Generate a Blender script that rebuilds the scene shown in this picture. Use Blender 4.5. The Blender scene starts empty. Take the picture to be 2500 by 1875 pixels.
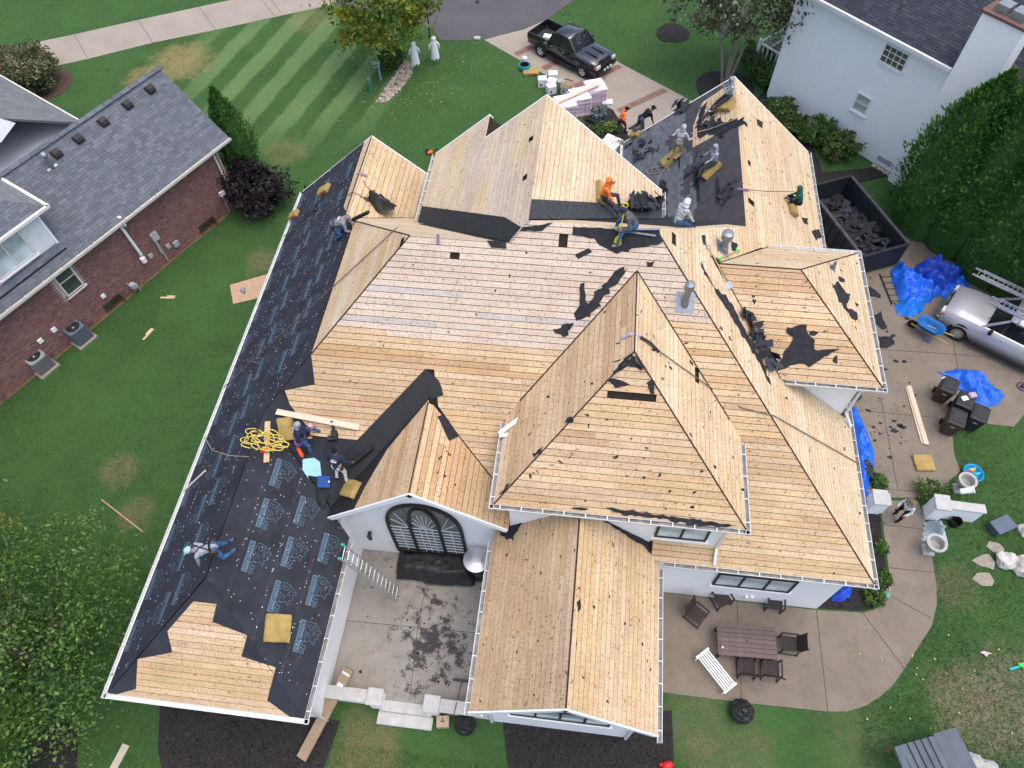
import bpy, bmesh, math, random
from mathutils import Vector, Matrix, Euler
from mathutils import noise as mn
import numpy as np
random.seed(7)
R = math.radians
scene = bpy.context.scene
COL = scene.collection
# ---------------------------------------------------------------- camera (drone, 27 m up, 57 degrees down)
FPX, PITCH, ROLL, CAMH, TH = 1770.0, R(57.2), R(-2.35), 27.0, R(-8.7)
_fw = Vector((0, math.cos(PITCH), -math.sin(PITCH))); _rt = Vector((1, 0, 0)); _up = _rt.cross(_fw)
_r2 = _rt*math.cos(ROLL) + _up*math.sin(ROLL); _u2 = -_rt*math.sin(ROLL) + _up*math.cos(ROLL)
_spin = Matrix.Rotation(-TH, 3, 'Z')
CR, CU, CF = _spin @ _r2, _spin @ _u2, _spin @ _fw
CAM = Vector((0, 0, CAMH))
camd = bpy.data.cameras.new('camera'); camo = bpy.data.objects.new('camera', camd); COL.objects.link(camo)
camd.sensor_width = 36; camd.lens = FPX/2500*36; camd.clip_end = 2000; camd.clip_start = .5
M = Matrix((CR, CU, -CF)).transposed().to_4x4(); M.translation = CAM; camo.matrix_world = M
scene.camera = camo
# ---------------------------------------------------------------- sky, sun, exposure (overcast, bright from the right rear)
SUNV = Vector((.24, -.08, .965)).normalized()
w = bpy.data.worlds.new('World'); scene.world = w; w.use_nodes = True
nt = w.node_tree; bg = nt.nodes['Background']
sky = nt.nodes.new('ShaderNodeTexSky'); sky.sky_type = 'NISHITA'; sky.sun_disc = False
sky.sun_elevation = math.asin(SUNV.z); sky.sun_rotation = math.atan2(SUNV.x, SUNV.y)
sky.air_density = 1.0; sky.dust_density = 4.5; sky.ozone_density = 1.0
nt.links.new(sky.outputs[0], bg.inputs[0]); bg.inputs[1].default_value = .15
sl_ = bpy.data.lights.new('sun', 'SUN'); sl_.energy = .5; sl_.angle = R(90); sl_.color = (1, .93, .84)
so = bpy.data.objects.new('sun', sl_); COL.objects.link(so); so.rotation_euler = SUNV.to_track_quat('Z', 'Y').to_euler()
scene.view_settings.view_transform = 'Standard'; scene.view_settings.look = 'None'
scene.view_settings.exposure = 1.06; scene.view_settings.gamma = 1
scene.cycles.max_bounces = 6
# ---------------------------------------------------------------- surveying: photo point -> place in the scene at a known height / plane
def ray(x, y): return CF + CR*((x-1250)/FPX) - CU*((y-937.5)/FPX)
def P(x, y, z=0.0):
    d = ray(x, y); t = (z-CAMH)/d.z; p = CAM + d*t; p.z = z; return p
def onpl(x, y, n, d0):
    d = ray(x, y); n = Vector(n); return CAM + d*((d0-n.dot(CAM))/n.dot(d))
def PU(x, y, u): return onpl(x, y, (1, 0, 0), u)
def PV(x, y, v): return onpl(x, y, (0, 1, 0), v)
# ---------------------------------------------------------------- objects
def tag(o, label=None, cat=None, group=None, kind=None):
    if label: o['label'] = label
    if cat: o['category'] = cat
    if group: o['group'] = group
    if kind: o['kind'] = kind
    return o
def thing(name, label, cat, loc=(0, 0, 0), rz=0.0, group=None):
    o = bpy.data.objects.new(name, None); COL.objects.link(o); o.empty_display_size = .2
    o.location = loc; o.rotation_euler = (0, 0, rz); return tag(o, label, cat, group)
def link(name, me, parent=None, loc=None, rot=None, mw=None):
    o = bpy.data.objects.new(name, me); COL.objects.link(o)
    if parent: o.parent = parent
    if loc is not None: o.location = loc
    if rot is not None: o.rotation_euler = rot
    if mw is not None: o.matrix_local = mw
    return o
def copy_tree(o, parent=None):
    c = o.copy(); COL.objects.link(c); c.parent = parent
    for ch in o.children: copy_tree(ch, c)
    return c
def frame(p, x, z):
    x = Vector(x).normalized(); z = Vector(z).normalized(); y = z.cross(x).normalized(); z = x.cross(y)
    m = Matrix((x, y, z)).transposed().to_4x4(); m.translation = p; return m
class MB:
    def __init__(s): s.v = []; s.f = []; s.m = []; s.mi = 0; s.sm = []; s.smooth = False
    def add(s, vs, fs):
        b = len(s.v); s.v += [tuple(q) for q in vs]
        for f in fs: s.f.append([b+i for i in f]); s.m.append(s.mi); s.sm.append(s.smooth)
        return s
    def box(s, c, d, rot=None, taper=1.0):
        hx, hy, hz = d[0]/2, d[1]/2, d[2]/2; vs = []
        for z, k in ((-hz, 1), (hz, taper)):
            for x, y in ((-hx, -hy), (hx, -hy), (hx, hy), (-hx, hy)): vs.append(Vector((x*k, y*k, z)))
        if rot is not None: 
            rm = rot if isinstance(rot, Matrix) else Euler(rot).to_matrix(); vs = [rm @ q for q in vs]
        c = Vector(c); return s.add([q+c for q in vs], [(3, 2, 1, 0), (4, 5, 6, 7), (0, 1, 5, 4), (1, 2, 6, 5), (2, 3, 7, 6), (3, 0, 4, 7)])
    def bb(s, a, b): return s.box([(a[i]+b[i])/2 for i in range(3)], [abs(b[i]-a[i]) for i in range(3)])
    def beam(s, p, q, w, h, up=(0, 0, 1)):
        p, q = Vector(p), Vector(q); d = q-p; L = d.length; x = d/L; up = Vector(up)
        if abs(x.dot(up)) > .98: up = Vector((0, 1, 0))
        y = up.cross(x).normalized(); z = x.cross(y); rm = Matrix((x, y, z)).transposed()
        return s.box((p+q)/2, (L, w, h), rm)
    def prism(s, poly, z0, z1, mat=None):
        n = len(poly); vs = [Vector((p[0], p[1], z0)) for p in poly]+[Vector((p[0], p[1], z1)) for p in poly]
        ar = sum(poly[i][0]*poly[(i+1) % n][1]-poly[(i+1) % n][0]*poly[i][1] for i in range(n))
        if mat: vs = [mat @ q for q in vs]
        t = list(range(n, 2*n)); b = list(range(n))[::-1]; sd = [(i, (i+1) % n, n+(i+1) % n, n+i) for i in range(n)]
        fs = [t, b]+sd
        if ar < 0: fs = [f[::-1] for f in fs]
        return s.add(vs, fs)
    def rings(s, rs, cap=True, close=True):
        n = len(rs[0]); vs = [q for r in rs for q in r]; fs = []
        for i in range(len(rs)-1):
            for j in range(n if close else n-1):
                k = (j+1) % n; fs.append((i*n+j, i*n+k, (i+1)*n+k, (i+1)*n+j))
        if cap: fs.append(list(range(n))[::-1]); fs.append([(len(rs)-1)*n+j for j in range(n)])
        return s.add(vs, fs)
    def tube(s, pts, r, n=6, cap=True):
        pts = [Vector(p) for p in pts]; rs = []; prev = None
        for i, p in enumerate(pts):
            d = (pts[min(i+1, len(pts)-1)]-pts[max(i-1, 0)]).normalized()
            a = Vector((0, 0, 1)) if abs(d.z) < .95 else Vector((1, 0, 0))
            if prev is not None: a = prev
            x = d.cross(a).normalized(); y = x.cross(d); prev = y
            rr = r[i] if isinstance(r, (list, tuple)) else r
            rs.append([p+x*rr*math.cos(2*math.pi*k/n)+y*rr*math.sin(2*math.pi*k/n) for k in range(n)])
        return s.rings(rs, cap)
    def lathe(s, prof, n=16, c=(0, 0, 0), mat=None):
        c = Vector(c); rs = [[(mat @ Vector((r*math.cos(2*math.pi*k/n), r*math.sin(2*math.pi*k/n), z)) if mat else Vector((r*math.cos(2*math.pi*k/n), r*math.sin(2*math.pi*k/n), z)))+c for k in range(n)] for r, z in prof]
        return s.rings(rs)
    def ball(s, c, r, n=8, m=6):
        c = Vector(c); r = Vector(r) if not isinstance(r, (int, float)) else Vector((r, r, r)); rs = []
        for i in range(m+1):
            t = math.pi*(i/m); t = min(max(t, .12), math.pi-.12)
            rs.append([c+Vector((r.x*math.sin(t)*math.cos(2*math.pi*k/n), r.y*math.sin(t)*math.sin(2*math.pi*k/n), -r.z*math.cos(t))) for k in range(n)])
        return s.rings(rs)
    def mesh(s, name, mats):
        me = bpy.data.meshes.new(name); me.from_pydata(s.v, [], s.f)
        for m in (mats if isinstance(mats, (list, tuple)) else [mats]): me.materials.append(m)
        me.polygons.foreach_set('material_index', s.m); me.polygons.foreach_set('use_smooth', s.sm)
        me.update(); return me
    def build(s, name, mats, parent=None, loc=None, rot=None, mw=None, bevel=0):
        me = s.mesh(name, mats)
        if bevel:
            bm = bmesh.new(); bm.from_mesh(me); bmesh.ops.remove_doubles(bm, verts=bm.verts, dist=1e-5)
            bmesh.ops.bevel(bm, geom=[e for e in bm.edges], offset=bevel, segments=2, affect='EDGES', clamp_overlap=True); bm.to_mesh(me); bm.free()
        return link(name, me, parent, loc, rot, mw)
# ---------------------------------------------------------------- materials
def _n(nt, t, **k):
    n = nt.nodes.new(t)
    for a, b in k.items():
        if a.startswith('i_'): 
            key = a[2:]; key = int(key) if key.isdigit() else key.replace('_', ' '); n.inputs[key].default_value = b
        else: setattr(n, a, b)
    return n
def c4(c): return (c[0], c[1], c[2], 1)
def mixc(nt, fac, a, b, bt='MIX'):
    m = _n(nt, 'ShaderNodeMix', data_type='RGBA', blend_type=bt)
    for sock, val in ((m.inputs[0], fac), (m.inputs[6], a), (m.inputs[7], b)):
        if hasattr(val, 'is_linked'): nt.links.new(val, sock)
        elif isinstance(val, (int, float)): sock.default_value = val
        else: sock.default_value = c4(val)
    return m.outputs[2]
def ramp(nt, fac, stops):
    r = _n(nt, 'ShaderNodeValToRGB'); els = r.color_ramp.elements
    while len(els) < len(stops): els.new(.5)
    for e, (p, c) in zip(els, stops): e.position = p; e.color = c4(c) if not isinstance(c, (int, float)) else (c, c, c, 1)
    nt.links.new(fac, r.inputs[0]); return r.outputs[0]
def mth(nt, op, a, b=None, clamp=False):
    m = _n(nt, 'ShaderNodeMath', operation=op, use_clamp=clamp)
    for i, val in enumerate((a, b)):
        if val is None: continue
        if hasattr(val, 'is_linked'): nt.links.new(val, m.inputs[i])
        else: m.inputs[i].default_value = val
    return m.outputs[0]
def noise(nt, co, scale, detail=4, rough=.6):
    n = _n(nt, 'ShaderNodeTexNoise', i_Scale=scale, i_Detail=detail, i_Roughness=rough); nt.links.new(co, n.inputs['Vector']); return n.outputs['Fac']
def mapped(nt, co, sc=(1, 1, 1), loc=(0, 0, 0), rot=(0, 0, 0)):
    m = _n(nt, 'ShaderNodeMapping'); m.inputs['Scale'].default_value = sc; m.inputs['Location'].default_value = loc; m.inputs['Rotation'].default_value = rot
    nt.links.new(co, m.inputs['Vector']); return m.outputs[0]
def base(name, rough=.7, metal=0.0, spec=.3):
    m = bpy.data.materials.new(name); m.use_nodes = True; nt = m.node_tree; b = nt.nodes['Principled BSDF']
    b.inputs['Roughness'].default_value = rough; b.inputs['Metallic'].default_value = metal; b.inputs['Specular IOR Level'].default_value = spec
    return m, nt, b
def bump(nt, b, h, strength=.3, dist=.01):
    n = _n(nt, 'ShaderNodeBump', i_Strength=strength, i_Distance=dist); nt.links.new(h, n.inputs['Height']); nt.links.new(n.outputs[0], b.inputs['Normal'])
def pm(name, col, rough=.7, var=.18, scale=3.0, metal=0.0, spec=.3, bmp=0.0, rnd=0.0, fine=None, coat=0.0, alpha=None):
    m, nt, b = base(name, rough, metal, spec)
    tc = _n(nt, 'ShaderNodeTexCoord'); co = tc.outputs['Object']
    f = noise(nt, co, scale, 5, .65); lo = [max(0, c*(1-var)) for c in col]; hi = [min(1, c*(1+var)) for c in col]
    c = ramp(nt, f, ((.3, lo), (.7, hi)))
    if fine:
        f2 = noise(nt, co, fine[0], 2, .5); c = mixc(nt, mth(nt, 'MULTIPLY', ramp(nt, f2, ((.45, 0), (.75, 1))), fine[2]), c, fine[1])
    if rnd:
        oi = _n(nt, 'ShaderNodeObjectInfo'); hs = _n(nt, 'ShaderNodeHueSaturation'); nt.links.new(c, hs.inputs['Color'])
        nt.links.new(mth(nt, 'ADD', mth(nt, 'MULTIPLY', oi.outputs['Random'], 2*rnd), 1-rnd), hs.inputs['Value']); c = hs.outputs[0]
    nt.links.new(c, b.inputs['Base Color'])
    if bmp: bump(nt, b, noise(nt, co, scale*6, 4), bmp, .01)
    if coat: b.inputs['Coat Weight'].default_value = coat
    return m
def wood(name, ca, cb, knots=.5, dirt=.5, rafters=True, rnd=.16, stain=(.25, .13, .06)):
    m, nt, b = base(name, .75, 0, .2); tc = _n(nt, 'ShaderNodeTexCoord'); oi = _n(nt, 'ShaderNodeObjectInfo')
    va = _n(nt, 'ShaderNodeVectorMath', operation='MULTIPLY_ADD'); nt.links.new(tc.outputs['Object'], va.inputs[0]); va.inputs[1].default_value = (1, 1, 1)
    cx = _n(nt, 'ShaderNodeCombineXYZ'); nt.links.new(mth(nt, 'MULTIPLY', oi.outputs['Random'], 37.), cx.inputs[0]); nt.links.new(cx.outputs[0], va.inputs[2]); co = va.outputs[0]
    g = noise(nt, mapped(nt, co, (1.2, 26, 1)), 1.0, 5, .65); gg = noise(nt, mapped(nt, co, (.5, 3, 1)), 1.0, 3, .6)
    c = ramp(nt, g, ((.3, ca), (.7, cb)))
    c = mixc(nt, ramp(nt, gg, ((.4, 0), (.75, .35))), c, [x*.72 for x in ca])
    # knots: brown ellipses with a darker rim, on some boards only
    vo = _n(nt, 'ShaderNodeTexVoronoi', i_Scale=1.0); nt.links.new(mapped(nt, co, (2.3, 3.6, 1)), vo.inputs['Vector']); sc_ = _n(nt, 'ShaderNodeSeparateColor'); nt.links.new(vo.outputs['Color'], sc_.inputs[0])
    kn = mth(nt, 'MULTIPLY', ramp(nt, vo.outputs['Distance'], ((.08, 1), (.165, 0))), ramp(nt, sc_.outputs[0], ((.34, 0), (.38, 1)))); c = mixc(nt, mth(nt, 'MULTIPLY', kn, min(1, knots*1.7)), c, stain)
    hr = noise(nt, mapped(nt, co, (9, 2.2, 1)), 1.6, 6, .8); c = mixc(nt, mth(nt, 'MULTIPLY', ramp(nt, hr, ((.54, 0), (.68, 1))), dirt*1.5, True), c, (.15, .09, .05)); pat = noise(nt, tc.outputs['Object'], .55, 6, .7); c = mixc(nt, ramp(nt, pat, ((.36, 0), (.68, .42*min(1, dirt*1.6)))), c, (.31, .175, .085))
    # black felt dust and nail heads left after stripping
    n2 = noise(nt, co, 15, 3, .55); n3 = noise(nt, co, 1.7, 3, .6)
    sp = mth(nt, 'MULTIPLY', ramp(nt, n2, ((.575, 0), (.62, 1))), ramp(nt, n3, ((.36, .3), (.58, 1))))
    c = mixc(nt, mth(nt, 'MULTIPLY', sp, dirt), c, (.05, .045, .042))
    st = noise(nt, mapped(nt, co, (1.5, 5, 1)), 1.3, 4, .7); c = mixc(nt, mth(nt, 'MULTIPLY', ramp(nt, st, ((.60, 0), (.75, 1))), .45*dirt), c, stain)
    if rafters:   # rusty nail lines over the rafters
        sx = _n(nt, 'ShaderNodeSeparateXYZ'); nt.links.new(tc.outputs['Object'], sx.inputs[0])
        wob = mth(nt, 'MULTIPLY', noise(nt, tc.outputs['Object'], 2.5, 2), .06)
        fr = mth(nt, 'FRACT', mth(nt, 'ADD', mth(nt, 'MULTIPLY', sx.outputs[0], 1/.61), wob)); ln = ramp(nt, mth(nt, 'ABSOLUTE', mth(nt, 'SUBTRACT', fr, .5)), ((.010, 1), (.035, 0)))
        br = ramp(nt, noise(nt, tc.outputs['Object'], 5, 3), ((.45, 0), (.65, 1))); c = mixc(nt, mth(nt, 'MULTIPLY', mth(nt, 'MULTIPLY', ln, br), .42), c, stain)
    hs = _n(nt, 'ShaderNodeHueSaturation'); nt.links.new(c, hs.inputs['Color'])
    nt.links.new(mth(nt, 'ADD', mth(nt, 'MULTIPLY', oi.outputs['Random'], 2*rnd), 1-rnd), hs.inputs['Value'])
    r7 = mth(nt, 'FRACT', mth(nt, 'MULTIPLY', oi.outputs['Random'], 7.31)); nt.links.new(mth(nt, 'ADD', mth(nt, 'MULTIPLY', r7, .14), .91), hs.inputs['Saturation'])
    nt.links.new(mth(nt, 'ADD', mth(nt, 'MULTIPLY', mth(nt, 'FRACT', mth(nt, 'MULTIPLY', oi.outputs['Random'], 3.7)), .008), .496), hs.inputs['Hue'])
    nt.links.new(hs.outputs[0], b.inputs['Base Color']); bump(nt, b, g, .15, .003); return m
W_TAN = wood('deck_tan', (.49, .345, .195), (.595, .445, .275), rnd=.07)
W_YEL = wood('deck_yellow', (.54, .40, .24), (.63, .49, .315), rnd=.06)
W_PALE = wood('deck_pale', (.57, .455, .30), (.65, .54, .38), rnd=.05, dirt=.5, knots=.4)
W_GREY = wood('deck_weathered', (.53, .435, .35), (.61, .52, .43), rnd=.06, knots=.3)
W_BLUE = wood('deck_silvered', (.43, .40, .37), (.51, .48, .45), rnd=.06, knots=.25)
W_ORG = wood('deck_orange', (.45, .29, .155), (.54, .38, .22), rnd=.07)
W_NEW = wood('lumber', (.52, .43, .31), (.62, .53, .41), knots=.15, dirt=.1, rafters=False, rnd=.06)
WHITE = pm('white_paint', (.78, .80, .82), .55, .05, 2)
GUTW = pm('gutter_white', (.62, .63, .63), .4, .06, 3, spec=.4)
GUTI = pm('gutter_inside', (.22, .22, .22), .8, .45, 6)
ATTIC = pm('attic_dark', (.02, .016, .013), .95, .3, 4)  # attic shade behind plank gaps and holes, put into the slab colour
FELT = pm('black_felt', (.017, .019, .023), .85, .35, 5, bmp=.3)
UNDER = pm('underlayment_black', (.027, .030, .039), .85, .3, 1.1, spec=.15, bmp=.12)
PRINT = pm('blue_print', (.082, .135, .19), .6, .15, 6)
FRAMEB = pm('window_frame_dark', (.02, .018, .017), .5, .2)
GALV = pm('galvanised', (.24, .27, .30), .5, .25, 9, metal=.7, spec=.5)
ALU = pm('aluminium', (.55, .57, .60), .38, .12, 6, metal=.75, spec=.5)
DARKM = pm('dark_metal', (.03, .03, .032), .5, .2)
BLACKP = pm('black_plastic', (.013, .013, .015), .45, .3, 4)
def glass(name, col=(.05, .08, .10), rough=.06):
    m, nt, b = base(name, rough, 0, .8); tc = _n(nt, 'ShaderNodeTexCoord'); f = noise(nt, tc.outputs['Object'], .8, 2)
    nt.links.new(ramp(nt, f, ((.35, [c*.6 for c in col]), (.7, [c*1.5 for c in col]))), b.inputs['Base Color']); return m
GLASS = glass('window_glass'); GLASSL = glass('window_glass_blind', (.42, .50, .52), .15)
# ================================================================ the house being re-roofed
house = thing('house', 'large white house with its roof stripped to bare planks', 'house')
def clip(poly, a, b, c):      # keep a*x+b*y <= c
    out = []; n = len(poly)
    for i in range(n):
        p, q = poly[i], poly[(i+1) % n]; dp = a*p[0]+b*p[1]-c; dq = a*q[0]+b*q[1]-c
        if dp <= 0: out.append(p)
        if (dp < 0 < dq) or (dq < 0 < dp):
            t = dp/(dp-dq); out.append((p[0]+(q[0]-p[0])*t, p[1]+(q[1]-p[1])*t))
    r = []
    for p in out:
        if not r or abs(p[0]-r[-1][0])+abs(p[1]-r[-1][1]) > 1e-4: r.append(p)
    if len(r) > 1 and abs(r[0][0]-r[-1][0])+abs(r[0][1]-r[-1][1]) < 1e-4: r.pop()
    return r
def area(p): return .5*sum(p[i][0]*p[(i+1) % len(p)][1]-p[(i+1) % len(p)][0]*p[i][1] for i in range(len(p)))
class Slope:
    """a roof plane: eave point o, horizontal upslope direction up, rise s; plane coords (a along boards, b up the slope)"""
    def __init__(S, o, up, s, outline, name='roof_slope', parent=None, deck=None, bottom=-.14):
        S.o = Vector(o); S.up = Vector((up[0], up[1])); S.s = s; S.L = math.sqrt(1+s*s)
        X = Vector((up[1], -up[0], 0)); Y = Vector((up[0], up[1], s))/S.L; Z = X.cross(Y); S.X, S.Y, S.Z = X, Y, Z
        S.M = Matrix((X, Y, Z)).transposed().to_4x4(); S.M.translation = S.o
        S.outline = [S.to2(p) for p in outline]
        mb = MB(); mb.prism(S.outline, bottom, bottom+.07)
        S.obj = mb.build(name, deck or ATTIC, parent or house, mw=S.M)
    def to2(S, p): q = Vector((p[0]-S.o.x, p[1]-S.o.y)); return (q.x*S.X.x+q.y*S.X.y, q.dot(S.up)*S.L)
    def z(S, u, v): return S.o.z+S.s*((u-S.o.x)*S.up.x+(v-S.o.y)*S.up.y)
    def pt(S, u, v, h=0): return Vector((u, v, S.z(u, v)))+S.Z*h
    def px(S, x, y): return onpl(x, y, S.Z, S.Z.dot(S.o))
    def px2(S, x, y): p = S.px(x, y); return S.to2((p.x, p.y))
    def planks(S, polys, mats, bw=.198, holes=(), lift=0.0, lens=(3.2, 6.4), gap=.018, h=0.0):
        S.holes = holes
        for poly in polys:
            q = [S.to2(p) for p in poly]; b0 = math.floor(min(p[1] for p in q)/bw)*bw; b1 = max(p[1] for p in q); b = b0; row = 0
            while b < b1-1e-3:
                st = clip(clip(q, 0, -1, -b), 0, 1, b+bw-gap)
                if len(st) >= 3 and abs(area(st)) > .004:
                    a0 = min(p[0] for p in st); a1 = max(p[0] for p in st); cuts = [a0]; x = a0-random.uniform(.2, 3.5)
                    while x < a1:
                        x += random.uniform(*lens)
                        if x > a0+.5 and x < a1-.5: cuts.append(round(x/.4)*.4)
                    cuts = sorted(set(cuts))+[a1]
                    spans = []
                    for i in range(len(cuts)-1): spans.append((cuts[i], cuts[i+1]))
                    for (h0, h1, g0, g1) in holes:
                        if g0 < b+bw*.5 < g1:
                            ns = []
                            for s0, s1 in spans:
                                if h1 <= s0 or h0 >= s1: ns.append((s0, s1)); continue
                                if h0 > s0: ns.append((s0, h0))
                                if h1 < s1: ns.append((h1, s1))
                            spans = ns
                    for s0, s1 in spans:
                        if s1-s0 < .05: continue
                        pc = clip(clip(st, -1, 0, -(s0+.002)), 1, 0, s1-.002)
                        if len(pc) < 3 or abs(area(pc)) < .003: continue
                        z = random.uniform(-.003, .003)+h
                        mm = mats((s0+s1)/2, b, S) if callable(mats) else random.choice(mats)
                        MB().prism(pc, z-.022, z).build('plank', mm, S.obj)
                b += bw; row += 1
    def sheet(S, poly2, z, mat=None, name='underlayment_sheet', t=.004):
        if len(poly2) < 3 or abs(area(poly2)) < .01: return None
        return MB().prism(poly2, z, z+t).build(name, mat or UNDER, S.obj)
def jag(poly, amp, step):    # torn outline: subdivide and jitter
    out = []; n = len(poly)
    for i in range(n):
        p, q = poly[i], poly[(i+1) % n]; L = math.hypot(q[0]-p[0], q[1]-p[1]); k = max(1, int(L/step))
        for j in range(k): 
            t = j/k; out.append((p[0]+(q[0]-p[0])*t+random.uniform(-amp, amp), p[1]+(q[1]-p[1])*t+random.uniform(-amp, amp)))
    return out
def felt_px(S, pts, amp=.04, step=.16, z=.004, name='felt_patch', mat=None):
    pg = jag([S.px2(*p) for p in pts], amp, step); n = len(pg); ar = area(pg); cx, cy = sum(p[0] for p in pg)/n, sum(p[1] for p in pg)/n; mb = MB()
    top = [(x, y, z+.004+(random.random()**3)*.05*min(1, amp*30)) for x, y in pg]; rgn = list(range(n)) if ar > 0 else list(range(n))[::-1]; bm = bmesh.new(); vs = [bm.verts.new(p) for p in top]; f = bm.faces.new([vs[i] for i in rgn]); r = bmesh.ops.triangulate(bm, faces=[f]); bmesh.ops.subdivide_edges(bm, edges=[e for e in bm.edges if e.calc_length() > .25], cuts=2)
    for v in bm.verts: v.co.z += .012*max(0, mn.noise(v.co*5))
    me = bpy.data.meshes.new(name); bm.to_mesh(me); bm.free(); me.materials.append(mat or FELT); return link(name, me, S.obj)
def scraps(S, poly, n, smin=.02, smax=.12, name='felt_scraps'):
    q = [S.to2(p) for p in poly]; x0 = min(p[0] for p in q); x1 = max(p[0] for p in q); y0 = min(p[1] for p in q); y1 = max(p[1] for p in q); mb = MB(); k = 0
    def inside(x, y):
        c = False; m = len(q)
        for i in range(m):
            a, b = q[i], q[(i+1) % m]
            if (a[1] > y) != (b[1] > y) and x < (b[0]-a[0])*(y-a[1])/(b[1]-a[1])+a[0]: c = not c
        return c
    while k < n:
        x, y = random.uniform(x0, x1), random.uniform(y0, y1); k += 1
        if not inside(x, y): continue
        r = smin+(smax-smin)*random.random()**4; an = random.uniform(0, 6.28); st = random.uniform(.15, .8); m = random.randint(5, 9); pg = []
        for i in range(m):
            t = 6.283*i/m; rr = r*random.uniform(.3, 1.35); ax, ay = rr*math.cos(t), rr*st*math.sin(t); pg.append((x+ax*math.cos(an)-ay*math.sin(an), y+ax*math.sin(an)+ay*math.cos(an)))
        mb.prism(pg, .004, .009)
    o = mb.build(name, FELT, S.obj); o['kind'] = 'stuff'; return o
# ---- roof planes (metres; x to the right, y to the street)
PF = Slope((0, 8.27, 4.2), (0, 1), .87, [(-9.98, 11.07), (-7.63, 8.74), (-7.0, 9.2), (-1.6, 9.2), (2.9, 8.9), (3.0, 8.27), (9.98, 8.27), (2.12, 16.13), (-1.75, 16.13), (-2.28, 15.6), (-5.42, 15.6)])
PR = Slope((9.98, 0, 4.2), (-1, 0), .87, [(9.98, 8.27), (9.98, 28.65), (5.76, 28.65), (5.76, 19.77), (2.12, 16.13)])
PL = Slope((-13.03, 0, 4.0), (1, 0), .865, [(-13.03, 2.46), (-9.98, 5.5), (-9.98, 11.07), (-5.42, 15.6), (-9.17, 19.33), (-9.17, 24.1), (-13.03, 24.1)])
PLR = Slope((-6.93, 0, 4.0), (-1, 0), .865, [(-6.93, 2.46), (-6.93, 8.04), (-9.98, 11.07), (-9.98, 5.5)])
PLF = Slope((0, 2.46, 4.0), (0, 1), .865, [(-13.03, 2.46), (-6.93, 2.46), (-9.98, 5.5)])
CL = Slope((-1.99, 0, 7.0), (1, 0), .87, [(-1.99, 8.48), (1.68, 12.15), (1.68, 15.17), (-1.99, 11.5)])
CRt = Slope((5.35, 0, 7.0), (-1, 0), .87, [(5.35, 8.48), (5.35, 11.5), (1.68, 15.17), (1.68, 12.15)])
CFr = Slope((0, 8.48, 7.0), (0, 1), .87, [(-1.99, 8.48), (5.35, 8.48), (1.68, 12.15)])
RF = Slope((0, 13.82, 7.0), (0, 1), .705, [(6.76, 13.82), (9.98, 13.82), (7.04, 16.76), (4.38, 16.76)])
RR = Slope((9.98, 0, 7.0), (-1, 0), .705, [(9.98, 13.82), (9.98, 19.7), (7.04, 16.76)])
RB = Slope((0, 19.7, 7.0), (0, -1), .705, [(9.98, 19.7), (6.76, 19.7), (4.38, 16.76), (7.04, 16.76)])
WL = Slope((-2.15, 0, 4.05), (1, 0), .935, [(-2.15, 3.2), (.575, 3.2), (.575, 8.8), (-2.15, 8.8)])
WR = Slope((3.3, 0, 4.05), (-1, 0), .935, [(3.3, 3.2), (3.3, 8.8), (.575, 8.8), (.575, 3.2)])
GL = Slope((-6.4, 0, 7.05), (1, 0), .87, [(-6.4, 19.66), (-2.28, 15.6), (-1.75, 16.13), (-1.75, 22.2), (-4.05, 22.2), (-4.05, 23.6), (-6.4, 23.6)])
GR = Slope((2.85, 0, 7.10), (-1, 0), .87, [(-1.75, 16.13), (2.85, 20.7), (2.85, 22.2), (-1.75, 22.2)])
FLR = Slope((-5.28, 0, 3.97), (-1, 0), .865, [(-9.17, 19.33), (-6.0, 22.47), (-6.0, 24.1), (-9.17, 24.1)])
SGL = Slope((-7.63, 0, 4.606), (1, 0), .85, [(-7.63, 8.74), (-7.63, 8.45), (-4.52, 8.45), (-4.52, 11.78)])
SGR = Slope((-1.6, 0, 5.148), (-1, 0), .72, [(-1.6, 8.45), (-1.6, 9.36), (-4.52, 11.78), (-4.52, 8.45)])
GAR = Slope((1.45, 0, 4.12), (1, 0), .87, [(1.45, 22.4), (2.4, 23.1), (5.76, 19.77), (5.76, 28.65), (1.45, 28.65)])
MBK = Slope((0, 22.7, 5.33), (0, -1), .87, [(-1.75, 16.13), (2.12, 16.13), (5.76, 19.77), (2.85, 22.68), (2.85, 20.73)])
LBK = Slope((0, 22.47, 4.60), (0, -1), .87, [(-5.42, 15.6), (-2.28, 15.6), (-6.0, 19.27), (-6.0, 22.47), (-9.17, 19.33)])
NGR = Slope((-3.0, 0, 8.18), (-1, 0), .87, [(-4.05, 22.2), (-3.0, 22.2), (-3.0, 23.6), (-4.05, 23.6)])
def hole(S, x, y, w=.27, h=.27): a, b = S.px2(x, y); return (a-w/2, a+w/2, b-h/2, b+h/2)
def mixm(*m): return lambda a, b, S: m[int((mn.noise(Vector((a*.22, b*.8, S.o.x*3.3+S.o.y)))*.9+.5+random.gauss(0, .13))*len(m)) % len(m)]
def mPF(a, b, S):
    v = S.o.y+b/S.L
    if v > 13.15 and -6.3 < a < 2.5 or v > 14.0: return W_BLUE if mn.noise(Vector((a*.15, b*3.1, 4))) > .38 else W_GREY
    return mixm(W_TAN, W_TAN, W_YEL, W_TAN, W_ORG)(a, b, S)
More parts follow.
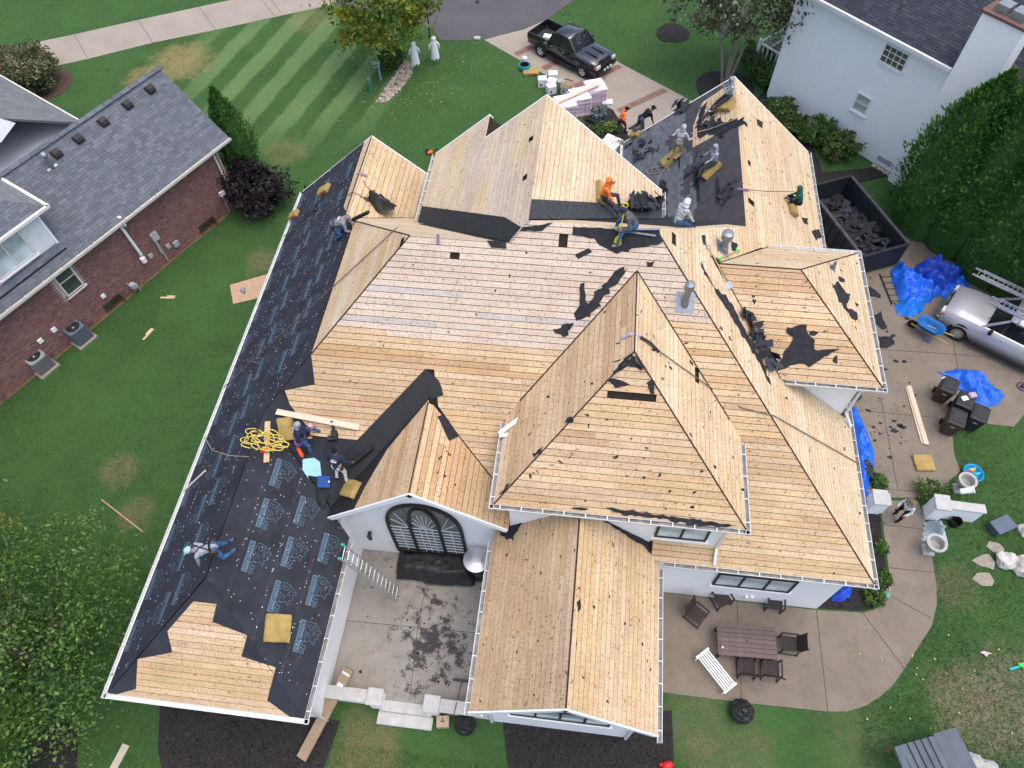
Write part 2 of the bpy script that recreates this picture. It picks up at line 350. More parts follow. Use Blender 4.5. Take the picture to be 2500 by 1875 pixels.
PF.planks([[(-8.25, 10.57), (-6.8, 10.57), (-4.69, 12.48), (-8.45, 12.48), (-8.29, 11.86), (-9.3, 11.64), (-9.11, 11.3)],
           [(-1.6, 9.2), (-1.6, 11.9), (-1.02, 12.48), (-4.4, 12.48), (-4.2, 11.6)],
           [(-8.45, 12.48), (-1.02, 12.48), (1.68, 15.17), (1.68, 16.13), (-1.75, 16.13), (-2.28, 15.6), (-5.42, 15.6), (-8.45, 12.6)],
           [(4.95, 8.8), (3.02, 8.8), (3.02, 8.27), (9.98, 8.27), (2.12, 16.13), (1.68, 16.13), (1.68, 15.17), (4.95, 11.9)]],
          mPF, holes=[hole(PF, 1110, 629, .3, .22), hole(PF, 1375, 588), hole(PF, 1526, 598)])
PR.planks([[(9.98, 8.27), (9.98, 14.2), (6.45, 14.2), (4.38, 16.76), (4.38, 18.39), (2.12, 16.13)],
           [(4.38, 16.76), (6.45, 19.4), (9.98, 19.4), (9.98, 28.65), (5.76, 28.65), (5.76, 19.77), (4.38, 18.39)]],
          mixm(W_PALE, W_PALE, W_YEL), holes=[hole(PR, 1645, 583, .5, .2)]+[hole(PR, x, y, .3, .26) for x, y in ((1820, 302), (1827, 396), (1835, 494))], bw=.19)
PL.planks([[(-9.55, 24.1), (-9.45, 20.2), (-8.45, 18.3), (-8.45, 12.6), (-5.42, 15.6), (-9.17, 19.33), (-9.17, 24.1)]], mixm(W_YEL, W_YEL, W_PALE, W_TAN), bw=.185, holes=[hole(PL, 975, 607, .9, .25)])
CL.planks([[(-1.99, 8.48), (1.68, 12.15), (1.68, 15.17), (-1.99, 11.5)]], mixm(W_TAN, W_YEL, W_YEL, W_ORG), holes=[hole(CL, 1369, 850, .2, .2)])
CRt.planks([[(5.35, 8.48), (5.35, 11.5), (1.68, 15.17), (1.68, 12.15)]], mixm(W_YEL, W_YEL, W_PALE), holes=[hole(CRt, 1700, 915, .55, .2)])
CFr.planks([[(-1.99, 8.48), (5.35, 8.48), (1.68, 12.15)]], mixm(W_TAN, W_TAN, W_YEL, W_ORG), bw=.205, holes=[(1.03, 2.42, 3.56, 3.78)])
RF.planks([[(6.76, 13.82), (9.98, 13.82), (7.04, 16.76), (4.38, 16.76)]], mixm(W_TAN, W_TAN, W_ORG, W_YEL), bw=.205)
RR.planks([[(9.98, 13.82), (9.98, 19.7), (7.04, 16.76)]], mixm(W_PALE, W_YEL), bw=.19)
RB.planks([[(9.98, 19.7), (6.76, 19.7), (4.38, 16.76), (7.04, 16.76)]], mixm(W_PALE, W_YEL), bw=.19)
WL.planks([[(-2.15, 3.2), (.575, 3.2), (.575, 8.8), (-2.15, 8.8)]], mixm(W_YEL, W_TAN, W_TAN, W_ORG), bw=.195)
WR.planks([[(3.3, 3.2), (3.3, 8.8), (.575, 8.8), (.575, 3.2)]], mixm(W_YEL, W_YEL, W_TAN), bw=.195)
GL.planks([[(-6.4, 19.66), (-2.28, 15.6), (-1.75, 16.13), (-1.75, 22.2), (-4.05, 22.2), (-4.05, 23.6), (-6.4, 23.6)]], mixm(W_PALE, W_PALE, W_GREY, W_GREY), holes=[hole(GL, 1296, 339), hole(GL, 1280, 434)], bw=.2)
GR.planks([[(-1.75, 16.4), (2.85, 20.95), (2.85, 22.2), (-1.75, 22.2)]], mixm(W_PALE), bw=.2)
FLR.planks([[(-9.17, 19.33), (-6.0, 22.47), (-6.0, 24.1), (-9.17, 24.1)]], mixm(W_YEL, W_YEL, W_PALE), bw=.24)
def sg(p): return tuple(SGL.px(*p)[:2])
c2 = lambda x, y: (600+x*700/2212, 900+y*525/1659)
SGL.planks([[(-6.55, 8.45), (-4.52, 8.45), (-4.52, 11.7), (-4.62, 11.6), (-5.75, 10.35), (-6.3, 9.2)]], mixm(W_TAN, W_TAN, W_ORG, W_YEL))
SGR.planks([[(-1.6, 8.45), (-1.6, 9.36), (-4.3, 11.6), (-4.52, 11.6), (-4.52, 8.45)]], mixm(W_TAN, W_ORG, W_YEL))
LBK.planks([[(-5.42, 15.6), (-2.28, 15.6), (-6.0, 19.27), (-6.0, 22.47), (-9.17, 19.33)]], mixm(W_PALE, W_GREY))
MBK.planks([[(-1.75, 16.13), (2.12, 16.13), (5.76, 19.77), (5.2, 20.3), (3.2, 17.55), (-.5, 17.4)]], mixm(W_PALE))
PLF.planks([[(-12.72, 2.46), (-7.4, 2.46), (-8.07, 2.77), (-7.84, 3.58), (-8.88, 3.74), (-8.72, 4.26), (-9.78, 4.47), (-9.66, 4.9), (-10.36, 4.9), (-11.14, 4.13), (-10.98, 3.64), (-12.06, 3.38), (-12.11, 2.65)]], mixm(W_YEL, W_TAN, W_TAN))
GAR.planks([[(4.2, 25.6), (5.76, 25.6), (5.76, 28.4), (4.6, 28.2), (4.25, 27)]], mixm(W_YEL), bw=.2, h=.016)
# ---- black synthetic underlayment in lapped courses, printed with the maker's mark
def text_faces(s, size, x, y):
    cu = bpy.data.curves.new('t', 'FONT'); cu.body = s; cu.size = size; cu.resolution_u = 2; ob = bpy.data.objects.new('t', cu); COL.objects.link(ob)
    dg = bpy.context.evaluated_depsgraph_get(); me = bpy.data.meshes.new_from_object(ob.evaluated_get(dg)); vs = [(v.co.x+x, v.co.y+y) for v in me.vertices]; fs = [list(p.vertices) for p in me.polygons]
    bpy.data.objects.remove(ob); bpy.data.meshes.remove(me); return vs, fs
def ribbon(mb, pts, w, z):
    n = len(pts)
    for i in range(n-1):
        p, q = Vector(pts[i]), Vector(pts[i+1]); d = (q-p).normalized(); k = Vector((-d.y, d.x))*w/2; e = d*w*.3
        mb.add([(*(p-k-e), z), (*(q-k+e), z), (*(q+k+e), z), (*(p+k-e), z)], [(0, 1, 2, 3)])
mbp = MB(); mbp.add([(0, 0, .0), (1.0, 0, .0), (1.0, .2, .0), (0, .2, .0)], [(0, 1, 2, 3)])
mbp.mi = 1; vs, fs = text_faces('RhinoRoof', .215, .035, .03); mbp.add([(a, b, .002) for a, b in vs], fs)
mbp.mi = 0; vs, fs = text_faces('U20', .25, .60, .23); mbp.add([(a, b, .001) for a, b in vs], fs)
for ln in ([(.02, .25), (0, .4), (.03, .55), (.10, .63), (.16, .74), (.23, .84), (.30, .80), (.33, .71), (.40, .77), (.48, .74), (.50, .64), (.60, .68), (.68, .62), (.60, .58), (.57, .50), (.63, .40), (.58, .30), (.46, .25), (.34, .28), (.28, .22)],
           [(.10, .36), (.12, .48), (.20, .52), (.24, .44), (.20, .35), (.10, .36)], [(.25, .58), (.33, .62), (.40, .57), (.33, .54), (.25, .58)], [(.34, .28), (.36, .40), (.44, .46), (.52, .44)],
           [(.03, .55), (.14, .56), (.22, .62), (.23, .84)], [(.40, .34), (.47, .36), (.52, .33)], [(.06, .30), (.16, .27), (.28, .22)]): ribbon(mbp, ln, .015, .0015)
PRINTME = mbp.mesh('printed_mark', [PRINT, UNDER])
CAP = pm('cap_white', (.75, .76, .78), .5, .05); CAPO = pm('cap_orange', (.6, .12, .08), .5, .1)
def inpoly(q, x, y):
    c = False; m = len(q)
    for i in range(m):
        a, b = q[i], q[(i+1) % m]
        if (a[1] > y) != (b[1] > y) and x < (b[0]-a[0])*(y-a[1])/(b[1]-a[1])+a[0]: c = not c
    return c
def underlay(S, poly, course=1.12, flip=1, prints=True, z0=.004, caps=60, step=1.6, inv0=None):
    q = [S.to2(p) for p in poly]; b0 = min(p[1] for p in q); b1 = max(p[1] for p in q); b = b0; i = 0
    while b < b1-.02:
        st = clip(clip(q, 0, -1, -b), 0, 1, min(b+course+.08, b1)); zz = z0+i*.0045
        sh = S.sheet(st, zz) if len(st) > 2 else None
        if sh:
            a0 = min(p[0] for p in q); a1 = max(p[0] for p in q); mb = MB()
            for yy in (b+course-.03, b+course-.10):
                seg = clip(clip(st, 0, -1, -yy), 0, 1, yy+.008)
                if len(seg) > 2: mb.prism(seg, zz+.0042, zz+.0048)
            if mb.v: mb.build('lap_line', LAPM, sh)
            if prints:
                inv = i % 2 if inv0 is None else inv0; x = a0+.3+(i % 2)*.7+(i % 3)*.2; sc = .95
                while x < a1:
                    y0_ = b+.12; pts = [(x, y0_), (x+sc, y0_), (x+sc, y0_+.4), (x, y0_+.4), (x+.3, y0_+.8)] if not inv else [(x, y0_+.78), (x+sc, y0_+.78), (x+sc, y0_+.4), (x, y0_+.4), (x+.6, y0_)]
                    if all(inpoly(q, *p) for p in pts):
                        o = link('printed_mark', PRINTME, sh); o.location = (x if not inv else x+sc, y0_ if not inv else y0_+.78, zz+.0091); o.rotation_euler = (0, 0, math.pi if inv else 0); o.scale = (sc, sc*.95, 1)
                    x += step
            mb = MB()
            for k in range(int(caps*max(.3, (a1-a0)/10))):
                x = random.uniform(a0, a1); y = b+course-.05+random.gauss(0, .02) if random.random() < .45 else random.uniform(b, b+course)
                if inpoly(st, x, y): mb.mi = 0 if random.random() < .8 else 1; r = .012; mb.prism([(x+r*math.cos(t*1.047), y+r*math.sin(t*1.047)) for t in range(6)], zz+.004, zz+.012)
            if mb.v: mb.build('cap_nails', [CAP, CAPO], sh)['kind'] = 'stuff'
        b += course; i += 1
LAPM = pm('lap_line_grey', (.055, .06, .075), .7, .2)
underlay(PL, [(-13.03, 2.46), (-13.03, 24.1), (-9.55, 24.1), (-9.45, 20.2), (-8.45, 18.3), (-8.45, 12.6), (-9.98, 11.07), (-9.98, 5.5)], caps=70)
underlay(PLR, [(-6.93, 2.46), (-6.93, 8.04), (-9.98, 11.07), (-9.98, 5.5)], caps=110, inv0=1, step=1.4)
PLF.sheet([PLF.to2(p) for p in ((-13.0, 2.47), (-6.96, 2.47), (-9.98, 5.49))], -.028)
PF.sheet([PF.to2(p) for p in [(-9.98, 11.07), (-8.45, 12.6), (-8.29, 11.86), (-9.37, 11.64), (-9.11, 11.3), (-8.25, 10.53), (-6.77, 10.57), (-6.4, 10.2), (-7.6, 8.8)]], .003)
PF.sheet([PF.to2(p) for p in [(-7.6, 8.8), (-7.14, 10.27), (-4.69, 12.48), (-4.23, 12.23), (-4.1, 12.02), (-4.52, 11.78)]], .008, pm('valley_membrane', (.018, .019, .021), .6, .2, 2), 'valley_membrane')
PF.sheet([PF.to2(p) for p in [(-4.5, 12.1), (-4.16, 12.12), (-4.05, 11.88), (-4.45, 11.74)]], .013, bpy.data.materials['valley_membrane'], 'valley_membrane')
SGL.sheet([SGL.to2(p) for p in [(-7.63, 8.74), (-7.63, 8.45), (-6.55, 8.45), (-6.3, 9.2), (-5.75, 10.35), (-4.62, 11.6), (-4.52, 11.78)]], .004, bpy.data.materials['valley_membrane'], 'valley_membrane')
# ---- felt remains and debris on the bare decks
felt_px(PF, [(1398, 553), (1608, 562), (1620, 593), (1545, 608), (1518, 615), (1505, 618), (1462, 600), (1450, 585), (1397, 572)], .03)
felt_px(PF, [(1403, 622), (1438, 606), (1446, 615), (1411, 633)], .008)
felt_px(PF, [(1416, 692), (1426, 690), (1430, 738), (1446, 748), (1434, 772), (1408, 785), (1400, 765), (1414, 745)], .02)
felt_px(PF, [(1505, 660), (1540, 652), (1500, 700), (1470, 735), (1440, 770), (1415, 785), (1450, 720), (1480, 690)], .09, .12)
felt_px(PF, [(1352, 805), (1400, 785), (1385, 815), (1372, 824)], .05, .1)
felt_px(PF, [(1578, 640), (1600, 638), (1592, 652), (1582, 650)], .03, .1)
felt_px(CL, [(1532, 872), (1545, 864), (1545, 868), (1508, 907), (1496, 918), (1514, 890)], .03, .1)
felt_px(CRt, [(1546, 866), (1558, 874), (1574, 906), (1570, 906)], .02, .12)
felt_px(CFr, [(1545, 867), (1568, 904), (1556, 896), (1540, 897), (1530, 893), (1508, 907)], .03, .1)
felt_px(CFr, [(1480, 928), (1498, 922), (1540, 940), (1500, 945)], .03, .1); felt_px(CFr, [(1575, 932), (1598, 930), (1600, 960), (1585, 960)], .04, .1)
felt_px(CFr, [(1480, 1240), (1570, 1250), (1700, 1268), (1800, 1283), (1740, 1286), (1650, 1275), (1630, 1268), (1560, 1262), (1500, 1252)], .035, .11)
felt_px(CFr, [(1392, 1238), (1436, 1240), (1430, 1246), (1400, 1244)], .02, .1)
felt_px(CL, [(1230, 985), (1260, 980), (1245, 1010), (1238, 1012)], .05, .1); felt_px(CL, [(1385, 1022), (1400, 1015), (1405, 1032), (1380, 1035)], .05, .1)
felt_px(CL, [(1300, 1110), (1330, 1088), (1320, 1105), (1305, 1118)], .03, .1); felt_px(CL, [(1220, 1205), (1245, 1178), (1240, 1190), (1222, 1208)], .03, .1)
felt_px(RF, [(1920, 800), (1967, 792), (1970, 815), (1990, 832), (1985, 855), (2048, 852), (2000, 878), (1975, 900), (1950, 885), (1895, 905), (1912, 860), (1935, 825), (1920, 810)], .05, .14)
felt_px(RF, [(1975, 808), (1998, 810), (1988, 822), (1978, 820)], .03, .1); felt_px(RF, [(2035, 870), (2045, 866), (2043, 888), (2033, 882)], .02, .1)
felt_px(RR, [(2030, 695), (2045, 690), (2052, 710), (2075, 720), (2068, 740), (2060, 750), (2090, 760), (2093, 782), (2080, 780), (2055, 742), (2045, 735), (2050, 718)], .05, .12)
felt_px(RR, [(2045, 675), (2060, 680), (2063, 690), (2050, 688)], .02, .1); felt_px(RR, [(2088, 738), (2095, 745), (2090, 748)], .02, .1)
felt_px(PR, [(1710, 640), (1740, 700), (1770, 720), (1800, 770), (1830, 830), (1870, 900), (1880, 940), (1850, 880), (1800, 800), (1760, 730), (1720, 670)], .08, .14)
felt_px(PR, [(1735, 625), (1760, 640), (1790, 680), (1782, 700), (1755, 660)], .07, .14); felt_px(PR, [(1785, 590), (1800, 595), (1798, 612), (1785, 610)], .05, .1)
felt_px(PR, [(1712, 575), (1720, 573), (1724, 600), (1716, 595)], .01, .1); felt_px(PR, [(1848, 290), (1862, 298), (1860, 312), (1848, 305)], .03, .1)
felt_px(PR, [(1956, 530), (1970, 535), (1972, 548), (1962, 545)], .03, .1); felt_px(PR, [(1980, 565), (2000, 560), (2008, 580), (1992, 585)], .05, .1)
felt_px(SGR, [(1068, 1017), (1095, 1006), (1121, 1065), (1096, 1077)], .002, .5, name='felt_offcut')
felt_px(SGR, [(1100, 1005), (1115, 1000), (1122, 1020), (1110, 1025)], .03, .1)
felt_px(WR, [(1466, 1268), (1480, 1270), (1585, 1318), (1640, 1332), (1646, 1360), (1600, 1364), (1575, 1338)], .035, .14); felt_px(WL, [(1208, 1252), (1240, 1254), (1288, 1262), (1262, 1296), (1252, 1318), (1232, 1312), (1215, 1300)], .06, .14, name='tar_patch')
felt_px(WR, [(1408, 1470), (1416, 1462), (1418, 1485), (1410, 1495)], .015, .1); felt_px(WR, [(1445, 1480), (1452, 1478), (1452, 1487)], .01, .1)
scraps(PF, [(-8.3, 10.7), (-4.6, 12.5), (1.6, 15.3), (1.6, 16), (-5, 15.4)], 260, .015, .07); scraps(PF, [(4.96, 8.4), (9.6, 8.4), (2.4, 16), (1.8, 15)], 170, .015, .07)
scraps(CFr, [(-1.9, 8.5), (5.2, 8.5), (1.68, 12)], 160, .015, .10); scraps(CL, [(-1.9, 8.7), (1.68, 12.2), (1.68, 15), (-1.9, 11.4)], 130, .015, .12); scraps(CRt, [(5.3, 8.6), (5.3, 11.4), (1.68, 15), (1.68, 12.2)], 150, .015, .12)
scraps(RF, [(6.8, 13.9), (9.9, 13.9), (7, 16.7), (4.5, 16.7)], 80, .02, .12); scraps(RR, [(9.9, 14), (9.9, 19.5), (7.1, 16.7)], 60, .02, .12); scraps(PR, [(9.9, 8.5), (9.9, 14), (6.5, 14), (4.4, 16.5), (2.3, 16.1)], 200, .015, .10)
scraps(PR, [(9.9, 19.5), (9.9, 28.5), (5.8, 28.5), (5.8, 20)], 170, .015, .10); scraps(WL, [(-2, 3.3), (.55, 3.3), (.55, 8.7), (-2, 8.7)], 200, .012, .07); scraps(WR, [(3.2, 3.3), (3.2, 8.7), (.6, 8.7), (.6, 3.3)], 130, .012, .08)
scraps(SGR, [(-1.7, 8.5), (-1.7, 9.3), (-4.4, 11.4), (-4.4, 8.5)], 90, .012, .07); scraps(SGL, [(-6.4, 8.5), (-4.6, 8.5), (-4.6, 11)], 40, .012, .05); scraps(GL, [(-6.3, 20), (-2.5, 16), (-1.8, 22), (-6.3, 23)], 120, .012, .05)
scraps(PLF, [(-12.6, 2.5), (-7.4, 2.5), (-10, 4.9)], 90, .012, .05); scraps(FLR, [(-9, 20), (-6.1, 22.8), (-6.1, 24), (-9, 24)], 40, .012, .05); scraps(RB, [(9.9, 19.6), (6.8, 19.6), (4.6, 16.8), (7, 16.8)], 60, .02, .08)

# dark open joints where the bare slopes meet
def seam(S, p, q, w=.035, T=None, h=.0):
    a, b = S.pt(*p, h), S.pt(*q, h); MB().beam(a, b, w, .03).build('hip_joint', ATTIC, S.obj.parent)
for S, p, q in ((PF, (9.98, 8.27), (2.12, 16.13)), (PF, (-8.45, 12.6), (-5.42, 15.6)), (CFr, (-1.99, 8.48), (1.68, 12.15)), (CFr, (5.35, 8.48), (1.68, 12.15)), (CL, (1.68, 12.15), (1.68, 15.17)), (PF, (1.68, 15.17), (4.95, 11.9)), (PF, (1.68, 15.17), (-1.6, 11.9)), (RF, (9.98, 13.82), (7.04, 16.76)), (RB, (9.98, 19.7), (7.04, 16.76)), (RF, (7.04, 16.76), (4.38, 16.76)), (RF, (4.38, 16.76), (6.76, 13.82)), (RB, (4.38, 16.76), (6.76, 19.7)), (WL, (.575, 3.2), (.575, 8.8)), (SGL, (-4.52, 8.45), (-4.52, 11.6)), (SGR, (-4.5, 11.75), (-1.6, 9.36)), (PL, (-9.17, 24.1), (-9.17, 19.33)), (PL, (-9.17, 19.33), (-5.42, 15.6)), (FLR, (-9.17, 19.33), (-6.0, 22.47))): seam(S, p, q)
# ---------------------------------------------------------------- walls, openings, gutters of the stripped house
m, nt_, b_ = base('painted_brick', .6, 0, .25); tc = _n(nt_, 'ShaderNodeTexCoord')
br = _n(nt_, 'ShaderNodeTexBrick'); br.inputs['Color1'].default_value = (.86, .87, .88, 1); br.inputs['Color2'].default_value = (.81, .83, .85, 1); br.inputs['Mortar'].default_value = (.72, .74, .77, 1)
br.inputs['Scale'].default_value = 1; br.inputs['Brick Width'].default_value = .21; br.inputs['Row Height'].default_value = .075; br.inputs['Mortar Size'].default_value = .006
mpn = _n(nt_, 'ShaderNodeVectorMath', operation='DOT_PRODUCT'); mpn.inputs[1].default_value = (1, 1, 0); nt_.links.new(tc.outputs['Object'], mpn.inputs[0])
sx_ = _n(nt_, 'ShaderNodeSeparateXYZ'); nt_.links.new(tc.outputs['Object'], sx_.inputs[0]); cx_ = _n(nt_, 'ShaderNodeCombineXYZ'); nt_.links.new(mpn.outputs['Value'], cx_.inputs[0]); nt_.links.new(sx_.outputs[2], cx_.inputs[1])
nt_.links.new(cx_.outputs[0], br.inputs['Vector']); nz = noise(nt_, tc.outputs['Object'], .9, 4); nt_.links.new(mixc(nt_, ramp(nt_, nz, ((.35, 0), (.8, .25))), br.outputs['Color'], (.62, .64, .66)), b_.inputs['Base Color']); bump(nt_, b_, br.outputs['Fac'], -.35, .006)
PBRICK = m
def wallbox(a, b, name='wall'): return MB().bb(a, b).build(name, PBRICK, house)
wallbox((-12.5, 2.96, -.1), (-7.4, 23.7, 3.86)); wallbox((-7.39, 9.15, -.1), (2.8, 21.7, 4.1)); wallbox((2.81, 8.63, -.1), (9.6, 28.2, 4.08)); wallbox((-1.65, 3.55, -.1), (2.85, 8.62, 3.95)); wallbox((1.9, 21.71, -.1), (2.8, 28.2, 4.05))
wallbox((-1.6, 8.8, 3.9), (4.95, 14.5, 6.9)); wallbox((5.2, 14.22, 4.6), (9.56, 19.3, 6.9)); wallbox((-6.0, 18.5, 4.11), (2.4, 21.8, 7.0)); wallbox((-6.0, 21.81, 0), (-3.3, 23.2, 7.0))
def gable(pts, v0, v1, name='gable_wall'):
    mb = MB(); n = len(pts); mb.add([(u, v0, z) for u, z in pts]+[(u, v1, z) for u, z in pts], [list(range(n)), list(range(n, 2*n))[::-1]]+[(i, n+i, n+(i+1) % n, (i+1) % n) for i in range(n)]); return mb.build(name, PBRICK, house)
gable([(-1.65, 3.94), (2.85, 3.94), (.575, 6.3)], 3.55, 3.8); gable([(-6.2, 6.9), (2.6, 6.9), (-1.75, 10.8)], 21.55, 21.8); gable([(2, 4), (9.5, 4), (5.76, 7.6)], 27.95, 28.2); gable([(-12.5, 3.8), (-6.0, 3.8), (-6.0, 4.3), (-9.17, 7.05)], 23.45, 23.7); gable([(-6, 6.9), (-4.05, 8.8), (-3.1, 7.9), (-3.1, 6.9)], 22.95, 23.2)
# courtyard wall with the arched window
gable([(-7.39, -.1), (-1.66, -.1), (-1.66, 4.98), (-4.52, 7.0), (-7.39, 4.62)], 8.93, 9.14)
def rake(p, q, w=.05, h=.2): return MB().beam(p, q, w, h).build('rake_trim', WHITE, house)
def rk(S, u0, u1, v, dv, name=None): p = S.pt(u0, v, -.09); q = S.pt(u1, v, -.09); return rake(p+Vector((0, dv, 0)), q+Vector((0, dv, 0)))
rk(SGL, -7.72, -4.52, 8.45, -.03); rk(SGR, -4.52, -1.62, 8.45, -.03); rk(WL, -2.2, .575, 3.2, -.03); rk(WR, .575, 3.33, 3.2, -.03)
rk(PL, -13.05, -9.17, 24.1, .03); rk(FLR, -9.17, -6.1, 24.1, .03); rk(PR, 9.98, 5.76, 28.65, .03); rk(GAR, 1.45, 5.76, 28.65, .03); rk(GL, -4.05, -1.75, 22.2, .03); rk(GR, -1.75, 2.85, 22.2, .03); rk(GL, -6.4, -4.05, 23.6, .03)
MB().add([(-7.39, 8.42, 4.45), (-4.52, 8.42, 6.95), (-1.66, 8.42, 4.95), (-1.66, 8.92, 4.95), (-4.52, 8.92, 6.95), (-7.39, 8.92, 4.45)], [(0, 1, 4, 5), (1, 2, 3, 4)]).build('soffit', WHITE, house)
# gutters: U-shaped trough with straps
def gutter(p, q, out, straps=.62, clean=False):
    p, q = Vector(p), Vector(q); d = (q-p).normalized(); o = Vector(out); L = (q-p).length; z = Vector((0, 0, 1)); mb = MB()
    prof = [(.0, -.16), (.0, -.02), (.012, -.02), (.012, -.115), (.11, -.115), (.128, -.012), (.142, -.012), (.142, -.03), (.12, -.135), (.012, -.16)]
    rs = [[e+o*a+z*b for a, b in prof] for e in (p, q)]; n = len(prof); vs = rs[0]+rs[1]; b0 = len(mb.v); fs = []
    flip = d.cross(z).dot(o) > 0
    for i in range(n):
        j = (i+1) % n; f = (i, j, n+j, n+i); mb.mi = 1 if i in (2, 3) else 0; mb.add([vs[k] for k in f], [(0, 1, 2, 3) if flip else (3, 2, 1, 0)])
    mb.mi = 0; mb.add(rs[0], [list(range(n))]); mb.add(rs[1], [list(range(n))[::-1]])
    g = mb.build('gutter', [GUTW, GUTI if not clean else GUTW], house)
    k = int(L/straps); me = MB().beam(o*.0+z*-.008, o*.135+z*-.008, .028, .006).mesh('gutter_strap', GUTW)
    for i in range(k): link('gutter_strap', me, g, loc=p+d*(L*(i+.5)/k))
    return g
gz = lambda z: z-.02
for a, b, o, c in (((3.45, 8.27, 4.2), (10.1, 8.27, 4.2), (0, -1, 0), 0), ((9.98, 8.13, 4.2), (9.98, 28.7, 4.2), (1, 0, 0), 0), ((6.9, 13.82, 7), (10.1, 13.82, 7), (0, -1, 0), 0), ((9.98, 13.68, 7), (9.98, 19.84, 7), (1, 0, 0), 0), ((6.9, 19.7, 7), (10.1, 19.7, 7), (0, 1, 0), 1),
                   ((-2.11, 8.48, 7), (5.47, 8.48, 7), (0, -1, 0), 0), ((-1.99, 8.34, 7), (-1.99, 11.3, 7), (-1, 0, 0), 0), ((5.35, 8.34, 7), (5.35, 11.3, 7), (1, 0, 0), 0), ((-2.15, 3.1, 4.05), (-2.15, 8.4, 4.05), (-1, 0, 0), 0), ((3.3, 3.0, 4.05), (3.3, 8.1, 4.05), (1, 0, 0), 0),
                   ((-13.03, 2.32, 4), (-13.03, 24.1, 4), (-1, 0, 0), 1), ((-13.15, 2.46, 4), (-6.8, 2.46, 4), (0, -1, 0), 1), ((-6.93, 2.32, 4), (-6.93, 7.9, 4), (1, 0, 0), 0), ((-6.4, 19.8, 7.05), (-6.4, 23.6, 7.05), (-1, 0, 0), 0), ((2.85, 20.9, 7.1), (2.85, 22.2, 7.1), (1, 0, 0), 0), ((1.45, 23.5, 4.12), (1.45, 28.65, 4.12), (-1, 0, 0), 1)):
    gutter(a, b, o, clean=bool(c))
# windows set in the walls
def window(c, w, h, out, panes, fr=FRAMEB, gl=GLASSL, bar=.07, parent=house, rows=1):
    c = Vector(c); o = Vector(out).normalized(); x = Vector((-o.y, o.x, 0)); z = Vector((0, 0, 1)); rm = Matrix((x, o, z)).transposed().to_4x4(); rm.translation = c
    wn = link('window', MB().box((0, .02, 0), (w, .04, h)).mesh('window', fr), parent, mw=rm); n = panes
    pw = (w-bar*(n+1))/n; ph = (h-bar*(rows+1))/rows; me = MB().box((0, 0, 0), (pw, .02, ph)).mesh('pane', gl)
    for i in range(n):
        for j in range(rows): link('pane', me, wn, loc=(-w/2+bar+pw/2+i*(pw+bar), .036, -h/2+bar+ph/2+j*(ph+bar)))
    mbw = MB()
    for s in (-1, 1): mbw.box((s*(w/2-bar/2), .05, 0), (bar, .06, h))
    for s in (-1, 1): mbw.box((0, .05, s*(h/2-bar/2)), (w-2*bar-.004, .06, bar))
    for i in range(1, n): mbw.box((-w/2+bar/2+i*(pw+bar), .05, 0), (bar*.9, .055, h-2*bar-.004))
    mbw.build('frame', fr, wn); MB().box((0, .06, -h/2-.05), (w+.16, .12, .06)).build('sill', WHITE, wn); return wn
a_, b_2 = PV(1738, 1423, 8.63), PV(1925, 1443, 8.63)
window(((a_.x+b_2.x)/2, 8.63, a_.z+.6), abs(b_2.x-a_.x), 1.2, (0, -1, 0), 3)
a_, b_2 = PV(1597, 1305, 8.8), PV(1722, 1318, 8.8); window(((a_.x+b_2.x)/2, 8.8, a_.z+.5), abs(b_2.x-a_.x), 1.0, (0, -1, 0), 2)
a_, b_2 = PV(1246, 1739, 3.55), PV(1486, 1773, 3.55); window(((a_.x+b_2.x)/2, 3.55, a_.z+.75), abs(b_2.x-a_.x), 1.5, (0, -1, 0), 4)
# arched window: dark frame, centre arch, glazing bars
p0, p1, p2 = PV(975, 1338, 8.93), PV(1138, 1341, 8.93), PV(1021, 1231, 8.93)
aw = (p1.x-p0.x)/2; ac = (p0.x+p1.x)/2; az0 = p0.z; az1 = p2.z; asp = az0+(az1-az0)*.52
def arch(w, z0, zs, z1, n=18): return [(-w, z0)]+[(-w*math.cos(math.pi*i/n), zs+(z1-zs)*math.sin(math.pi*i/n)**.8) for i in range(n+1)]+[(w, z0)]
AW = bpy.data.objects.new('arched_window', None); COL.objects.link(AW); AW.parent = house; AW.location = (ac, 8.93, 0)
def vprism(mb, poly, y0, y1):
    n = len(poly); mb.add([(x, y0, z) for x, z in poly]+[(x, y1, z) for x, z in poly], [list(range(n))[::-1], list(range(n, 2*n))]+[(i, (i+1) % n, n+(i+1) % n, n+i) for i in range(n)]); return mb
vprism(MB(), arch(aw, az0, asp, az1), -.01, -.03).build('glass', glass('arch_glass', (.06, .09, .10)), AW)
def archband(w, z0, zs, z1, t, y, mat, nm):
    mb = MB(); A = arch(w, z0, zs, z1); mb2 = [Vector((x, y, z)) for x, z in A]
    for i in range(len(A)-1): mb.beam(mb2[i], mb2[i+1], .09, t, up=(0, 1, 0) if False else (0, 0, 1) if abs(A[i][0]-A[i+1][0]) > 1e-3 else (0, 1, 0))
    return mb.build(nm, mat, AW)
archband(aw, az0, asp, az1, .11, -.06, FRAMEB, 'frame'); archband(aw*.40, az0, asp-.1, az1-.22, .10, -.065, FRAMEB, 'frame')
mbw = MB(); mbw.box((0, -.06, az0+.06), (2*aw, .09, .12)); mbw.build('frame', FRAMEB, AW)
MUNT = pm('muntin_white', (.55, .60, .62), .5, .05)
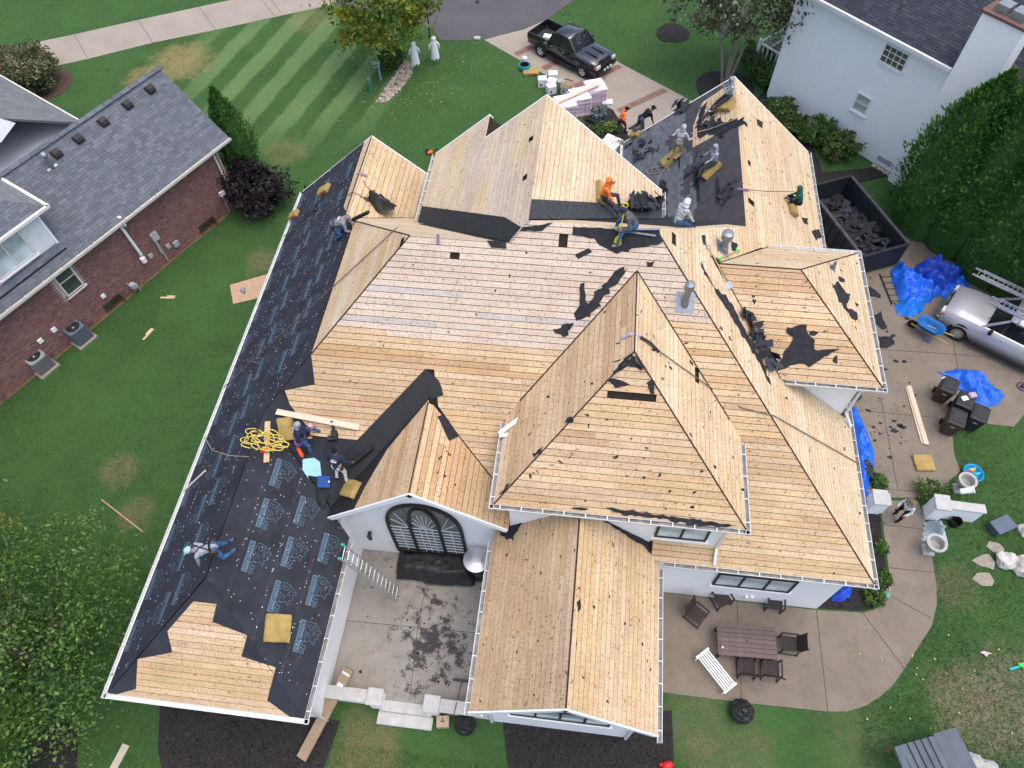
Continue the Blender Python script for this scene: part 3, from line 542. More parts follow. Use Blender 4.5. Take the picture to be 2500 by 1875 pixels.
for sx, hw in ((-.70, .28), (0, .38), (.70, .28)):
    for k in range(-1, 2) if hw > .3 else (0,):
        mb = MB(); x = sx*aw+k*aw*.17; ztop = asp+.15-(abs(x/aw)**2)*.35; mb.box((x, -.045, (az0+.12+ztop)/2), (.022, .02, ztop-az0-.12)); mb.build('muntin', MUNT, AW)
    for j in range(1, 9):
        z = az0+.1+j*(asp-az0)/8.2; MB().box((sx*aw, -.047, z), (2*hw*aw, .02, .022)).build('muntin', MUNT, AW)
for k in range(-3, 4):
    t = math.pi/2+k*.36; MB().beam((0, -.046, asp-.05), (math.cos(t)*aw*.37, -.046, asp-.05+math.sin(t)*(az1-asp)*.62), .02, .022).build('muntin', MUNT, AW)
for s in (-1, 1):
    for k in (1, 2): 
        t = math.pi/2-s*(.55+.32*k); MB().beam((s*aw*.42, -.046, asp+.05), (math.cos(t)*aw*.93, -.046, asp+math.sin(t)*(az1-asp)*.9), .02, .022).build('muntin', MUNT, AW)
archband(aw+.30, az0-.05, asp, az1+.26, .03, -.0, WHITE, 'trim')
lm = PV(905, 1300, 8.93); MB().box((lm.x, 8.86, lm.z+.1), (.10, .12, .10)).lathe([(.04, .0), (.09, -.02), (.07, -.30), (.03, -.32)], 8, (lm.x, 8.76, lm.z+.1)).build('wall_lantern', DARKM, house)
# flues and plumbing stacks
def flue(S, x, y, h, r, flash=.3, cap=True):
    p = S.px(x, y); f = link('flue', MB().lathe([(r*1.25, -.1), (r*1.2, .12), (r, .16), (r, h)], 12).mesh('flue', GALV), house, loc=p)
    if flash: MB().prism([(-flash, -flash), (flash, -flash), (flash, flash*1.3), (-flash, flash*1.3)], .004, .012).build('flashing', GALV, f, mw=Matrix.Translation(-Vector((0, 0, 0))) @ Matrix((S.X, S.Y, S.Z)).transposed().to_4x4())
    if cap:
        MB().lathe([(r*.9, h-.02), (r*1.55, h+.04), (r*1.6, h+.22), (r*1.5, h+.27), (r*.6, h+.32)], 14).build('cap', GALV, f)
    return f
flue(PR, 1766, 608, .48, .125, .26); flue(PF, 1672, 742, .66, .095, .28); flue(RR, 2033, 655, .35, .055, .12, False)
# downspouts
def spout(pts, w=.085, name='downspout'):
    mb = MB()
    for i in range(len(pts)-1): mb.beam(pts[i], pts[i+1], w, w*.75)
    return mb.build(name, GUTW, house)
spout([(5.1, 8.4, 6.85), (5.0, 8.72, 6.5), (5.0, 8.72, 4.75), (5.0, 8.3, 4.35)]); spout([(9.75, 13.85, 6.85), (9.63, 14.15, 6.5), (9.63, 14.15, 4.8), (9.95, 13.9, 4.3)])
spout([(-1.78, 3.15, 3.9), (-1.7, 3.5, 3.5), (-1.7, 3.5, .1)]); spout([(2.9, 3.3, 3.8), (2.8, 3.5, 3.4), (2.8, 3.5, .1)]); spout([(-7.3, 2.6, 3.8), (-7.3, 2.9, 3.4), (-7.3, 2.9, .1)])
p = CL.px(1240, 1045); MB().beam(p+Vector((-.25, -.25, .05)), p+Vector((.35, .25, .25)), .13, .02).build('trim_offcut', WHITE, house); p = CL.px(1232, 1060); MB().beam(p+Vector((-.15, -.1, .05)), p+Vector((.3, .0, .1)), .12, .02).build('trim_offcut', WHITE, house)
# meter boxes on the patio wall
for x, y in ((1822, 1455), (1835, 1455)): 
    p = PV(x, y, 8.63); MB().box((p.x, 8.58, p.z), (.13, .08, .18)).build('socket_box', WHITE, house)
# ================================================================ ground
def proj(p):
    v = Vector(p)-CAM; d = v.dot(CF); return (1250+FPX*v.dot(CR)/d, 937.5-FPX*v.dot(CU)/d)
def lawn_mat():
    m, nt, b = base('lawn_grass', .9, 0, .1); tc = _n(nt, 'ShaderNodeTexCoord'); co = tc.outputs['Object']
    big = noise(nt, co, .3, 6, .68); mid = noise(nt, co, 1.6, 4, .65); fine = noise(nt, mapped(nt, co, (1, 1.6, 1), rot=(0, 0, .6)), 16, 3, .7); vf = noise(nt, co, 60, 2, .7)
    c = ramp(nt, big, ((.38, (.022, .062, .019)), (.64, (.052, .128, .035))))
    c = mixc(nt, ramp(nt, mid, ((.40, 0), (.70, .6))), c, (.040, .088, .034)); c = mixc(nt, ramp(nt, noise(nt, co, 5, 4, .7), ((.45, .0), (.7, .5))), c, (.085, .17, .058)); c = mixc(nt, ramp(nt, fine, ((.42, .0), (.62, .7))), c, (.085, .185, .058)); c = mixc(nt, ramp(nt, vf, ((.36, .8), (.56, 0))), c, (.020, .044, .012))
    # mower stripes on the street-side lawn: the grass lies one way, then the other
    a, e = P(600, 235), P(745, 75); d = (e-a).normalized(); per = Vector((-d.y, d.x, 0)); cen = P(720, 160)
    dt = _n(nt, 'ShaderNodeVectorMath', operation='DOT_PRODUCT'); nt.links.new(co, dt.inputs[0]); dt.inputs[1].default_value = per
    wv = mth(nt, 'SINE', mth(nt, 'MULTIPLY', mth(nt, 'ADD', dt.outputs['Value'], mth(nt, 'MULTIPLY', noise(nt, co, .5, 2), .5)), 2*math.pi/2.3)); st = ramp(nt, mth(nt, 'ADD', mth(nt, 'MULTIPLY', wv, .5), .5), ((.35, 0), (.65, 1)))
    def mask(cc, r0, r1):
        ds = _n(nt, 'ShaderNodeVectorMath', operation='DISTANCE'); nt.links.new(co, ds.inputs[0]); ds.inputs[1].default_value = cc
        mr = _n(nt, 'ShaderNodeMapRange'); nt.links.new(ds.outputs['Value'], mr.inputs[0]); mr.inputs[1].default_value = r0; mr.inputs[2].default_value = r1; mr.inputs[3].default_value = 1; mr.inputs[4].default_value = 0; return mr.outputs[0]
    c = mixc(nt, mth(nt, 'MULTIPLY', mth(nt, 'MULTIPLY', st, mask(cen, 5, 9)), .55), c, (.16, .25, .10))
    pn = noise(nt, co, 1.3, 8, .8); pf = noise(nt, co, 12, 4, .8)
    for x, y, r, col, k in ((440, 150, 2.7, (.30, .22, .10), 1.0), (350, 190, 1.6, (.30, .22, .10), .9), (760, 50, 2.0, (.26, .20, .10), .5), (700, 370, 1.6, (.24, .18, .10), .55), (640, 640, 1.2, (.22, .16, .10), .7), (290, 1150, 1.1, (.20, .15, .10), .75), (330, 1255, 1.0, (.20, .15, .10), .7), (900, 1830, 1.6, (.22, .15, .09), .8),
                         (1700, 1760, 1.5, (.20, .15, .10), .45), (2330, 1430, 1.3, (.16, .12, .08), .7), (2420, 1740, 2.2, (.24, .18, .13), .85), (2330, 1700, 1.5, (.22, .16, .11), .55), (2470, 1640, 1.5, (.22, .17, .12), .6), (2100, 1820, 1.8, (.20, .15, .10), .35), (1830, 1850, 1.4, (.20, .15, .10), .45), (1720, 1850, 1.0, (.2, .15, .1), .4)):
        mk = mth(nt, 'MULTIPLY', mask(P(x, y), r*.45, r*1.25), 1.0); f = ramp(nt, mth(nt, 'ADD', mk, mth(nt, 'SUBTRACT', mth(nt, 'MULTIPLY', pn, 2.2), 1.25)), ((.30, 0), (.95, k))); f2 = mth(nt, 'MULTIPLY', f, ramp(nt, pf, ((.38, .1), (.58, 1))))
        c = mixc(nt, f2, c, col)
    nt.links.new(c, b.inputs['Base Color']); bump(nt, b, mth(nt, 'ADD', fine, vf), .7, .05); return m
LAWN = lawn_mat()
mb = MB(); N = 60
for i in range(N+1):
    for j in range(N+1): mb.v.append((-90+180*i/N, -60+200*j/N, 0))
mb.f = [[i*(N+1)+j, (i+1)*(N+1)+j, (i+1)*(N+1)+j+1, i*(N+1)+j+1] for i in range(N) for j in range(N)]; mb.m = [0]*len(mb.f); mb.sm = [False]*len(mb.f)
tag(mb.build('lawn', LAWN), kind='structure')
def aggregate(name, ca, cb, speck=(.45, .42, .38), dark=.3):
    m, nt, b = base(name, .85, 0, .2); tc = _n(nt, 'ShaderNodeTexCoord'); co = tc.outputs['Object']
    c = ramp(nt, noise(nt, co, .6, 5, .65), ((.3, ca), (.7, cb))); vo = _n(nt, 'ShaderNodeTexVoronoi', i_Scale=42.0); nt.links.new(co, vo.inputs['Vector'])
    c = mixc(nt, .42, c, mixc(nt, .5, vo.outputs['Color'], (.5, .45, .4)), 'MULTIPLY'); c = mixc(nt, .30, c, speck, 'MIX') if False else c
    c = mixc(nt, ramp(nt, noise(nt, co, 55, 2), ((.58, 0), (.7, .5))), c, speck); c = mixc(nt, ramp(nt, noise(nt, co, 1.9, 5, .7), ((.52, 0), (.75, dark))), c, [x*.45 for x in ca])
    nt.links.new(c, b.inputs['Base Color']); bump(nt, b, vo.outputs['Distance'], .3, .01); return m
AGG = aggregate('exposed_aggregate', (.185, .158, .128), (.250, .216, .178), (.35, .31, .26), .42); CONC = aggregate('driveway_concrete', (.31, .275, .235), (.38, .34, .29), (.46, .42, .37), .15); ASPH = pm('asphalt', (.068, .066, .072), .9, .18, .5, fine=(70, (.16, .16, .16), .5))
MULCH = pm('dark_mulch', (.014, .013, .014), .95, .6, 14, fine=(38, (.045, .040, .038), .9), bmp=1.0); SOIL = pm('soil', (.16, .105, .06), .95, .3, 3, fine=(20, (.07, .05, .03), .5))
JOINT = pm('joint_dark', (.07, .06, .055), .9, .2)
def sheet(name, pts, z, mat, kind='structure', t=.06, px=True):
    poly = [tuple(P(x, y, z)[:2]) for x, y in pts] if px else pts
    o = MB().prism(poly, z-t, z).build(name, mat); o['kind'] = kind; return o
def joints(o, lines, z, w=.025, mat=None):
    for ln in lines:
        for i in range(len(ln)-1):
            a, b = P(*ln[i], z+.002), P(*ln[i+1], z+.002); MB().beam(a, b, w, .006).build('joint', mat or JOINT, o)
dw = sheet('driveway', [(1800, 540), (2010, 540), (2210, 560), (2280, 600), (2400, 690), (2640, 800), (2900, 900), (2900, 1000), (2500, 1012), (2475, 1042), (2390, 1032), (2345, 1042), (2325, 1062), (2330, 1110), (2345, 1150), (2300, 1190), (2240, 1215), (2140, 1215), (1960, 1215), (1800, 900)], .03, AGG)
joints(dw, [[(2075, 1000), (2290, 1020)], [(2150, 970), (2192, 1195)], [(2095, 850), (2335, 865), (2480, 880)], [(2322, 800), (2340, 910)], [(2085, 1190), (2250, 1200)]], .03)
pt_ = sheet('patio', [(1560, 1690), (1617, 1690), (1813, 1715), (2021, 1737), (2069, 1737), (2116, 1722), (2150, 1700), (2180, 1673), (2208, 1632), (2243, 1578), (2275, 1527), (2287, 1477), (2286, 1429), (2278, 1375), (2268, 1310), (2256, 1258), (2240, 1222), (2140, 1222), (2151, 1245), (2164, 1343), (2172, 1406), (2175, 1429), (2164, 1467), (2132, 1489), (2107, 1496), (1993, 1489), (1560, 1440)], .034, AGG)
joints(pt_, [[(1993, 1488), (2021, 1737)], [(2107, 1497), (2208, 1632)], [(2175, 1455), (2275, 1510)], [(2172, 1386), (2280, 1398)], [(2155, 1280), (2255, 1292)], [(1799, 1465), (1811, 1715)]], .034)
nd = sheet('neighbour_driveway', [(-90, 145), (0, 122), (180, 84), (335, 49), (484, 17), (600, -8), (760, -40), (860, -20), (802, 13), (700, 35), (525, 73), (373, 104), (212, 144), (149, 158), (60, 175), (0, 186), (-90, 200)], .02, CONC)
joints(nd, [[(182, 84), (213, 142)], [(337, 49), (373, 104)], [(486, 17), (527, 73)], [(12, 122), (25, 150)], [(635, -5), (670, 38)], [(655, -10), (685, 30)]], .02, .03)
fd = sheet('front_driveway', [(1182, 97), (1225, 85), (1275, 73), (1339, 46), (1355, 62), (1516, 155), (1690, 247), (1800, 330), (1600, 450), (1497, 270), (1402, 221), (1300, 165)], .03, CONC)
st_ = sheet('street', [(660, -330), (700, -40), (790, 0), (860, 20), (1000, 45), (1060, 75), (1075, 97), (1110, 99), (1182, 96), (1225, 84), (1275, 72), (1339, 45), (1395, 5), (1440, -60), (1500, -330)], .012, ASPH)
sheet('front_bed', [(1400, 225), (1497, 268), (1600, 440), (1560, 470), (1440, 330)], .04, MULCH); sheet('mulch_bed', [(390, 1722), (470, 1705), (830, 1760), (790, 1875), (770, 1990), (420, 1990), (385, 1830)], .04, MULCH); sheet('mulch_bed', [(1225, 1735), (1640, 1735), (1645, 1850), (1640, 1990), (1250, 1990), (1238, 1850)], .04, MULCH)
sheet('mulch_bed', [(2080, 1180), (2143, 1222), (2158, 1343), (2168, 1410), (2171, 1429), (2160, 1462), (2130, 1484), (2105, 1491), (1993, 1484), (1960, 1440), (2040, 1380)], .03, MULCH); sheet('mulch_bed', [(1880, 200), (1960, 300), (2010, 420), (2140, 408), (2180, 425), (2000, 470), (1850, 240)], .04, MULCH)
sheet('mulch_bed', [(90, 1790), (160, 1760), (190, 1800), (185, 1890), (60, 1990), (0, 1900)], .04, MULCH)
c_ = P(1642, 82); sheet('mulch_ring', [(c_.x+1.05*math.cos(t*.35)*random.uniform(.92, 1.08), c_.y+1.05*math.sin(t*.35)*random.uniform(.92, 1.08)) for t in range(18)], .04, MULCH, px=False); c_ = P(1770, 215); sheet('mulch_ring', [(c_.x+1.7*math.cos(t*.35)*random.uniform(.92, 1.08), c_.y+1.7*math.sin(t*.35)*random.uniform(.92, 1.08)) for t in range(18)], .04, MULCH, px=False)
c_ = P(90, 205); sheet('mulch_bed', [(c_.x+2.2*math.cos(t*.35), c_.y+1.9*math.sin(t*.35)) for t in range(18)], .03, pm('brown_mulch', (.075, .05, .038), .95, .4, 9), px=False)
sheet('dirt_strip', [(-30, 1012), (60, 940), (200, 825), (330, 715), (440, 620), (560, 522), (548, 518), (400, 640), (0, 984)], .02, SOIL)
# brick bands across the front drive
BRK = base('clay_brick', .85, 0, .15); _nt = BRK[1]; gi = _n(_nt, 'ShaderNodeNewGeometry'); _nt.links.new(ramp(_nt, gi.outputs['Random Per Island'], ((0, (.20, .11, .09)), (.5, (.25, .15, .12)), (1, (.17, .10, .085)))), BRK[2].inputs['Base Color']); BRK = BRK[0]
for a, b in (((1258, 133), (1345, 92)), ((1325, 168), (1425, 120)), ((1402, 212), (1517, 160)), ((1510, 272), (1627, 218))):
    p, q = P(*a, .03), P(*b, .03); d = (q-p); L = d.length; d /= L; k = Vector((-d.y, d.x, 0)); mb = MB(); rm = Matrix((d, k, Vector((0, 0, 1)))).transposed()
    for i in range(int(L/.11)):
        for s in (-.5, .5): mb.box(p+d*(i*.11+.055)+k*(s*.215)+Vector((0, 0, .003)), (.10, .205, .02), rm)
    o = mb.build('brick_band', BRK, fd); o['kind'] = 'stuff'
# ================================================================ foliage
def leafmat(name, ca, cb, trans=.25, rough=.6):
    m, nt, b = base(name, rough, 0, .25); g = _n(nt, 'ShaderNodeNewGeometry'); c = ramp(nt, g.outputs['Random Per Island'], ((0, ca), (1, cb))); tc = _n(nt, 'ShaderNodeTexCoord')
    c = mixc(nt, ramp(nt, noise(nt, tc.outputs['Object'], 1.3, 3), ((.35, .0), (.7, .5))), c, [x*.62 for x in ca]); nt.links.new(c, b.inputs['Base Color'])
    t = _n(nt, 'ShaderNodeBsdfTranslucent'); nt.links.new(c, t.inputs[0]); mx = _n(nt, 'ShaderNodeMixShader', i_0=trans); out = nt.nodes['Material Output']
    nt.links.new(b.outputs[0], mx.inputs[1]); nt.links.new(t.outputs[0], mx.inputs[2]); nt.links.new(mx.outputs[0], out.inputs[0]); return m
BARK = pm('bark', (.075, .058, .045), .9, .35, 9, bmp=.6); BARKL = pm('bark_pale', (.20, .17, .14), .9, .3, 9, bmp=.5)
def leaves(mb, c, r, n, size, clump=0, droop=0.0, shell=.55, nm=1):
    c = Vector(c); r = Vector(r); cl = []
    for i in range(clump or 0):
        d = Vector((random.gauss(0, 1), random.gauss(0, 1), random.gauss(0, 1))).normalized()*random.uniform(shell, 1.0); cl.append((Vector((d.x*r.x, d.y*r.y, d.z*r.z)), random.uniform(.11, .30), random.randrange(nm)))
    for i in range(n):
        if cl:
            o, k, cm_ = random.choice(cl); d = Vector((random.gauss(0, 1), random.gauss(0, 1), random.gauss(0, .8)))*k*.55; p = c+o+Vector((d.x*r.x, d.y*r.y, d.z*r.z))
        else:
            d = Vector((random.gauss(0, 1), random.gauss(0, 1), random.gauss(0, 1))).normalized()*(random.uniform(shell, 1.0)); p = c+Vector((d.x*r.x, d.y*r.y, d.z*r.z))
        out = (p-c).normalized(); nrm = (out*.3+Vector((random.uniform(-1, 1), random.uniform(-1, 1), random.uniform(-.6, 1.0)))).normalized(); t = nrm.cross(Vector((random.uniform(-1, 1), random.uniform(-1, 1), random.uniform(-1, 1)))).normalized(); bt = nrm.cross(t)
        s = size*random.uniform(.5, 1.4); mb.mi = cm_ if cl and random.random() < .75 else random.randrange(nm); b = len(mb.v)
        mb.v += [tuple(p-t*s), tuple(p+bt*s*.5), tuple(p+t*s), tuple(p-bt*s*.5)]; mb.f.append([b, b+1, b+2, b+3]); mb.m.append(mb.mi); mb.sm.append(False)
def limbs(root, base_p, top, r0, n, spread, mat, start=.35):
    mb = MB(); base_p, top = Vector(base_p), Vector(top); H = top-base_p
    mb.tube([base_p, base_p+H*.3+Vector((random.uniform(-.1, .1), random.uniform(-.1, .1), 0)), base_p+H*.65, top], [r0, r0*.75, r0*.45, r0*.12], 8)
    for i in range(n):
        t = random.uniform(start, .9); p = base_p+H*t; a = random.uniform(0, 6.28); L = spread*random.uniform(.5, 1)*(1.1-t*.5)
        q = p+Vector((math.cos(a)*L, math.sin(a)*L, L*random.uniform(.4, .9))); m_ = (p+q)/2+Vector((0, 0, -.08*L)); mb.tube([p, m_, q], [r0*.38*(1.1-t), r0*.25*(1.1-t), r0*.06], 5)
    return mb.build('trunk', mat, root)
def tree(name, label, base_px, h, crown, n, size, mats, trunk=.14, bark=BARK, clump=60, group=None, cz=None, off=(0, 0), stems=1, bz=0, shell=.55):
    p = P(*base_px, bz); t = thing(name, label, 'tree', p, 0, group); cz = cz or h-crown[2]
    if stems == 1: limbs(t, (0, 0, -.05), (off[0]*.7, off[1]*.7, h*.92), trunk, 12, crown[0]*.85, bark)
    else:
        for k in range(stems): a = 6.28*k/stems; limbs(t, (.12*math.cos(a), .12*math.sin(a), -.05), (crown[0]*.45*math.cos(a)+off[0], crown[1]*.45*math.sin(a)+off[1], h*.85), trunk*.6, 6, crown[0]*.5, bark)
    mb = MB(); leaves(mb, (off[0], off[1], cz), crown, n, size, clump, shell=shell, nm=len(mats)); mb.build('crown', mats, t); return t
def shrub(name, label, px, r, h, n, size, mats, group=None, clump=24, cat='shrub', z=0):
    p = P(*px, z); t = thing(name, label, cat, p, 0, group); limbs(t, (0, 0, -.03), (0, 0, h*.6), .035, 7, r*.7, BARK, .1)
    mb = MB(); leaves(mb, (0, 0, h*.52), (r, r, h*.5), n, size, clump, shell=.5, nm=len(mats)); leaves(mb, (0, 0, h*.5), (r*.75, r*.75, h*.42), n//3, size*1.4, 0, shell=.8, nm=1); mb.build('foliage', mats, t); return t
L_MAP = [leafmat('maple_leaf', (.10, .17, .018), (.24, .28, .03), .3), leafmat('maple_leaf_turning', (.30, .26, .03), (.22, .22, .02), .3), leafmat('maple_leaf_green', (.06, .12, .015), (.12, .19, .025), .3)]
L_SIL = [leafmat('silver_leaf', (.075, .10, .05), (.16, .19, .12), .2), leafmat('silver_leaf_pale', (.20, .22, .17), (.28, .29, .23), .2), leafmat('silver_leaf_dark', (.04, .06, .025), (.08, .11, .05), .2), leafmat('red_leaf', (.12, .09, .04), (.10, .12, .05), .2)]
L_DK = [leafmat('broad_leaf', (0.055, 0.118, 0.028), (0.118, 0.203, 0.046), .25), leafmat('broad_leaf_light', (0.127, 0.220, 0.047), (0.189, 0.284, 0.072), .25), leafmat('broad_leaf_deep', (0.036, 0.083, 0.022), (0.073, 0.140, 0.032), .2)]
L_YEL = [leafmat('yellowing_leaf', (0.150, 0.213, 0.037), (0.250, 0.275, 0.044), .3), L_DK[1], leafmat('yellow_leaf', (.24, .22, .03), (.16, .18, .03), .3)]
L_ARB = [leafmat('arborvitae', (0.048, 0.132, 0.025), (0.108, 0.252, 0.048), .15), leafmat('arborvitae_light', (0.115, 0.248, 0.046), (0.155, 0.313, 0.063), .15), leafmat('arborvitae_deep', (0.037, 0.106, 0.026), (0.078, 0.187, 0.037), .1)]
L_PUR = [leafmat('purple_leaf', (.018, .013, .017), (.034, .025, .032), .1), leafmat('purple_leaf_deep', (.010, .008, .010), (.02, .015, .02), .1)]
L_VAR = [leafmat('variegated_leaf', (.10, .12, .045), (.22, .20, .12), .2), leafmat('variegated_dark', (.04, .065, .025), (.08, .11, .045), .2)]
tree('maple_tree', 'small maple turning yellow green between lawn and street', (958, 160), 7.2, (3.5, 3.1, 3.0), 6500, .15, L_MAP, .15, clump=95, cz=4.5, off=(-.2, 0))
tree('multi_stem_tree', 'grey green tree with several pale slanting stems before the white house', (1768, 212), 9.0, (4.0, 3.6, 3.4), 9000, .13, L_SIL, .16, BARKL, 110, cz=6.0, stems=4, off=(.3, 1.2))
tree('young_tree', 'thin young sapling in a ring of dark mulch', (1640, 88), 3.0, (.55, .55, 1.0), 260, .09, L_SIL, .04, BARKL, 12)
tree('corner_tree', 'dense dark green tree behind the hip of the felted wing', (190, 1660), 5.6, (3.7, 4.4, 2.3), 22000, .070, L_DK, .16, clump=210, cz=2.9, shell=.35, off=(-.5, .4))
tree('corner_tree', 'light yellow green tree at the lawn corner beside the darker one', (15, 1500), 6.5, (2.6, 3.6, 2.5), 15000, .074, L_YEL, .15, clump=150, cz=3.8, shell=.35, off=(-1.0, .2))
tree('corner_tree', 'low mid green tree over dark mulch at the bottom corner', (60, 1800), 4.6, (2.4, 2.4, 2.0), 9000, .08, [L_DK[0], L_DK[1], L_YEL[0]], .12, clump=90, cz=2.5, off=(-.6, -.5))
def arbor(name, label, px, h, r, n, size, group=None, mats=L_ARB, squash=1.0):
    p = P(*px, 0); t = thing(name, label, 'tree', p, 0, group); MB().tube([(0, 0, -.05), (0, 0, h*.9)], [r*.12, .02], 7).build('trunk', BARK, t); mb = MB()
    for i in range(n):
        tz = random.random()**.8; z = h*(.02+.98*tz); prof = (math.sin(math.pi*min(1, (tz*.86+.16)))**.75 if tz < .5 else (1-((tz-.42)/.58)**1.6)) if True else 1
        rr = r*max(.03, prof)*random.uniform(.78, 1.03)*(1+.10*math.sin(tz*23+i % 7)); a = random.uniform(0, 6.283); rr *= 1+.10*math.sin(a*5+tz*9)+.07*math.sin(a*11-tz*31); p2 = Vector((rr*math.cos(a), rr*math.sin(a)*squash, z))
        out = Vector((math.cos(a), math.sin(a), .35)).normalized(); upv = (Vector((0, 0, 1))*.8+out*.75+Vector((random.gauss(0, .3), random.gauss(0, .3), random.gauss(0, .2)))).normalized(); sd = upv.cross(out).normalized(); sd = (sd+out*random.uniform(-.6, .6)).normalized(); s = size*random.uniform(.6, 1.4); mb.mi = random.choices((0, 1, 2), (5, 2, 3))[0]
        b = len(mb.v); mb.v += [tuple(p2-upv*s*.6), tuple(p2+sd*s*.42), tuple(p2+upv*s), tuple(p2-sd*s*.42)]; mb.f.append([b, b+1, b+2, b+3]); mb.m.append(mb.mi); mb.sm.append(False)
    mb.mi = 2; mb.lathe([(r*.70, .1), (r*.80, h*.25), (r*.66, h*.5), (r*.4, h*.75), (r*.05, h*.95)], 10); mb.build('crown', mats, t); return t
for px, h, r, lab in (((2245, 545), 8.6, 2.1, 'tall arborvitae at the dumpster end of the hedge'), ((2325, 585), 9.4, 2.3, 'broad arborvitae of the hedge above the heap of blue tarps'), ((2410, 655), 9.8, 2.3, 'broad arborvitae of the hedge beside the roof ladders of the van'), ((2500, 725), 9.8, 2.3, 'arborvitae of the hedge standing alongside the silver van'), ((2590, 800), 9.6, 2.3, 'arborvitae of the hedge beyond the silver van'), ((2400, 535), 10.2, 2.4, 'tall arborvitae in the rear of the hedge before the chimney'), ((2500, 600), 10.6, 2.5, 'tallest arborvitae in the rear of the hedge')):
    arbor('arborvitae', lab, px, h, r, 9000, .14, 'arborvitae hedge by the driveway')
arbor('arborvitae', 'slim pointed arborvitae at the corner of the brick house', (608, 432), 5.6, 1.05, 3200, .12)
shrub('purple_shrub', 'rounded dark purple shrub at the corner of the brick house', (640, 505), 1.75, 2.5, 4200, .10, L_PUR, clump=60)
shrub('flowering_shrub', 'broad pale leaved shrub beside the neighbour driveway', (92, 205), 2.1, 2.3, 4200, .10, L_VAR, clump=60)
shrub('dark_shrub', 'low purple grey shrub at the foot of the pale leaved one', (95, 232), .8, .9, 700, .08, L_PUR)
shrub('round_shrub', 'dark round shrub under the maple by the rock bed', (955, 165), .95, 1.3, 1500, .08, [L_DK[2]])
for px, r, h, lab in (((1895, 290), 1.1, 1.3, 'reddish shrub against the white wall by the meters'), ((1975, 345), 1.2, 1.5, 'green shrub between the meters and the dumpster'), ((2040, 378), 1.15, 1.4, 'round green shrub nearest the crawl space vent'), ((1870, 205), 1.1, 1.5, 'dark shrub at the front corner of the white house'), ((1835, 170), 1.2, 1.6, 'dark green shrub below the porch railing'), ((1925, 318), .8, .9, 'small rust coloured shrub against the white wall')):
    shrub('foundation_shrub', lab, px, r, h, 1700, .08, [L_DK[0], L_DK[2], L_SIL[3]] if 'r' == lab[0] or 'rust' in lab else [L_DK[0], L_DK[2]])
for px, lab, mm in (((1462, 285), 'silver blue round plant in the front bed', [leafmat('blue_leaf', (.12, .18, .19), (.22, .29, .30), .1)]), ((1490, 320), 'loose green plants beside the man in orange', [L_DK[1], L_DK[0]]), ((1455, 330), 'small green clump in the front bed soil', [L_DK[0]]), ((1500, 365), 'yellow green clump by the lower shingle pallet', [L_YEL[0], L_DK[1]])): shrub('bed_plant', lab, px, .55, .6, 420, .06, mm, cat='plant')
for px, r, lab in (((2262, 1205), .65, 'leafy bush with red flowers behind the garden wall'), ((2142, 1180), .4, 'small leafy plant beside the tarp and gate pillar'), ((2155, 1415), .32, 'spiky grass tuft in the strip bed along the house'), ((2147, 1340), .28, 'small grass tuft in the strip bed along the house'), ((2130, 1462), .5, 'low green shrub in the curved mulch bed')): shrub('garden_plant', lab, px, r, r*1.1, 500, .06, [L_DK[0], L_DK[2], L_DK[1]], cat='plant')

# grass blades and fallen leaves
def grass_field(n, regions, name, mat, h=.06, w=.02, seed=1):
    rg = np.random.default_rng(seed); tot = sum(r[4] for r in regions); V = []
    for x0, x1, y0, y1, wt in regions:
        k = int(n*wt/tot); px = rg.uniform(x0, x1, k); py = rg.uniform(y0, y1, k); pts = []
        for a, b in zip(px, py):
            p = P(a, b); u, v = p.x, p.y
            if (-13.2 < u < 10.2 and 2.3 < v < 29) or any(inpoly(q, u, v) for q in NOGRASS): continue
            pts.append((u, v))
        V += pts
    pts = np.array(V); k = len(pts); an = rg.uniform(0, 6.28, (k, 3)); hh = h*rg.uniform(.5, 1.3, (k, 3)); off = rg.normal(0, .03, (k, 3, 2)); vs = np.zeros((k, 3, 3, 3))
    for j in range(3):
        cx, cy = pts[:, 0]+off[:, j, 0], pts[:, 1]+off[:, j, 1]; dx, dy = np.cos(an[:, j])*w/2, np.sin(an[:, j])*w/2; lx, ly = -np.sin(an[:, j])*hh[:, j]*.6, np.cos(an[:, j])*hh[:, j]*.6
        vs[:, j, 0] = np.stack([cx-dx, cy-dy, np.full(k, -.005)], 1); vs[:, j, 1] = np.stack([cx+dx, cy+dy, np.full(k, -.005)], 1); vs[:, j, 2] = np.stack([cx+lx, cy+ly, hh[:, j]], 1)
    me = bpy.data.meshes.new(name); nv = k*9; me.vertices.add(nv); me.vertices.foreach_set('co', vs.ravel()); me.loops.add(nv); me.loops.foreach_set('vertex_index', np.arange(nv)); me.polygons.add(nv//3); me.polygons.foreach_set('loop_start', np.arange(0, nv, 3)); me.polygons.foreach_set('loop_total', np.full(nv//3, 3)); me.materials.append(mat); me.update(calc_edges=True); o = link(name, me); o['kind'] = 'stuff'; return o
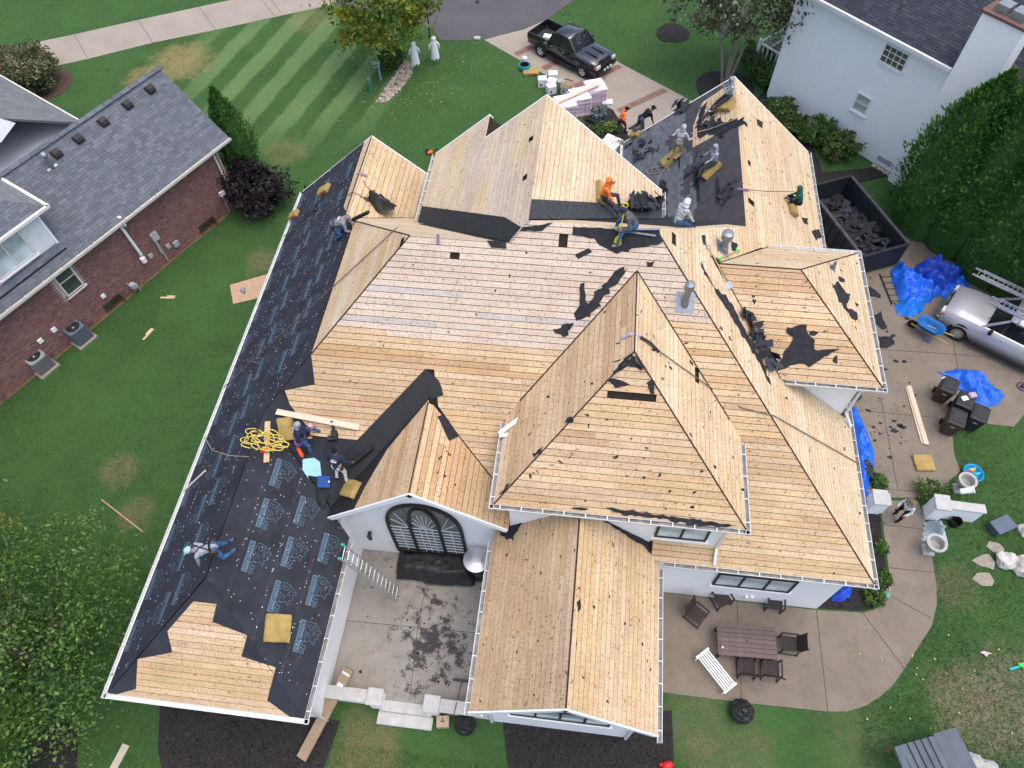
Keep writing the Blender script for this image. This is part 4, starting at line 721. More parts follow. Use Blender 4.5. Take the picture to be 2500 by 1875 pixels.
NOGRASS = [[tuple(P(*p)[:2]) for p in q] for q in ([(1800, 540), (2010, 540), (2210, 560), (2280, 600), (2400, 690), (2640, 800), (2900, 900), (2900, 1000), (2500, 1012), (2475, 1042), (2390, 1032), (2345, 1042), (2325, 1062), (2330, 1110), (2345, 1150), (2300, 1190), (2240, 1215), (1960, 1215), (1800, 900)], [(1560, 1690), (1617, 1690), (1813, 1715), (2021, 1737), (2069, 1737), (2116, 1722), (2180, 1673), (2208, 1632), (2243, 1578), (2275, 1527), (2287, 1477), (2286, 1429), (2256, 1258), (2140, 1222), (1960, 1440), (1560, 1440)], [(-90, 145), (0, 122), (335, 49), (600, -8), (860, -20), (700, 35), (373, 104), (149, 158), (-90, 200)], [(1182, 97), (1339, 46), (1516, 155), (1800, 330), (1600, 450), (1402, 221)], [(660, -330), (700, -40), (860, 20), (1060, 75), (1075, 97), (1182, 96), (1339, 45), (1395, 5), (1500, -330)], [(1400, 225), (1497, 268), (1600, 440), (1440, 330)], [(390, 1722), (830, 1760), (790, 1875), (770, 1990), (420, 1990), (385, 1830)], [(1225, 1735), (1640, 1735), (1640, 1990), (1250, 1990)], [(1880, 200), (1960, 300), (2140, 408), (2180, 425), (2000, 470), (1850, 240)], [(-30, 1012), (60, 940), (330, 715), (560, 522), (400, 400), (-30, 600)])]
def grassmat():
    m, nt, b = base('grass_blade', .8, 0, .15); g = _n(nt, 'ShaderNodeNewGeometry'); tc = _n(nt, 'ShaderNodeTexCoord'); co = tc.outputs['Object']; c = ramp(nt, g.outputs['Random Per Island'], ((0, (.028, .085, .024)), (.7, (.070, .148, .040)), (1, (.12, .18, .08))))
    c = mixc(nt, ramp(nt, noise(nt, co, .35, 5, .7), ((.38, 0), (.62, .85))), c, (.022, .056, .020)); c = mixc(nt, ramp(nt, noise(nt, co, 1.7, 4, .7), ((.45, 0), (.62, .7))), c, (.095, .155, .065)); nt.links.new(c, b.inputs['Base Color']); return m
GRASSM = grassmat()
grass_field(62000, ((0, 760, 480, 1875, 5), (0, 1400, 0, 520, 3), (700, 1700, 1640, 1875, 1.5), (2100, 2500, 1030, 1875, 3), (1350, 1800, 0, 250, 1)), 'grass', GRASSM)
lf = MB(); rl = random.Random(5)
for i in range(330):
    x, y = (rl.gauss(1000, 110), rl.gauss(190, 60)) if i < 260 else (rl.uniform(1650, 2480), rl.uniform(1500, 1870)); p = P(x, y, .05); s = rl.uniform(.03, .06); a = rl.uniform(0, 6.28)
    if (-13.2 < p.x < 10.2 and 2.3 < p.y < 29): continue
    lf.add([p+Vector((s*math.cos(a+k*1.571)*(1 if k % 2 else .6), s*math.sin(a+k*1.571)*(1 if k % 2 else .6), rl.uniform(0, .02))) for k in range(4)], [(0, 1, 2, 3)])
lf.build('fallen_leaves', leafmat('fallen_leaf', (.35, .28, .05), (.42, .36, .22), .1))['kind'] = 'stuff'

chips = MB(); rc = random.Random(9)
for poly, n in (([(395, 1725), (800, 1765), (780, 1875), (420, 1875)], 1500), ([(1235, 1760), (1635, 1760), (1640, 1875), (1250, 1875)], 1500), ([(2143, 1225), (2170, 1429), (2130, 1484), (2000, 1484), (2050, 1400)], 500)):
    q = [tuple(P(*p)[:2]) for p in poly]; xs = [p[0] for p in q]; ys = [p[1] for p in q]
    for i in range(n):
        x, y = rc.uniform(min(xs), max(xs)), rc.uniform(min(ys), max(ys))
        if inpoly(q, x, y): s = rc.uniform(.02, .06); chips.box((x, y, .045), (s*2, s*.7, .02), (rc.gauss(0, .4), rc.gauss(0, .4), rc.uniform(0, 3.1)))
chips.build('mulch_chips', leafmat('mulch_chip', (.010, .009, .010), (.040, .034, .032), 0))['kind'] = 'stuff'
# ================================================================ neighbouring houses
def shingmat(name, ca, cb, cc):
    m, nt, b = base(name, .9, 0, .2); g = _n(nt, 'ShaderNodeNewGeometry'); oi = _n(nt, 'ShaderNodeObjectInfo'); r = mth(nt, 'FRACT', mth(nt, 'ADD', g.outputs['Random Per Island'], oi.outputs['Random'])); tc = _n(nt, 'ShaderNodeTexCoord')
    c = ramp(nt, r, ((0, ca), (.55, cb), (1, cc))); c = mixc(nt, ramp(nt, noise(nt, tc.outputs['Object'], 90, 2), ((.4, .0), (.7, .35))), c, [x*.5 for x in ca]); c = mixc(nt, ramp(nt, noise(nt, tc.outputs['Object'], .6, 4), ((.4, .0), (.75, .4))), c, [x*.75 for x in cb]); nt.links.new(c, b.inputs['Base Color']); return m
SH_GREY = shingmat('shingle_grey', (.088, .100, .120), (.112, .127, .150), (.142, .156, .180)); SH_SKYLIT = shingmat('shingle_skylit', (.13, .147, .155), (.155, .168, .176), (.18, .192, .196)); SH_DARK = shingmat('shingle_charcoal', (.030, .034, .045), (.042, .047, .062), (.058, .064, .08))  # second grey is paler: sky reflection on some slopes put into the colour
SH_OLD = shingmat('shingle_old', (.085, .098, .112), (.115, .132, .15), (.15, .168, .182))
def shingles(S, poly, mat, exp=.145, tab=.31, indiv=0, key=None, skip=None, z0=.0):
    q = [S.to2(p) for p in poly]; b0 = min(p[1] for p in q); b1 = max(p[1] for p in q); it = []; row = 0; b = b0
    while b < b1:
        st = clip(clip(q, 0, -1, -b), 0, 1, b+exp)
        if len(st) > 2:
            a0 = min(p[0] for p in st); a1 = max(p[0] for p in st); x = a0-random.uniform(0, tab)
            while x < a1:
                w_ = tab*random.choice((.5, .8, 1, 1, 1.3)); pc = clip(clip(st, -1, 0, -(x+.004)), 1, 0, x+w_-.004)
                if len(pc) > 2 and abs(area(pc)) > .002 and not (skip and skip(x+w_/2, b+exp/2)): it.append((pc, b))
                x += w_
        b += exp; row += 1
    def add(mb, pc, b):
        t = random.uniform(.010, .016)
        n = len(pc); vs = [(x, y, z0+t*(1-(y-b)/exp*.75)) for x, y in pc]; ar = area(pc); f = list(range(n)) if ar > 0 else list(range(n))[::-1]
        bv = [(x, y, z0-.002) for x, y in pc]; mb.add(vs+bv, [f]+[((i+1) % n, i, n+i, n+(i+1) % n) if ar > 0 else (i, (i+1) % n, n+(i+1) % n, n+i) for i in range(n)])
    if indiv:
        cm = S.M; it.sort(key=lambda e: (cm @ Vector((e[0][0][0], e[0][0][1], 0))-CAM).length if key is None else key(e))
        for pc, b in it[:indiv]: mb = MB(); add(mb, pc, b); mb.build('shingle', mat, S.obj)
    mb = MB()
    for pc, b in it[indiv:]: add(mb, pc, b)
    if mb.v: mb.build('shingles', mat, S.obj)['kind'] = 'stuff'
TRIM = pm('trim_cream', (.62, .60, .55), .5, .06); SIDING = pm('vinyl_siding', (.72, .75, .78), .5, .05); BWALL = pm('mortar', (.46, .39, .37), .9, .2, 8)
A_ = P(0, 985); B_ = P(555, 520); D_ = (B_-A_).normalized(); N_ = Vector((-D_.y, D_.x, 0)); RZ = math.atan2(D_.y, D_.x)
bh = thing('brick_house', 'red brick house with grey shingle roof and white dormer', 'house', A_, RZ)
def lw(x, y, z=0): return A_+D_*x+N_*y+Vector((0, 0, z))
def l2(x, y): return tuple(lw(x, y)[:2])
def tl(p): q = Vector(p)-A_; return Vector((q.dot(D_), q.dot(N_), q.z))
def onw(x, y, off=0.0): return tl(onpl(x, y, N_, N_.dot(A_)+off))
MB().bb((-9, .03, -.1), (14.9, 5.9, 3.85)).build('wall', BWALL, bh); mb = MB(); mb.add([(14.7, 0, 3.8), (14.9, 0, 3.8), (14.9, 5.9, 3.8), (14.7, 5.9, 3.8), (14.7, 2.95, 6.2), (14.9, 2.95, 6.2)], [(1, 2, 5), (0, 4, 3), (0, 1, 5, 4), (2, 3, 4, 5)]); mb.build('gable_wall', BRK, bh)
def nslope(o, up, s, pts, par, deck): 
    S = Slope(lw(*o), up, s, [l2(*p) for p in pts], 'roof_slope', None, deck, -.09); S.obj.parent = par; S.obj.matrix_parent_inverse = Matrix.Identity(4); S.obj.matrix_local = (Matrix.Translation(par.location) @ Matrix.Rotation(par.rotation_euler.z, 4, 'Z')).inverted() @ S.M; return S
nup = (N_.x, N_.y)
BS = nslope((0, -.42, 3.95), nup, .76, [(-10, -.42), (15.55, -.42), (15.55, 2.95), (-10, 2.95)], bh, SH_GREY)
dpx = BS.px(141, 591); dl = tl(dpx)
shingles(BS, [l2(-4, -.42), l2(15.55, -.42), l2(15.55, 2.95), l2(-4, 2.95)], SH_GREY, .15, .33, indiv=290)
BB = nslope((0, 6.32, 3.95), (-N_.x, -N_.y), .76, [(-10, 6.32), (-10, 2.95), (15.55, 2.95), (15.55, 6.32)], bh, SH_GREY)
shingles(BB, [l2(4, 6.32), l2(4, 2.95), l2(15.55, 2.95), l2(15.55, 6.32)], SH_GREY, .15, .33)
mb = MB()
for i in range(50): mb.box((-9+i*.5, 2.95, 6.52), (.47, .3, .03))
mb.build('ridge_caps', SH_GREY, bh)['kind'] = 'stuff'
# wing behind the ridge
ga, gb = P(0, 185, 4.0), P(196, 296, 4.0); gd = (gb-ga).normalized(); GLN = (gb-ga).length+.25; gu = Vector((gd.y, -gd.x, 0)); gu = gu if gu.x < 0 else -gu
CW = Slope(ga, (gu.x, gu.y), .72, [tuple((ga+gd*x+gu*y)[:2]) for x, y in ((-9, 0), (GLN, 0), (GLN, 4.2), (-9, 4.2))], 'roof_slope', None, SH_SKYLIT, -.09); CW.obj.parent = bh; CW.obj.matrix_local = (Matrix.Translation(bh.location) @ Matrix.Rotation(RZ, 4, 'Z')).inverted() @ CW.M
shingles(CW, [tuple((ga+gd*x+gu*y)[:2]) for x, y in ((-9, 0), (GLN, 0), (GLN, 4.2), (-9, 4.2))], SH_SKYLIT, .15, .33)
MB().prism([tuple(tl(ga+gd*x+gu*y)[:2]) for x, y in ((-9, .4), (GLN-.2, .4), (GLN-.2, 8.0), (-9, 8.0))], -.1, 3.85).build('wall', SIDING, bh)
CW2 = Slope(ga+gu*8.4, (-gu.x, -gu.y), .72, [tuple((ga+gd*x+gu*y)[:2]) for x, y in ((-9, 8.4), (-9, 4.2), (GLN, 4.2), (GLN, 8.4))], 'roof_slope', None, SH_SKYLIT, -.09); CW2.obj.parent = bh; CW2.obj.matrix_local = (Matrix.Translation(bh.location) @ Matrix.Rotation(RZ, 4, 'Z')).inverted() @ CW2.M
def lbeam(p, q, w, h, name, mat, par=bh): return MB().beam(p, q, w, h).build(name, mat, par)
lbeam(tl(ga-gd*9)-tl(gu)*.0+Vector((0, 0, -.03)), tl(ga+gd*GLN)+Vector((0, 0, -.03)), .12, .1, 'gutter', TRIM)
# brick courses
MB_ = MB(); bl = []
for r in range(51):
    z = .04+r*.0755; x = -4.2+(r % 2)*.11
    while x < 14.75: bl.append((x+.105, z+.035)); x += .218
wpx = onw(168, 690); wx0, wx1, wz0, wz1 = onw(168, 727).x, onw(206, 695).x, onw(168, 727).z, 3.75
bl = [q for q in bl if not (wx0-.25 < q[0] < wx1+.1 and q[1] > wz0-.1) and q[1] < 3.8]
bl.sort(key=lambda q: (lw(q[0], 0, q[1])-CAM).length+(100 if q[0] < -.6 or not (0 < proj(lw(q[0], 0, q[1]))[1] < 1000) else 0)); bme = MB().box((0, 0, 0), (.192, .05, .056)).mesh('brick', None)
def brickmat():
    m, nt, b = base('wall_brick', .9, 0, .15); g = _n(nt, 'ShaderNodeNewGeometry'); oi = _n(nt, 'ShaderNodeObjectInfo'); r = mth(nt, 'FRACT', mth(nt, 'ADD', g.outputs['Random Per Island'], oi.outputs['Random'])); tc = _n(nt, 'ShaderNodeTexCoord')
    c = ramp(nt, r, ((0, (.185, .088, .08)), (.35, (.25, .12, .108)), (.7, (.13, .072, .07)), (1, (.29, .165, .145)))); nt.links.new(mixc(nt, ramp(nt, noise(nt, tc.outputs['Object'], 40, 3), ((.4, 0), (.7, .3))), c, (.33, .22, .2)), b.inputs['Base Color']); return m
BRICKM = brickmat(); bme.materials.clear(); bme.materials.append(BRICKM)
for x, z in bl[:295]: link('brick', bme, bh, loc=(x, .015, z))
mb = MB()
for x, z in bl[295:]: mb.box((x, .015, z), (.192, .05, .056))
for r in range(51):
    y = .1
    while y < 4: mb.box((14.91, y+.1, .075+r*.0755), (.05, .192, .056)); y += .218
mb.build('brick_courses', BRICKM, bh)['kind'] = 'stuff'
wn = window((0, 0, 0), wx1-wx0, 1.55, (0, -1, 0), 1, TRIM, glass('screen_glass', (.045, .06, .06), .3), .07, bh, 2); wn.matrix_local = Matrix.Translation((wx0/2+wx1/2, .02, wz0+.85)) @ Matrix.Rotation(math.pi, 4, 'Z')
mb = MB(); [mb.box((wx0-.05+i*.075, -.03, wz0+.0), (.066, .1, .2)) for i in range(int((wx1-wx0+.15)/.075))]; mb.build('brick_sill', BRICKM, bh)
g_ = MB()
prof = [(0, -.14), (0, -.01), (-.012, -.01), (-.012, -.1), (-.11, -.1), (-.128, -.0), (-.14, -.0), (-.12, -.14)]
g_.rings([[Vector((x, -.41+a, 3.93+b)) for a, b in prof] for x in (-9, 15.6)]); gt = g_.build('gutter', TRIM, bh)
me = MB().box((0, 0, 0), (.04, .14, .012)).mesh('gutter_strap', TRIM)
for i in range(26): link('gutter_strap', me, gt, loc=(-8+i*.9, -.48, 3.93))
def wbox(px, d, mat, name, out=.06): p = onw(*px); return MB().box((p.x, -d[1]/2, p.z), d).build(name, mat, bh, bevel=.008)
def wpipe(pxs, r, mat, name, off=-.09): return MB().tube([onw(x, y, off) for x, y in pxs], r, 8).build(name, mat, bh)
wpipe([(522, 380), (540, 418), (560, 466)], .05, TRIM, 'downspout'); PVC = pm('white_pvc', (.76, .78, .80), .4, .05); UTIL = pm('utility_grey', (.33, .37, .39), .6, .12)
wpipe([(292, 549), (303, 564), (345, 622)], .075, PVC, 'vent_pipe', -.15); wpipe([(287, 532), (291, 530), (305, 551)], .08, PVC, 'vent_elbow', -.3); MB().lathe([(.10, -.16), (.13, -.14), (.13, .14), (.10, .16)], 12, onw(350, 634, -.15)).build('vent_fan', PVC, bh)
wbox((375, 576), (.36, .16, .46), UTIL, 'meter_box'); wpipe([(380, 590), (395, 618)], .045, UTIL, 'conduit'); wpipe([(384, 592), (411, 637)], .03, UTIL, 'conduit'); wbox((409, 600), (.22, .1, .24), UTIL, 'utility_box'); wbox((428, 594), (.28, .12, .30), UTIL, 'utility_box'); wbox((366, 624), (.2, .09, .24), UTIL, 'utility_box'); wbox((539, 471), (.30, .16, .24), PVC, 'utility_box'); wpipe([(543, 480), (562, 520)], .012, PVC, 'cable')
wbox((251, 722), (.2, .08, .2), PVC, 'vent_hood'); wbox((130, 804), (.22, .1, .22), PVC, 'vent_hood'); wbox((97, 831), (.22, .1, .22), PVC, 'vent_hood')
for px, w_ in (((505, 552), .95), ((272, 735), .95)):
    p = onw(*px); o = MB().box((p.x, -.03, .32), (w_, .04, .42)).build('basement_window', glass('basement_glass', (.05, .04, .035), .3), bh); MB().box((0, 0, 0), (w_+.1, .09, .06)).build('frame', pm('brown_frame', (.12, .06, .04), .7), o, loc=(p.x, -.03, .09)); MB().box((p.x+w_/2, -.12, .3), (.04, .25, .5)).build('well_side', bpy.data.materials['brown_frame'], o)
p = onw(315, 692); gm = MB(); gm.lathe([(.09, -.14), (.15, -.1), (.15, .12), (.08, .16)], 10, (p.x, -.25, p.z)); gm.tube([(p.x-.15, -.2, p.z+.3), (p.x-.1, -.2, p.z-.1), (p.x+.2, -.2, p.z-.3)], .03, 6).tube([(p.x+.2, -.25, p.z-.2), (p.x+.2, -.25, -.02)], .025, 6).box((p.x+.08, -.25, p.z-.12), (.25, .16, .2)); gm.build('gas_meter', UTIL, bh)
# dormer
dz0 = dl.z; k = 2.0
for i in range(40):
    q = proj(lw(dl.x, dl.y, dz0+.5+i*.06)); 
    if q[1] < 507: k = .5+i*.06; break
dtop = dz0+k; dx, dy = dl.x, dl.y
MB().bb((-9, dy, dz0-.2), (dx, dy+4.5, dtop)).build('dormer_wall', SIDING, bh); mb = MB()
for i in range(int(k/.12)): mb.box(((dx-9)/2, dy-.012, dz0+.1+i*.12), (dx+9-.1, .016, .10), (R(6), 0, 0))
mb.build('siding_boards', SIDING, bh); MB().box((dx-.03, dy-.03, dz0+k/2), (.1, .06, k)).build('corner_trim', WHITE, bh); MB().bb((-9, dy-.35, dz0-.33), (dx+.05, dy-.02, dz0-.2)).build('flashing', FELT, bh)
wn = window((0, 0, 0), 1.75, 1.45, (0, -1, 0), 2, TRIM, GLASSL, .08, bh); wn.matrix_local = Matrix.Translation((dx-1.85, dy-.03, dz0+k*.48)) @ Matrix.Rotation(math.pi, 4, 'Z')
DF = nslope((0, dy-.38, dtop-.02), nup, .6, [(-9, dy-.38), (dx+.38, dy-.38), (dx-1.9, dy+1.9), (-9, dy+1.9)], bh, SH_GREY); shingles(DF, [l2(-5, dy-.38), l2(dx+.38, dy-.38), l2(dx-1.9, dy+1.9), l2(-5, dy+1.9)], SH_GREY, .15, .33)
DR = nslope((dx+.38, 0, dtop-.02), (-D_.x, -D_.y), .6, [(dx+.38, dy-.38), (dx+.38, dy+4.2), (dx-1.9, dy+1.9)], bh, SH_SKYLIT); shingles(DR, [l2(dx+.38, dy-.38), l2(dx+.38, dy+4.2), l2(dx-1.9, dy+1.9)], SH_SKYLIT, .15, .33)
lbeam((-9, dy-.45, dtop-.07), (dx+.46, dy-.45, dtop-.07), .13, .12, 'gutter', TRIM); lbeam((dx+.45, dy-.5, dtop-.07), (dx+.45, dy+4.2, dtop-.07), .13, .12, 'gutter', TRIM)
# roof vents and flue
VENT = pm('vent_black', (.02, .021, .024), .6, .2)
vb = MB(); vb.box((0, 0, .02), (.42, .42, .03)); vb.rings([[Vector((sx*.17, y, z)) for y, z in ((-.2, .03), (-.19, .17), (-.05, .24), (.12, .22), (.19, .05))] for sx in (-1, 1)]); vme = vb.mesh('roof_vent', VENT)
for x, y in ((366, 219), (311, 257), (252, 299), (191, 340), (138, 376)):
    p = BS.px(x, y); o = link('roof_vent', vme, BS.obj); a, b = BS.px2(x, y); o.location = (a, b, .0)
a, b = BS.px2(128, 409); f = link('flue', MB().tube([(0, 0, 0), (0, .30, .42)], .10, 12).mesh('flue', GALV), BS.obj, loc=(a, b, 0)); MB().box((0, 0, .01), (.5, .1, .02)).build('flashing', GALV, f); MB().ball((0, .40, .56), (.15, .15, .13), 12, 8).build('cap', GALV, f)
# small gabled white dormer on the rear wing
p = tl(CW.px(35, 296)); mb = MB(); mb.add([Vector(p)+Vector((0, 0, -.1)), Vector(p)+Vector((-1.2, -.6, -.1)), Vector(p)+Vector((-1.1, -.2, 1.3)), Vector(p)+Vector((-1.5, 1.5, 1.3)), Vector(p)+Vector((-2.5, 1.0, -.1))], [(0, 1, 2), (0, 2, 3), (1, 4, 3, 2)]); mb.build('gable_dormer', SIDING, bh)
# air conditioners
def ac(px, lab, col, slat):
    t = thing('air_conditioner', lab, 'air conditioner', P(*px), RZ, 'condensers beside the brick house'); m_ = pm('ac_'+lab[:5], col, .5, .12); MB().box((0, 0, .04), (.98, .98, .1)).build('pad', CONC, t); MB().box((0, 0, .50), (.76, .76, .78)).build('coil', DARKM, t, bevel=.03)
    me = MB().box((0, 0, 0), (.80, .80, .014) if slat else (.02, .012, .74)).mesh('slat', m_)
    if slat: [link('slat', me, t, loc=(0, 0, .16+i*.036)) for i in range(19)]
    else:
        for i in range(16):
            for s in (-1, 1): link('slat', me, t, loc=(-.36+i*.048, s*.39, .5)); link('slat', me, t, loc=(s*.39, -.36+i*.048, .5), rot=(0, 0, math.pi/2))
    top = MB(); n = 24; ro = [[Vector((.40*max(-1, min(1, 1.25*math.cos(6.283*k/n))), .40*max(-1, min(1, 1.25*math.sin(6.283*k/n))), z)) for k in range(n)] for z in (.86, .93)]; ri = [[Vector((.31*math.cos(6.283*k/n), .31*math.sin(6.283*k/n), z)) for k in range(n)] for z in (.94, .80)]; top.rings(ro+ri, cap=False); top.build('top_cover', m_, t)
    f = MB().lathe([(.30, .78), (.30, .79)], 20).build('fan_well', BLACKP, t); fb = MB()
    for k in range(4): a = k*1.571; fb.add([Vector((.05*math.cos(a), .05*math.sin(a), .86)), Vector((.27*math.cos(a-.25), .27*math.sin(a-.25), .83)), Vector((.28*math.cos(a+.4), .28*math.sin(a+.4), .88)), Vector((.06*math.cos(a+.8), .06*math.sin(a+.8), .87))], [(0, 1, 2, 3)])
    fb.ball((0, 0, .87), .07); fb.build('fan', UTIL, t)
    gd_ = MB()
    for r in (.08, .15, .22, .29): gd_.tube([(r*math.cos(.3*k), r*math.sin(.3*k), .94) for k in range(22)], .005, 4)
    gd_.build('guard', DARKM, t)
ac((203, 828), 'dark blue grey air conditioner with horizontal louvres by brick wall', (.10, .13, .16), True); ac((110, 898), 'light grey air conditioner with vertical grille by brick wall', (.26, .28, .30), False)
# ---------------------------------------------------------------- white house
A2 = P(1874, 236); D2 = (P(2180, 427)-A2).normalized(); N2 = Vector((-D2.y, D2.x, 0)); RZ2 = math.atan2(D2.y, D2.x)
wh = thing('white_house', 'white painted brick house with charcoal roof and chimney', 'house', A2, RZ2)
def w2(x, y): return tuple((A2+D2*x+N2*y)[:2])
def onw2(x, y, off=0.0): q = onpl(x, y, N2, N2.dot(A2)+off)-A2; return Vector((q.dot(D2), q.dot(N2), q.z))
WPB = PBRICK
MB().bb((0, 0, -.1), (13, 9, 6.55)).build('wall', WPB, wh); MB().box((.02, -.03, 3.25), (.16, .1, 6.5)).build('corner_trim', WHITE, wh)
WS = Slope((A2-N2*.4)+Vector((0, 0, 6.62)), (N2.x, N2.y), .62, [w2(x, y) for x, y in ((-.5, -.4), (14, -.4), (14, 4.6), (-.5, 4.6))], 'roof_slope', None, SH_DARK, -.09); WS.obj.parent = wh; WS.obj.matrix_local = (Matrix.Translation(wh.location) @ Matrix.Rotation(RZ2, 4, 'Z')).inverted() @ WS.M
shingles(WS, [w2(x, y) for x, y in ((-.5, -.4), (14, -.4), (14, 4.6), (-.5, 4.6))], SH_DARK, .15, .33, indiv=290)
WSB = Slope((A2+N2*9.6)+Vector((0, 0, 6.62)), (-N2.x, -N2.y), .62, [w2(x, y) for x, y in ((-.5, 9.6), (-.5, 4.6), (14, 4.6), (14, 9.6))], 'roof_slope', None, SH_DARK, -.09); WSB.obj.parent = wh; WSB.obj.matrix_local = (Matrix.Translation(wh.location) @ Matrix.Rotation(RZ2, 4, 'Z')).inverted() @ WSB.M
MB().beam((-.5, -.47, 6.52), (8.95, -.47, 6.52), .16, .14).build('gutter', GUTW, wh); MB().bb((-.4, -.40, 6.28), (8.9, -.02, 6.45)).build('cornice', WHITE, wh)
def win2(x0, x1, z0, z1, cols, rows, gl):
    wn = window((0, 0, 0), x1-x0, z1-z0, (0, -1, 0), cols, WHITE, gl, .03 if cols > 1 else .05, wh, rows); wn.matrix_local = Matrix.Translation(((x0+x1)/2, 0, (z0+z1)/2)) @ Matrix.Rotation(math.pi, 4, 'Z'); return wn
wa = win2(5.42, 6.72, 5.08, 6.32, 4, 4, glass('brown_window_glass', (.10, .085, .06), .1)); MB().box((0, .075, .42), (1.2, .02, .34)).build('valance', pm('curtain_pale', (.50, .62, .66), .8, .1), wa); mb = MB()  # panes tinted dark brown, pale valance across the top
for j in (-1, 0, 1): mb.box((0, .085, j*.30), (1.2, .012, .018))
mb.build('muntin', WHITE, wa)
wb_ = win2(5.08, 5.92, 2.1, 3.12, 1, 2, glass('curtained_glass', (.38, .40, .37), .3))
MB().bb((8.75, -.55, -.1), (11.6, -.01, 4.0)).build('chimney_base', WPB, wh); mb = MB(); mb.add([(8.75, -.55, 4), (11.6, -.55, 4), (11.6, .0, 4), (8.75, .0, 4), (9.0, -.55, 5.2), (11.0, -.55, 5.2), (11.0, .0, 5.2), (9.0, .0, 5.2)], [(0, 1, 5, 4), (1, 2, 6, 5), (3, 0, 4, 7), (2, 3, 7, 6), (4, 5, 6, 7)]); mb.build('chimney_shoulder', WPB, wh)
ch = MB().bb((9.0, -.55, 5.2), (10.9, .45, 9.3)).build('chimney', WPB, wh); MB().bb((8.93, -.62, 9.3), (10.97, .52, 9.42)).build('chimney_crown', pm('old_brick_top', (.14, .085, .07), .9, .5, 12), ch); MB().bb((9.3, -.35, 9.42), (9.85, .25, 9.75)).bb((10.0, -.35, 9.42), (10.6, .25, 9.75)).build('flue_cap', GALV, ch)
def w2box(px, d, mat, name): p = onw2(*px); return MB().box((p.x, -d[1]/2, p.z), d).build(name, mat, wh, bevel=.01)
MET = pm('meter_blue_grey', (.30, .38, .44), .5, .1)
w2box((1970, 286), (.25, .2, .3), DARKM, 'light_fixture'); w2box((2037, 305), (.3, .16, .34), MET, 'meter_box'); w2box((2072, 322), (.28, .14, .34), MET, 'meter_box'); w2box((1955, 283), (.5, .1, .25), WHITE, 'hose_box')
p = onw2(2106, 352); MB().lathe([(.1, -.18), (.17, -.12), (.17, .1), (.08, .16)], 10, (p.x, -.28, p.z)).tube([(p.x+.25, -.2, p.z+.35), (p.x+.1, -.25, p.z+.1), (p.x, -.25, -.05)], .03, 6).build('gas_meter', DARKM, wh); p = onw2(2160, 392); MB().box((p.x, -.02, p.z), (.85, .05, .28)).build('crawl_vent', UTIL, wh)
for s, w_ in (((2020, 335), .16), ((2045, 325), .1)): p = onw2(*s); MB().tube([(p.x, -.1, p.z+.3), (p.x-.2, -.12, p.z), (p.x-.25, -.1, -.03)], w_*.25, 6).build('conduit', DARKM, wh)
# front porch with railing
po = MB().bb((-2.4, 1.2, 0), (-.02, 6.5, .9)).build('porch', pm('porch_stone', (.24, .2, .17), .9, .2), wh); me = MB().box((0, 0, 0), (.05, .05, .8)).mesh('baluster', WHITE)
for i in range(16): link('baluster', me, po, loc=(-2.3, 1.3+i*.33, 1.35))
for i in range(7): link('baluster', me, po, loc=(-2.3+i*.33, 1.25, 1.35))
MB().beam((-2.3, 1.2, 1.8), (-2.3, 6.5, 1.8), .1, .08).beam((-2.35, 1.25, 1.8), (-.05, 1.25, 1.8), .1, .08).beam((-2.3, 1.2, 1.0), (-2.3, 6.5, 1.0), .07, .06).build('railing', WHITE, po); MB().box((-2.3, 1.25, 1.45), (.16, .16, 1.15)).box((-2.3, 3.6, 2.3), (.2, .2, 2.9)).build('post', WHITE, po)
PS = MB(); PS.add([(-3.0, 2.2, 3.7), (-.02, 2.2, 5.0), (-.02, 7, 5.0), (-3.0, 7, 3.7), (-3.0, 2.2, 3.6), (-.02, 2.2, 4.9), (-.02, 7, 4.9), (-3.0, 7, 3.6)], [(0, 1, 2, 3)[::-1], (4, 5, 6, 7), (0, 4, 5, 1), (0, 3, 7, 4)]); PS.build('porch_roof', SH_DARK, wh); MB().beam((-3.05, 2.2, 3.66), (-3.05, 7, 3.66), .1, .12).build('gutter', GUTW, wh)
# ================================================================ garage slope: old shingles half stripped
GAR.sheet(GAR.outline, .001, pm('old_felt', (.052, .051, .060), .85, .25, 3, bmp=.2), 'old_felt')
def gskip(a, b):
    v = -a; k = mn.noise(Vector((a*.5, b*.5, 3.1))); lim = 3.2+1.1*k+(.7 if v < 23.5 else 0)
    return b > lim or mn.noise(Vector((a*1.1, b*1.3, 9.0))) > .33
shingles(GAR, [(1.45, 22.4), (2.4, 23.1), (5.76, 19.77), (5.76, 28.6), (1.45, 28.6)], SH_OLD, .145, .31, indiv=280, skip=gskip, z0=.006)
for k in range(9):
    v0 = random.uniform(21.5, 27.5); u0 = random.uniform(3.2, 5.2); L = random.uniform(.8, 2.2)
    if u0 > 5.76-(v0-19.9): GAR.sheet([GAR.to2(p) for p in ((u0, v0), (u0+.12, v0), (u0+.12, v0+L), (u0, v0+L))], .012, FELT, 'felt_strip')
GR.sheet([GR.to2(p) for p in ((-1.75, 16.13), (2.85, 20.7), (2.85, 21.35), (1.2, 19.8), (-1.75, 17.0))], .006, pm('ice_shield', (.035, .04, .045), .55, .5, 7, bmp=.6), 'valley_membrane'); GL.sheet([GL.to2(p) for p in ((-6.4, 19.66), (-2.28, 15.6), (-1.95, 15.95), (-2.6, 16.9), (-6.4, 20.55))], .006, bpy.data.materials['valley_membrane'], 'valley_membrane')
LBK.sheet([LBK.to2(p) for p in ((-6.0, 19.27), (-2.28, 15.6), (-2.6, 15.6), (-6.3, 19.2))], .006, bpy.data.materials['valley_membrane'], 'valley_membrane')
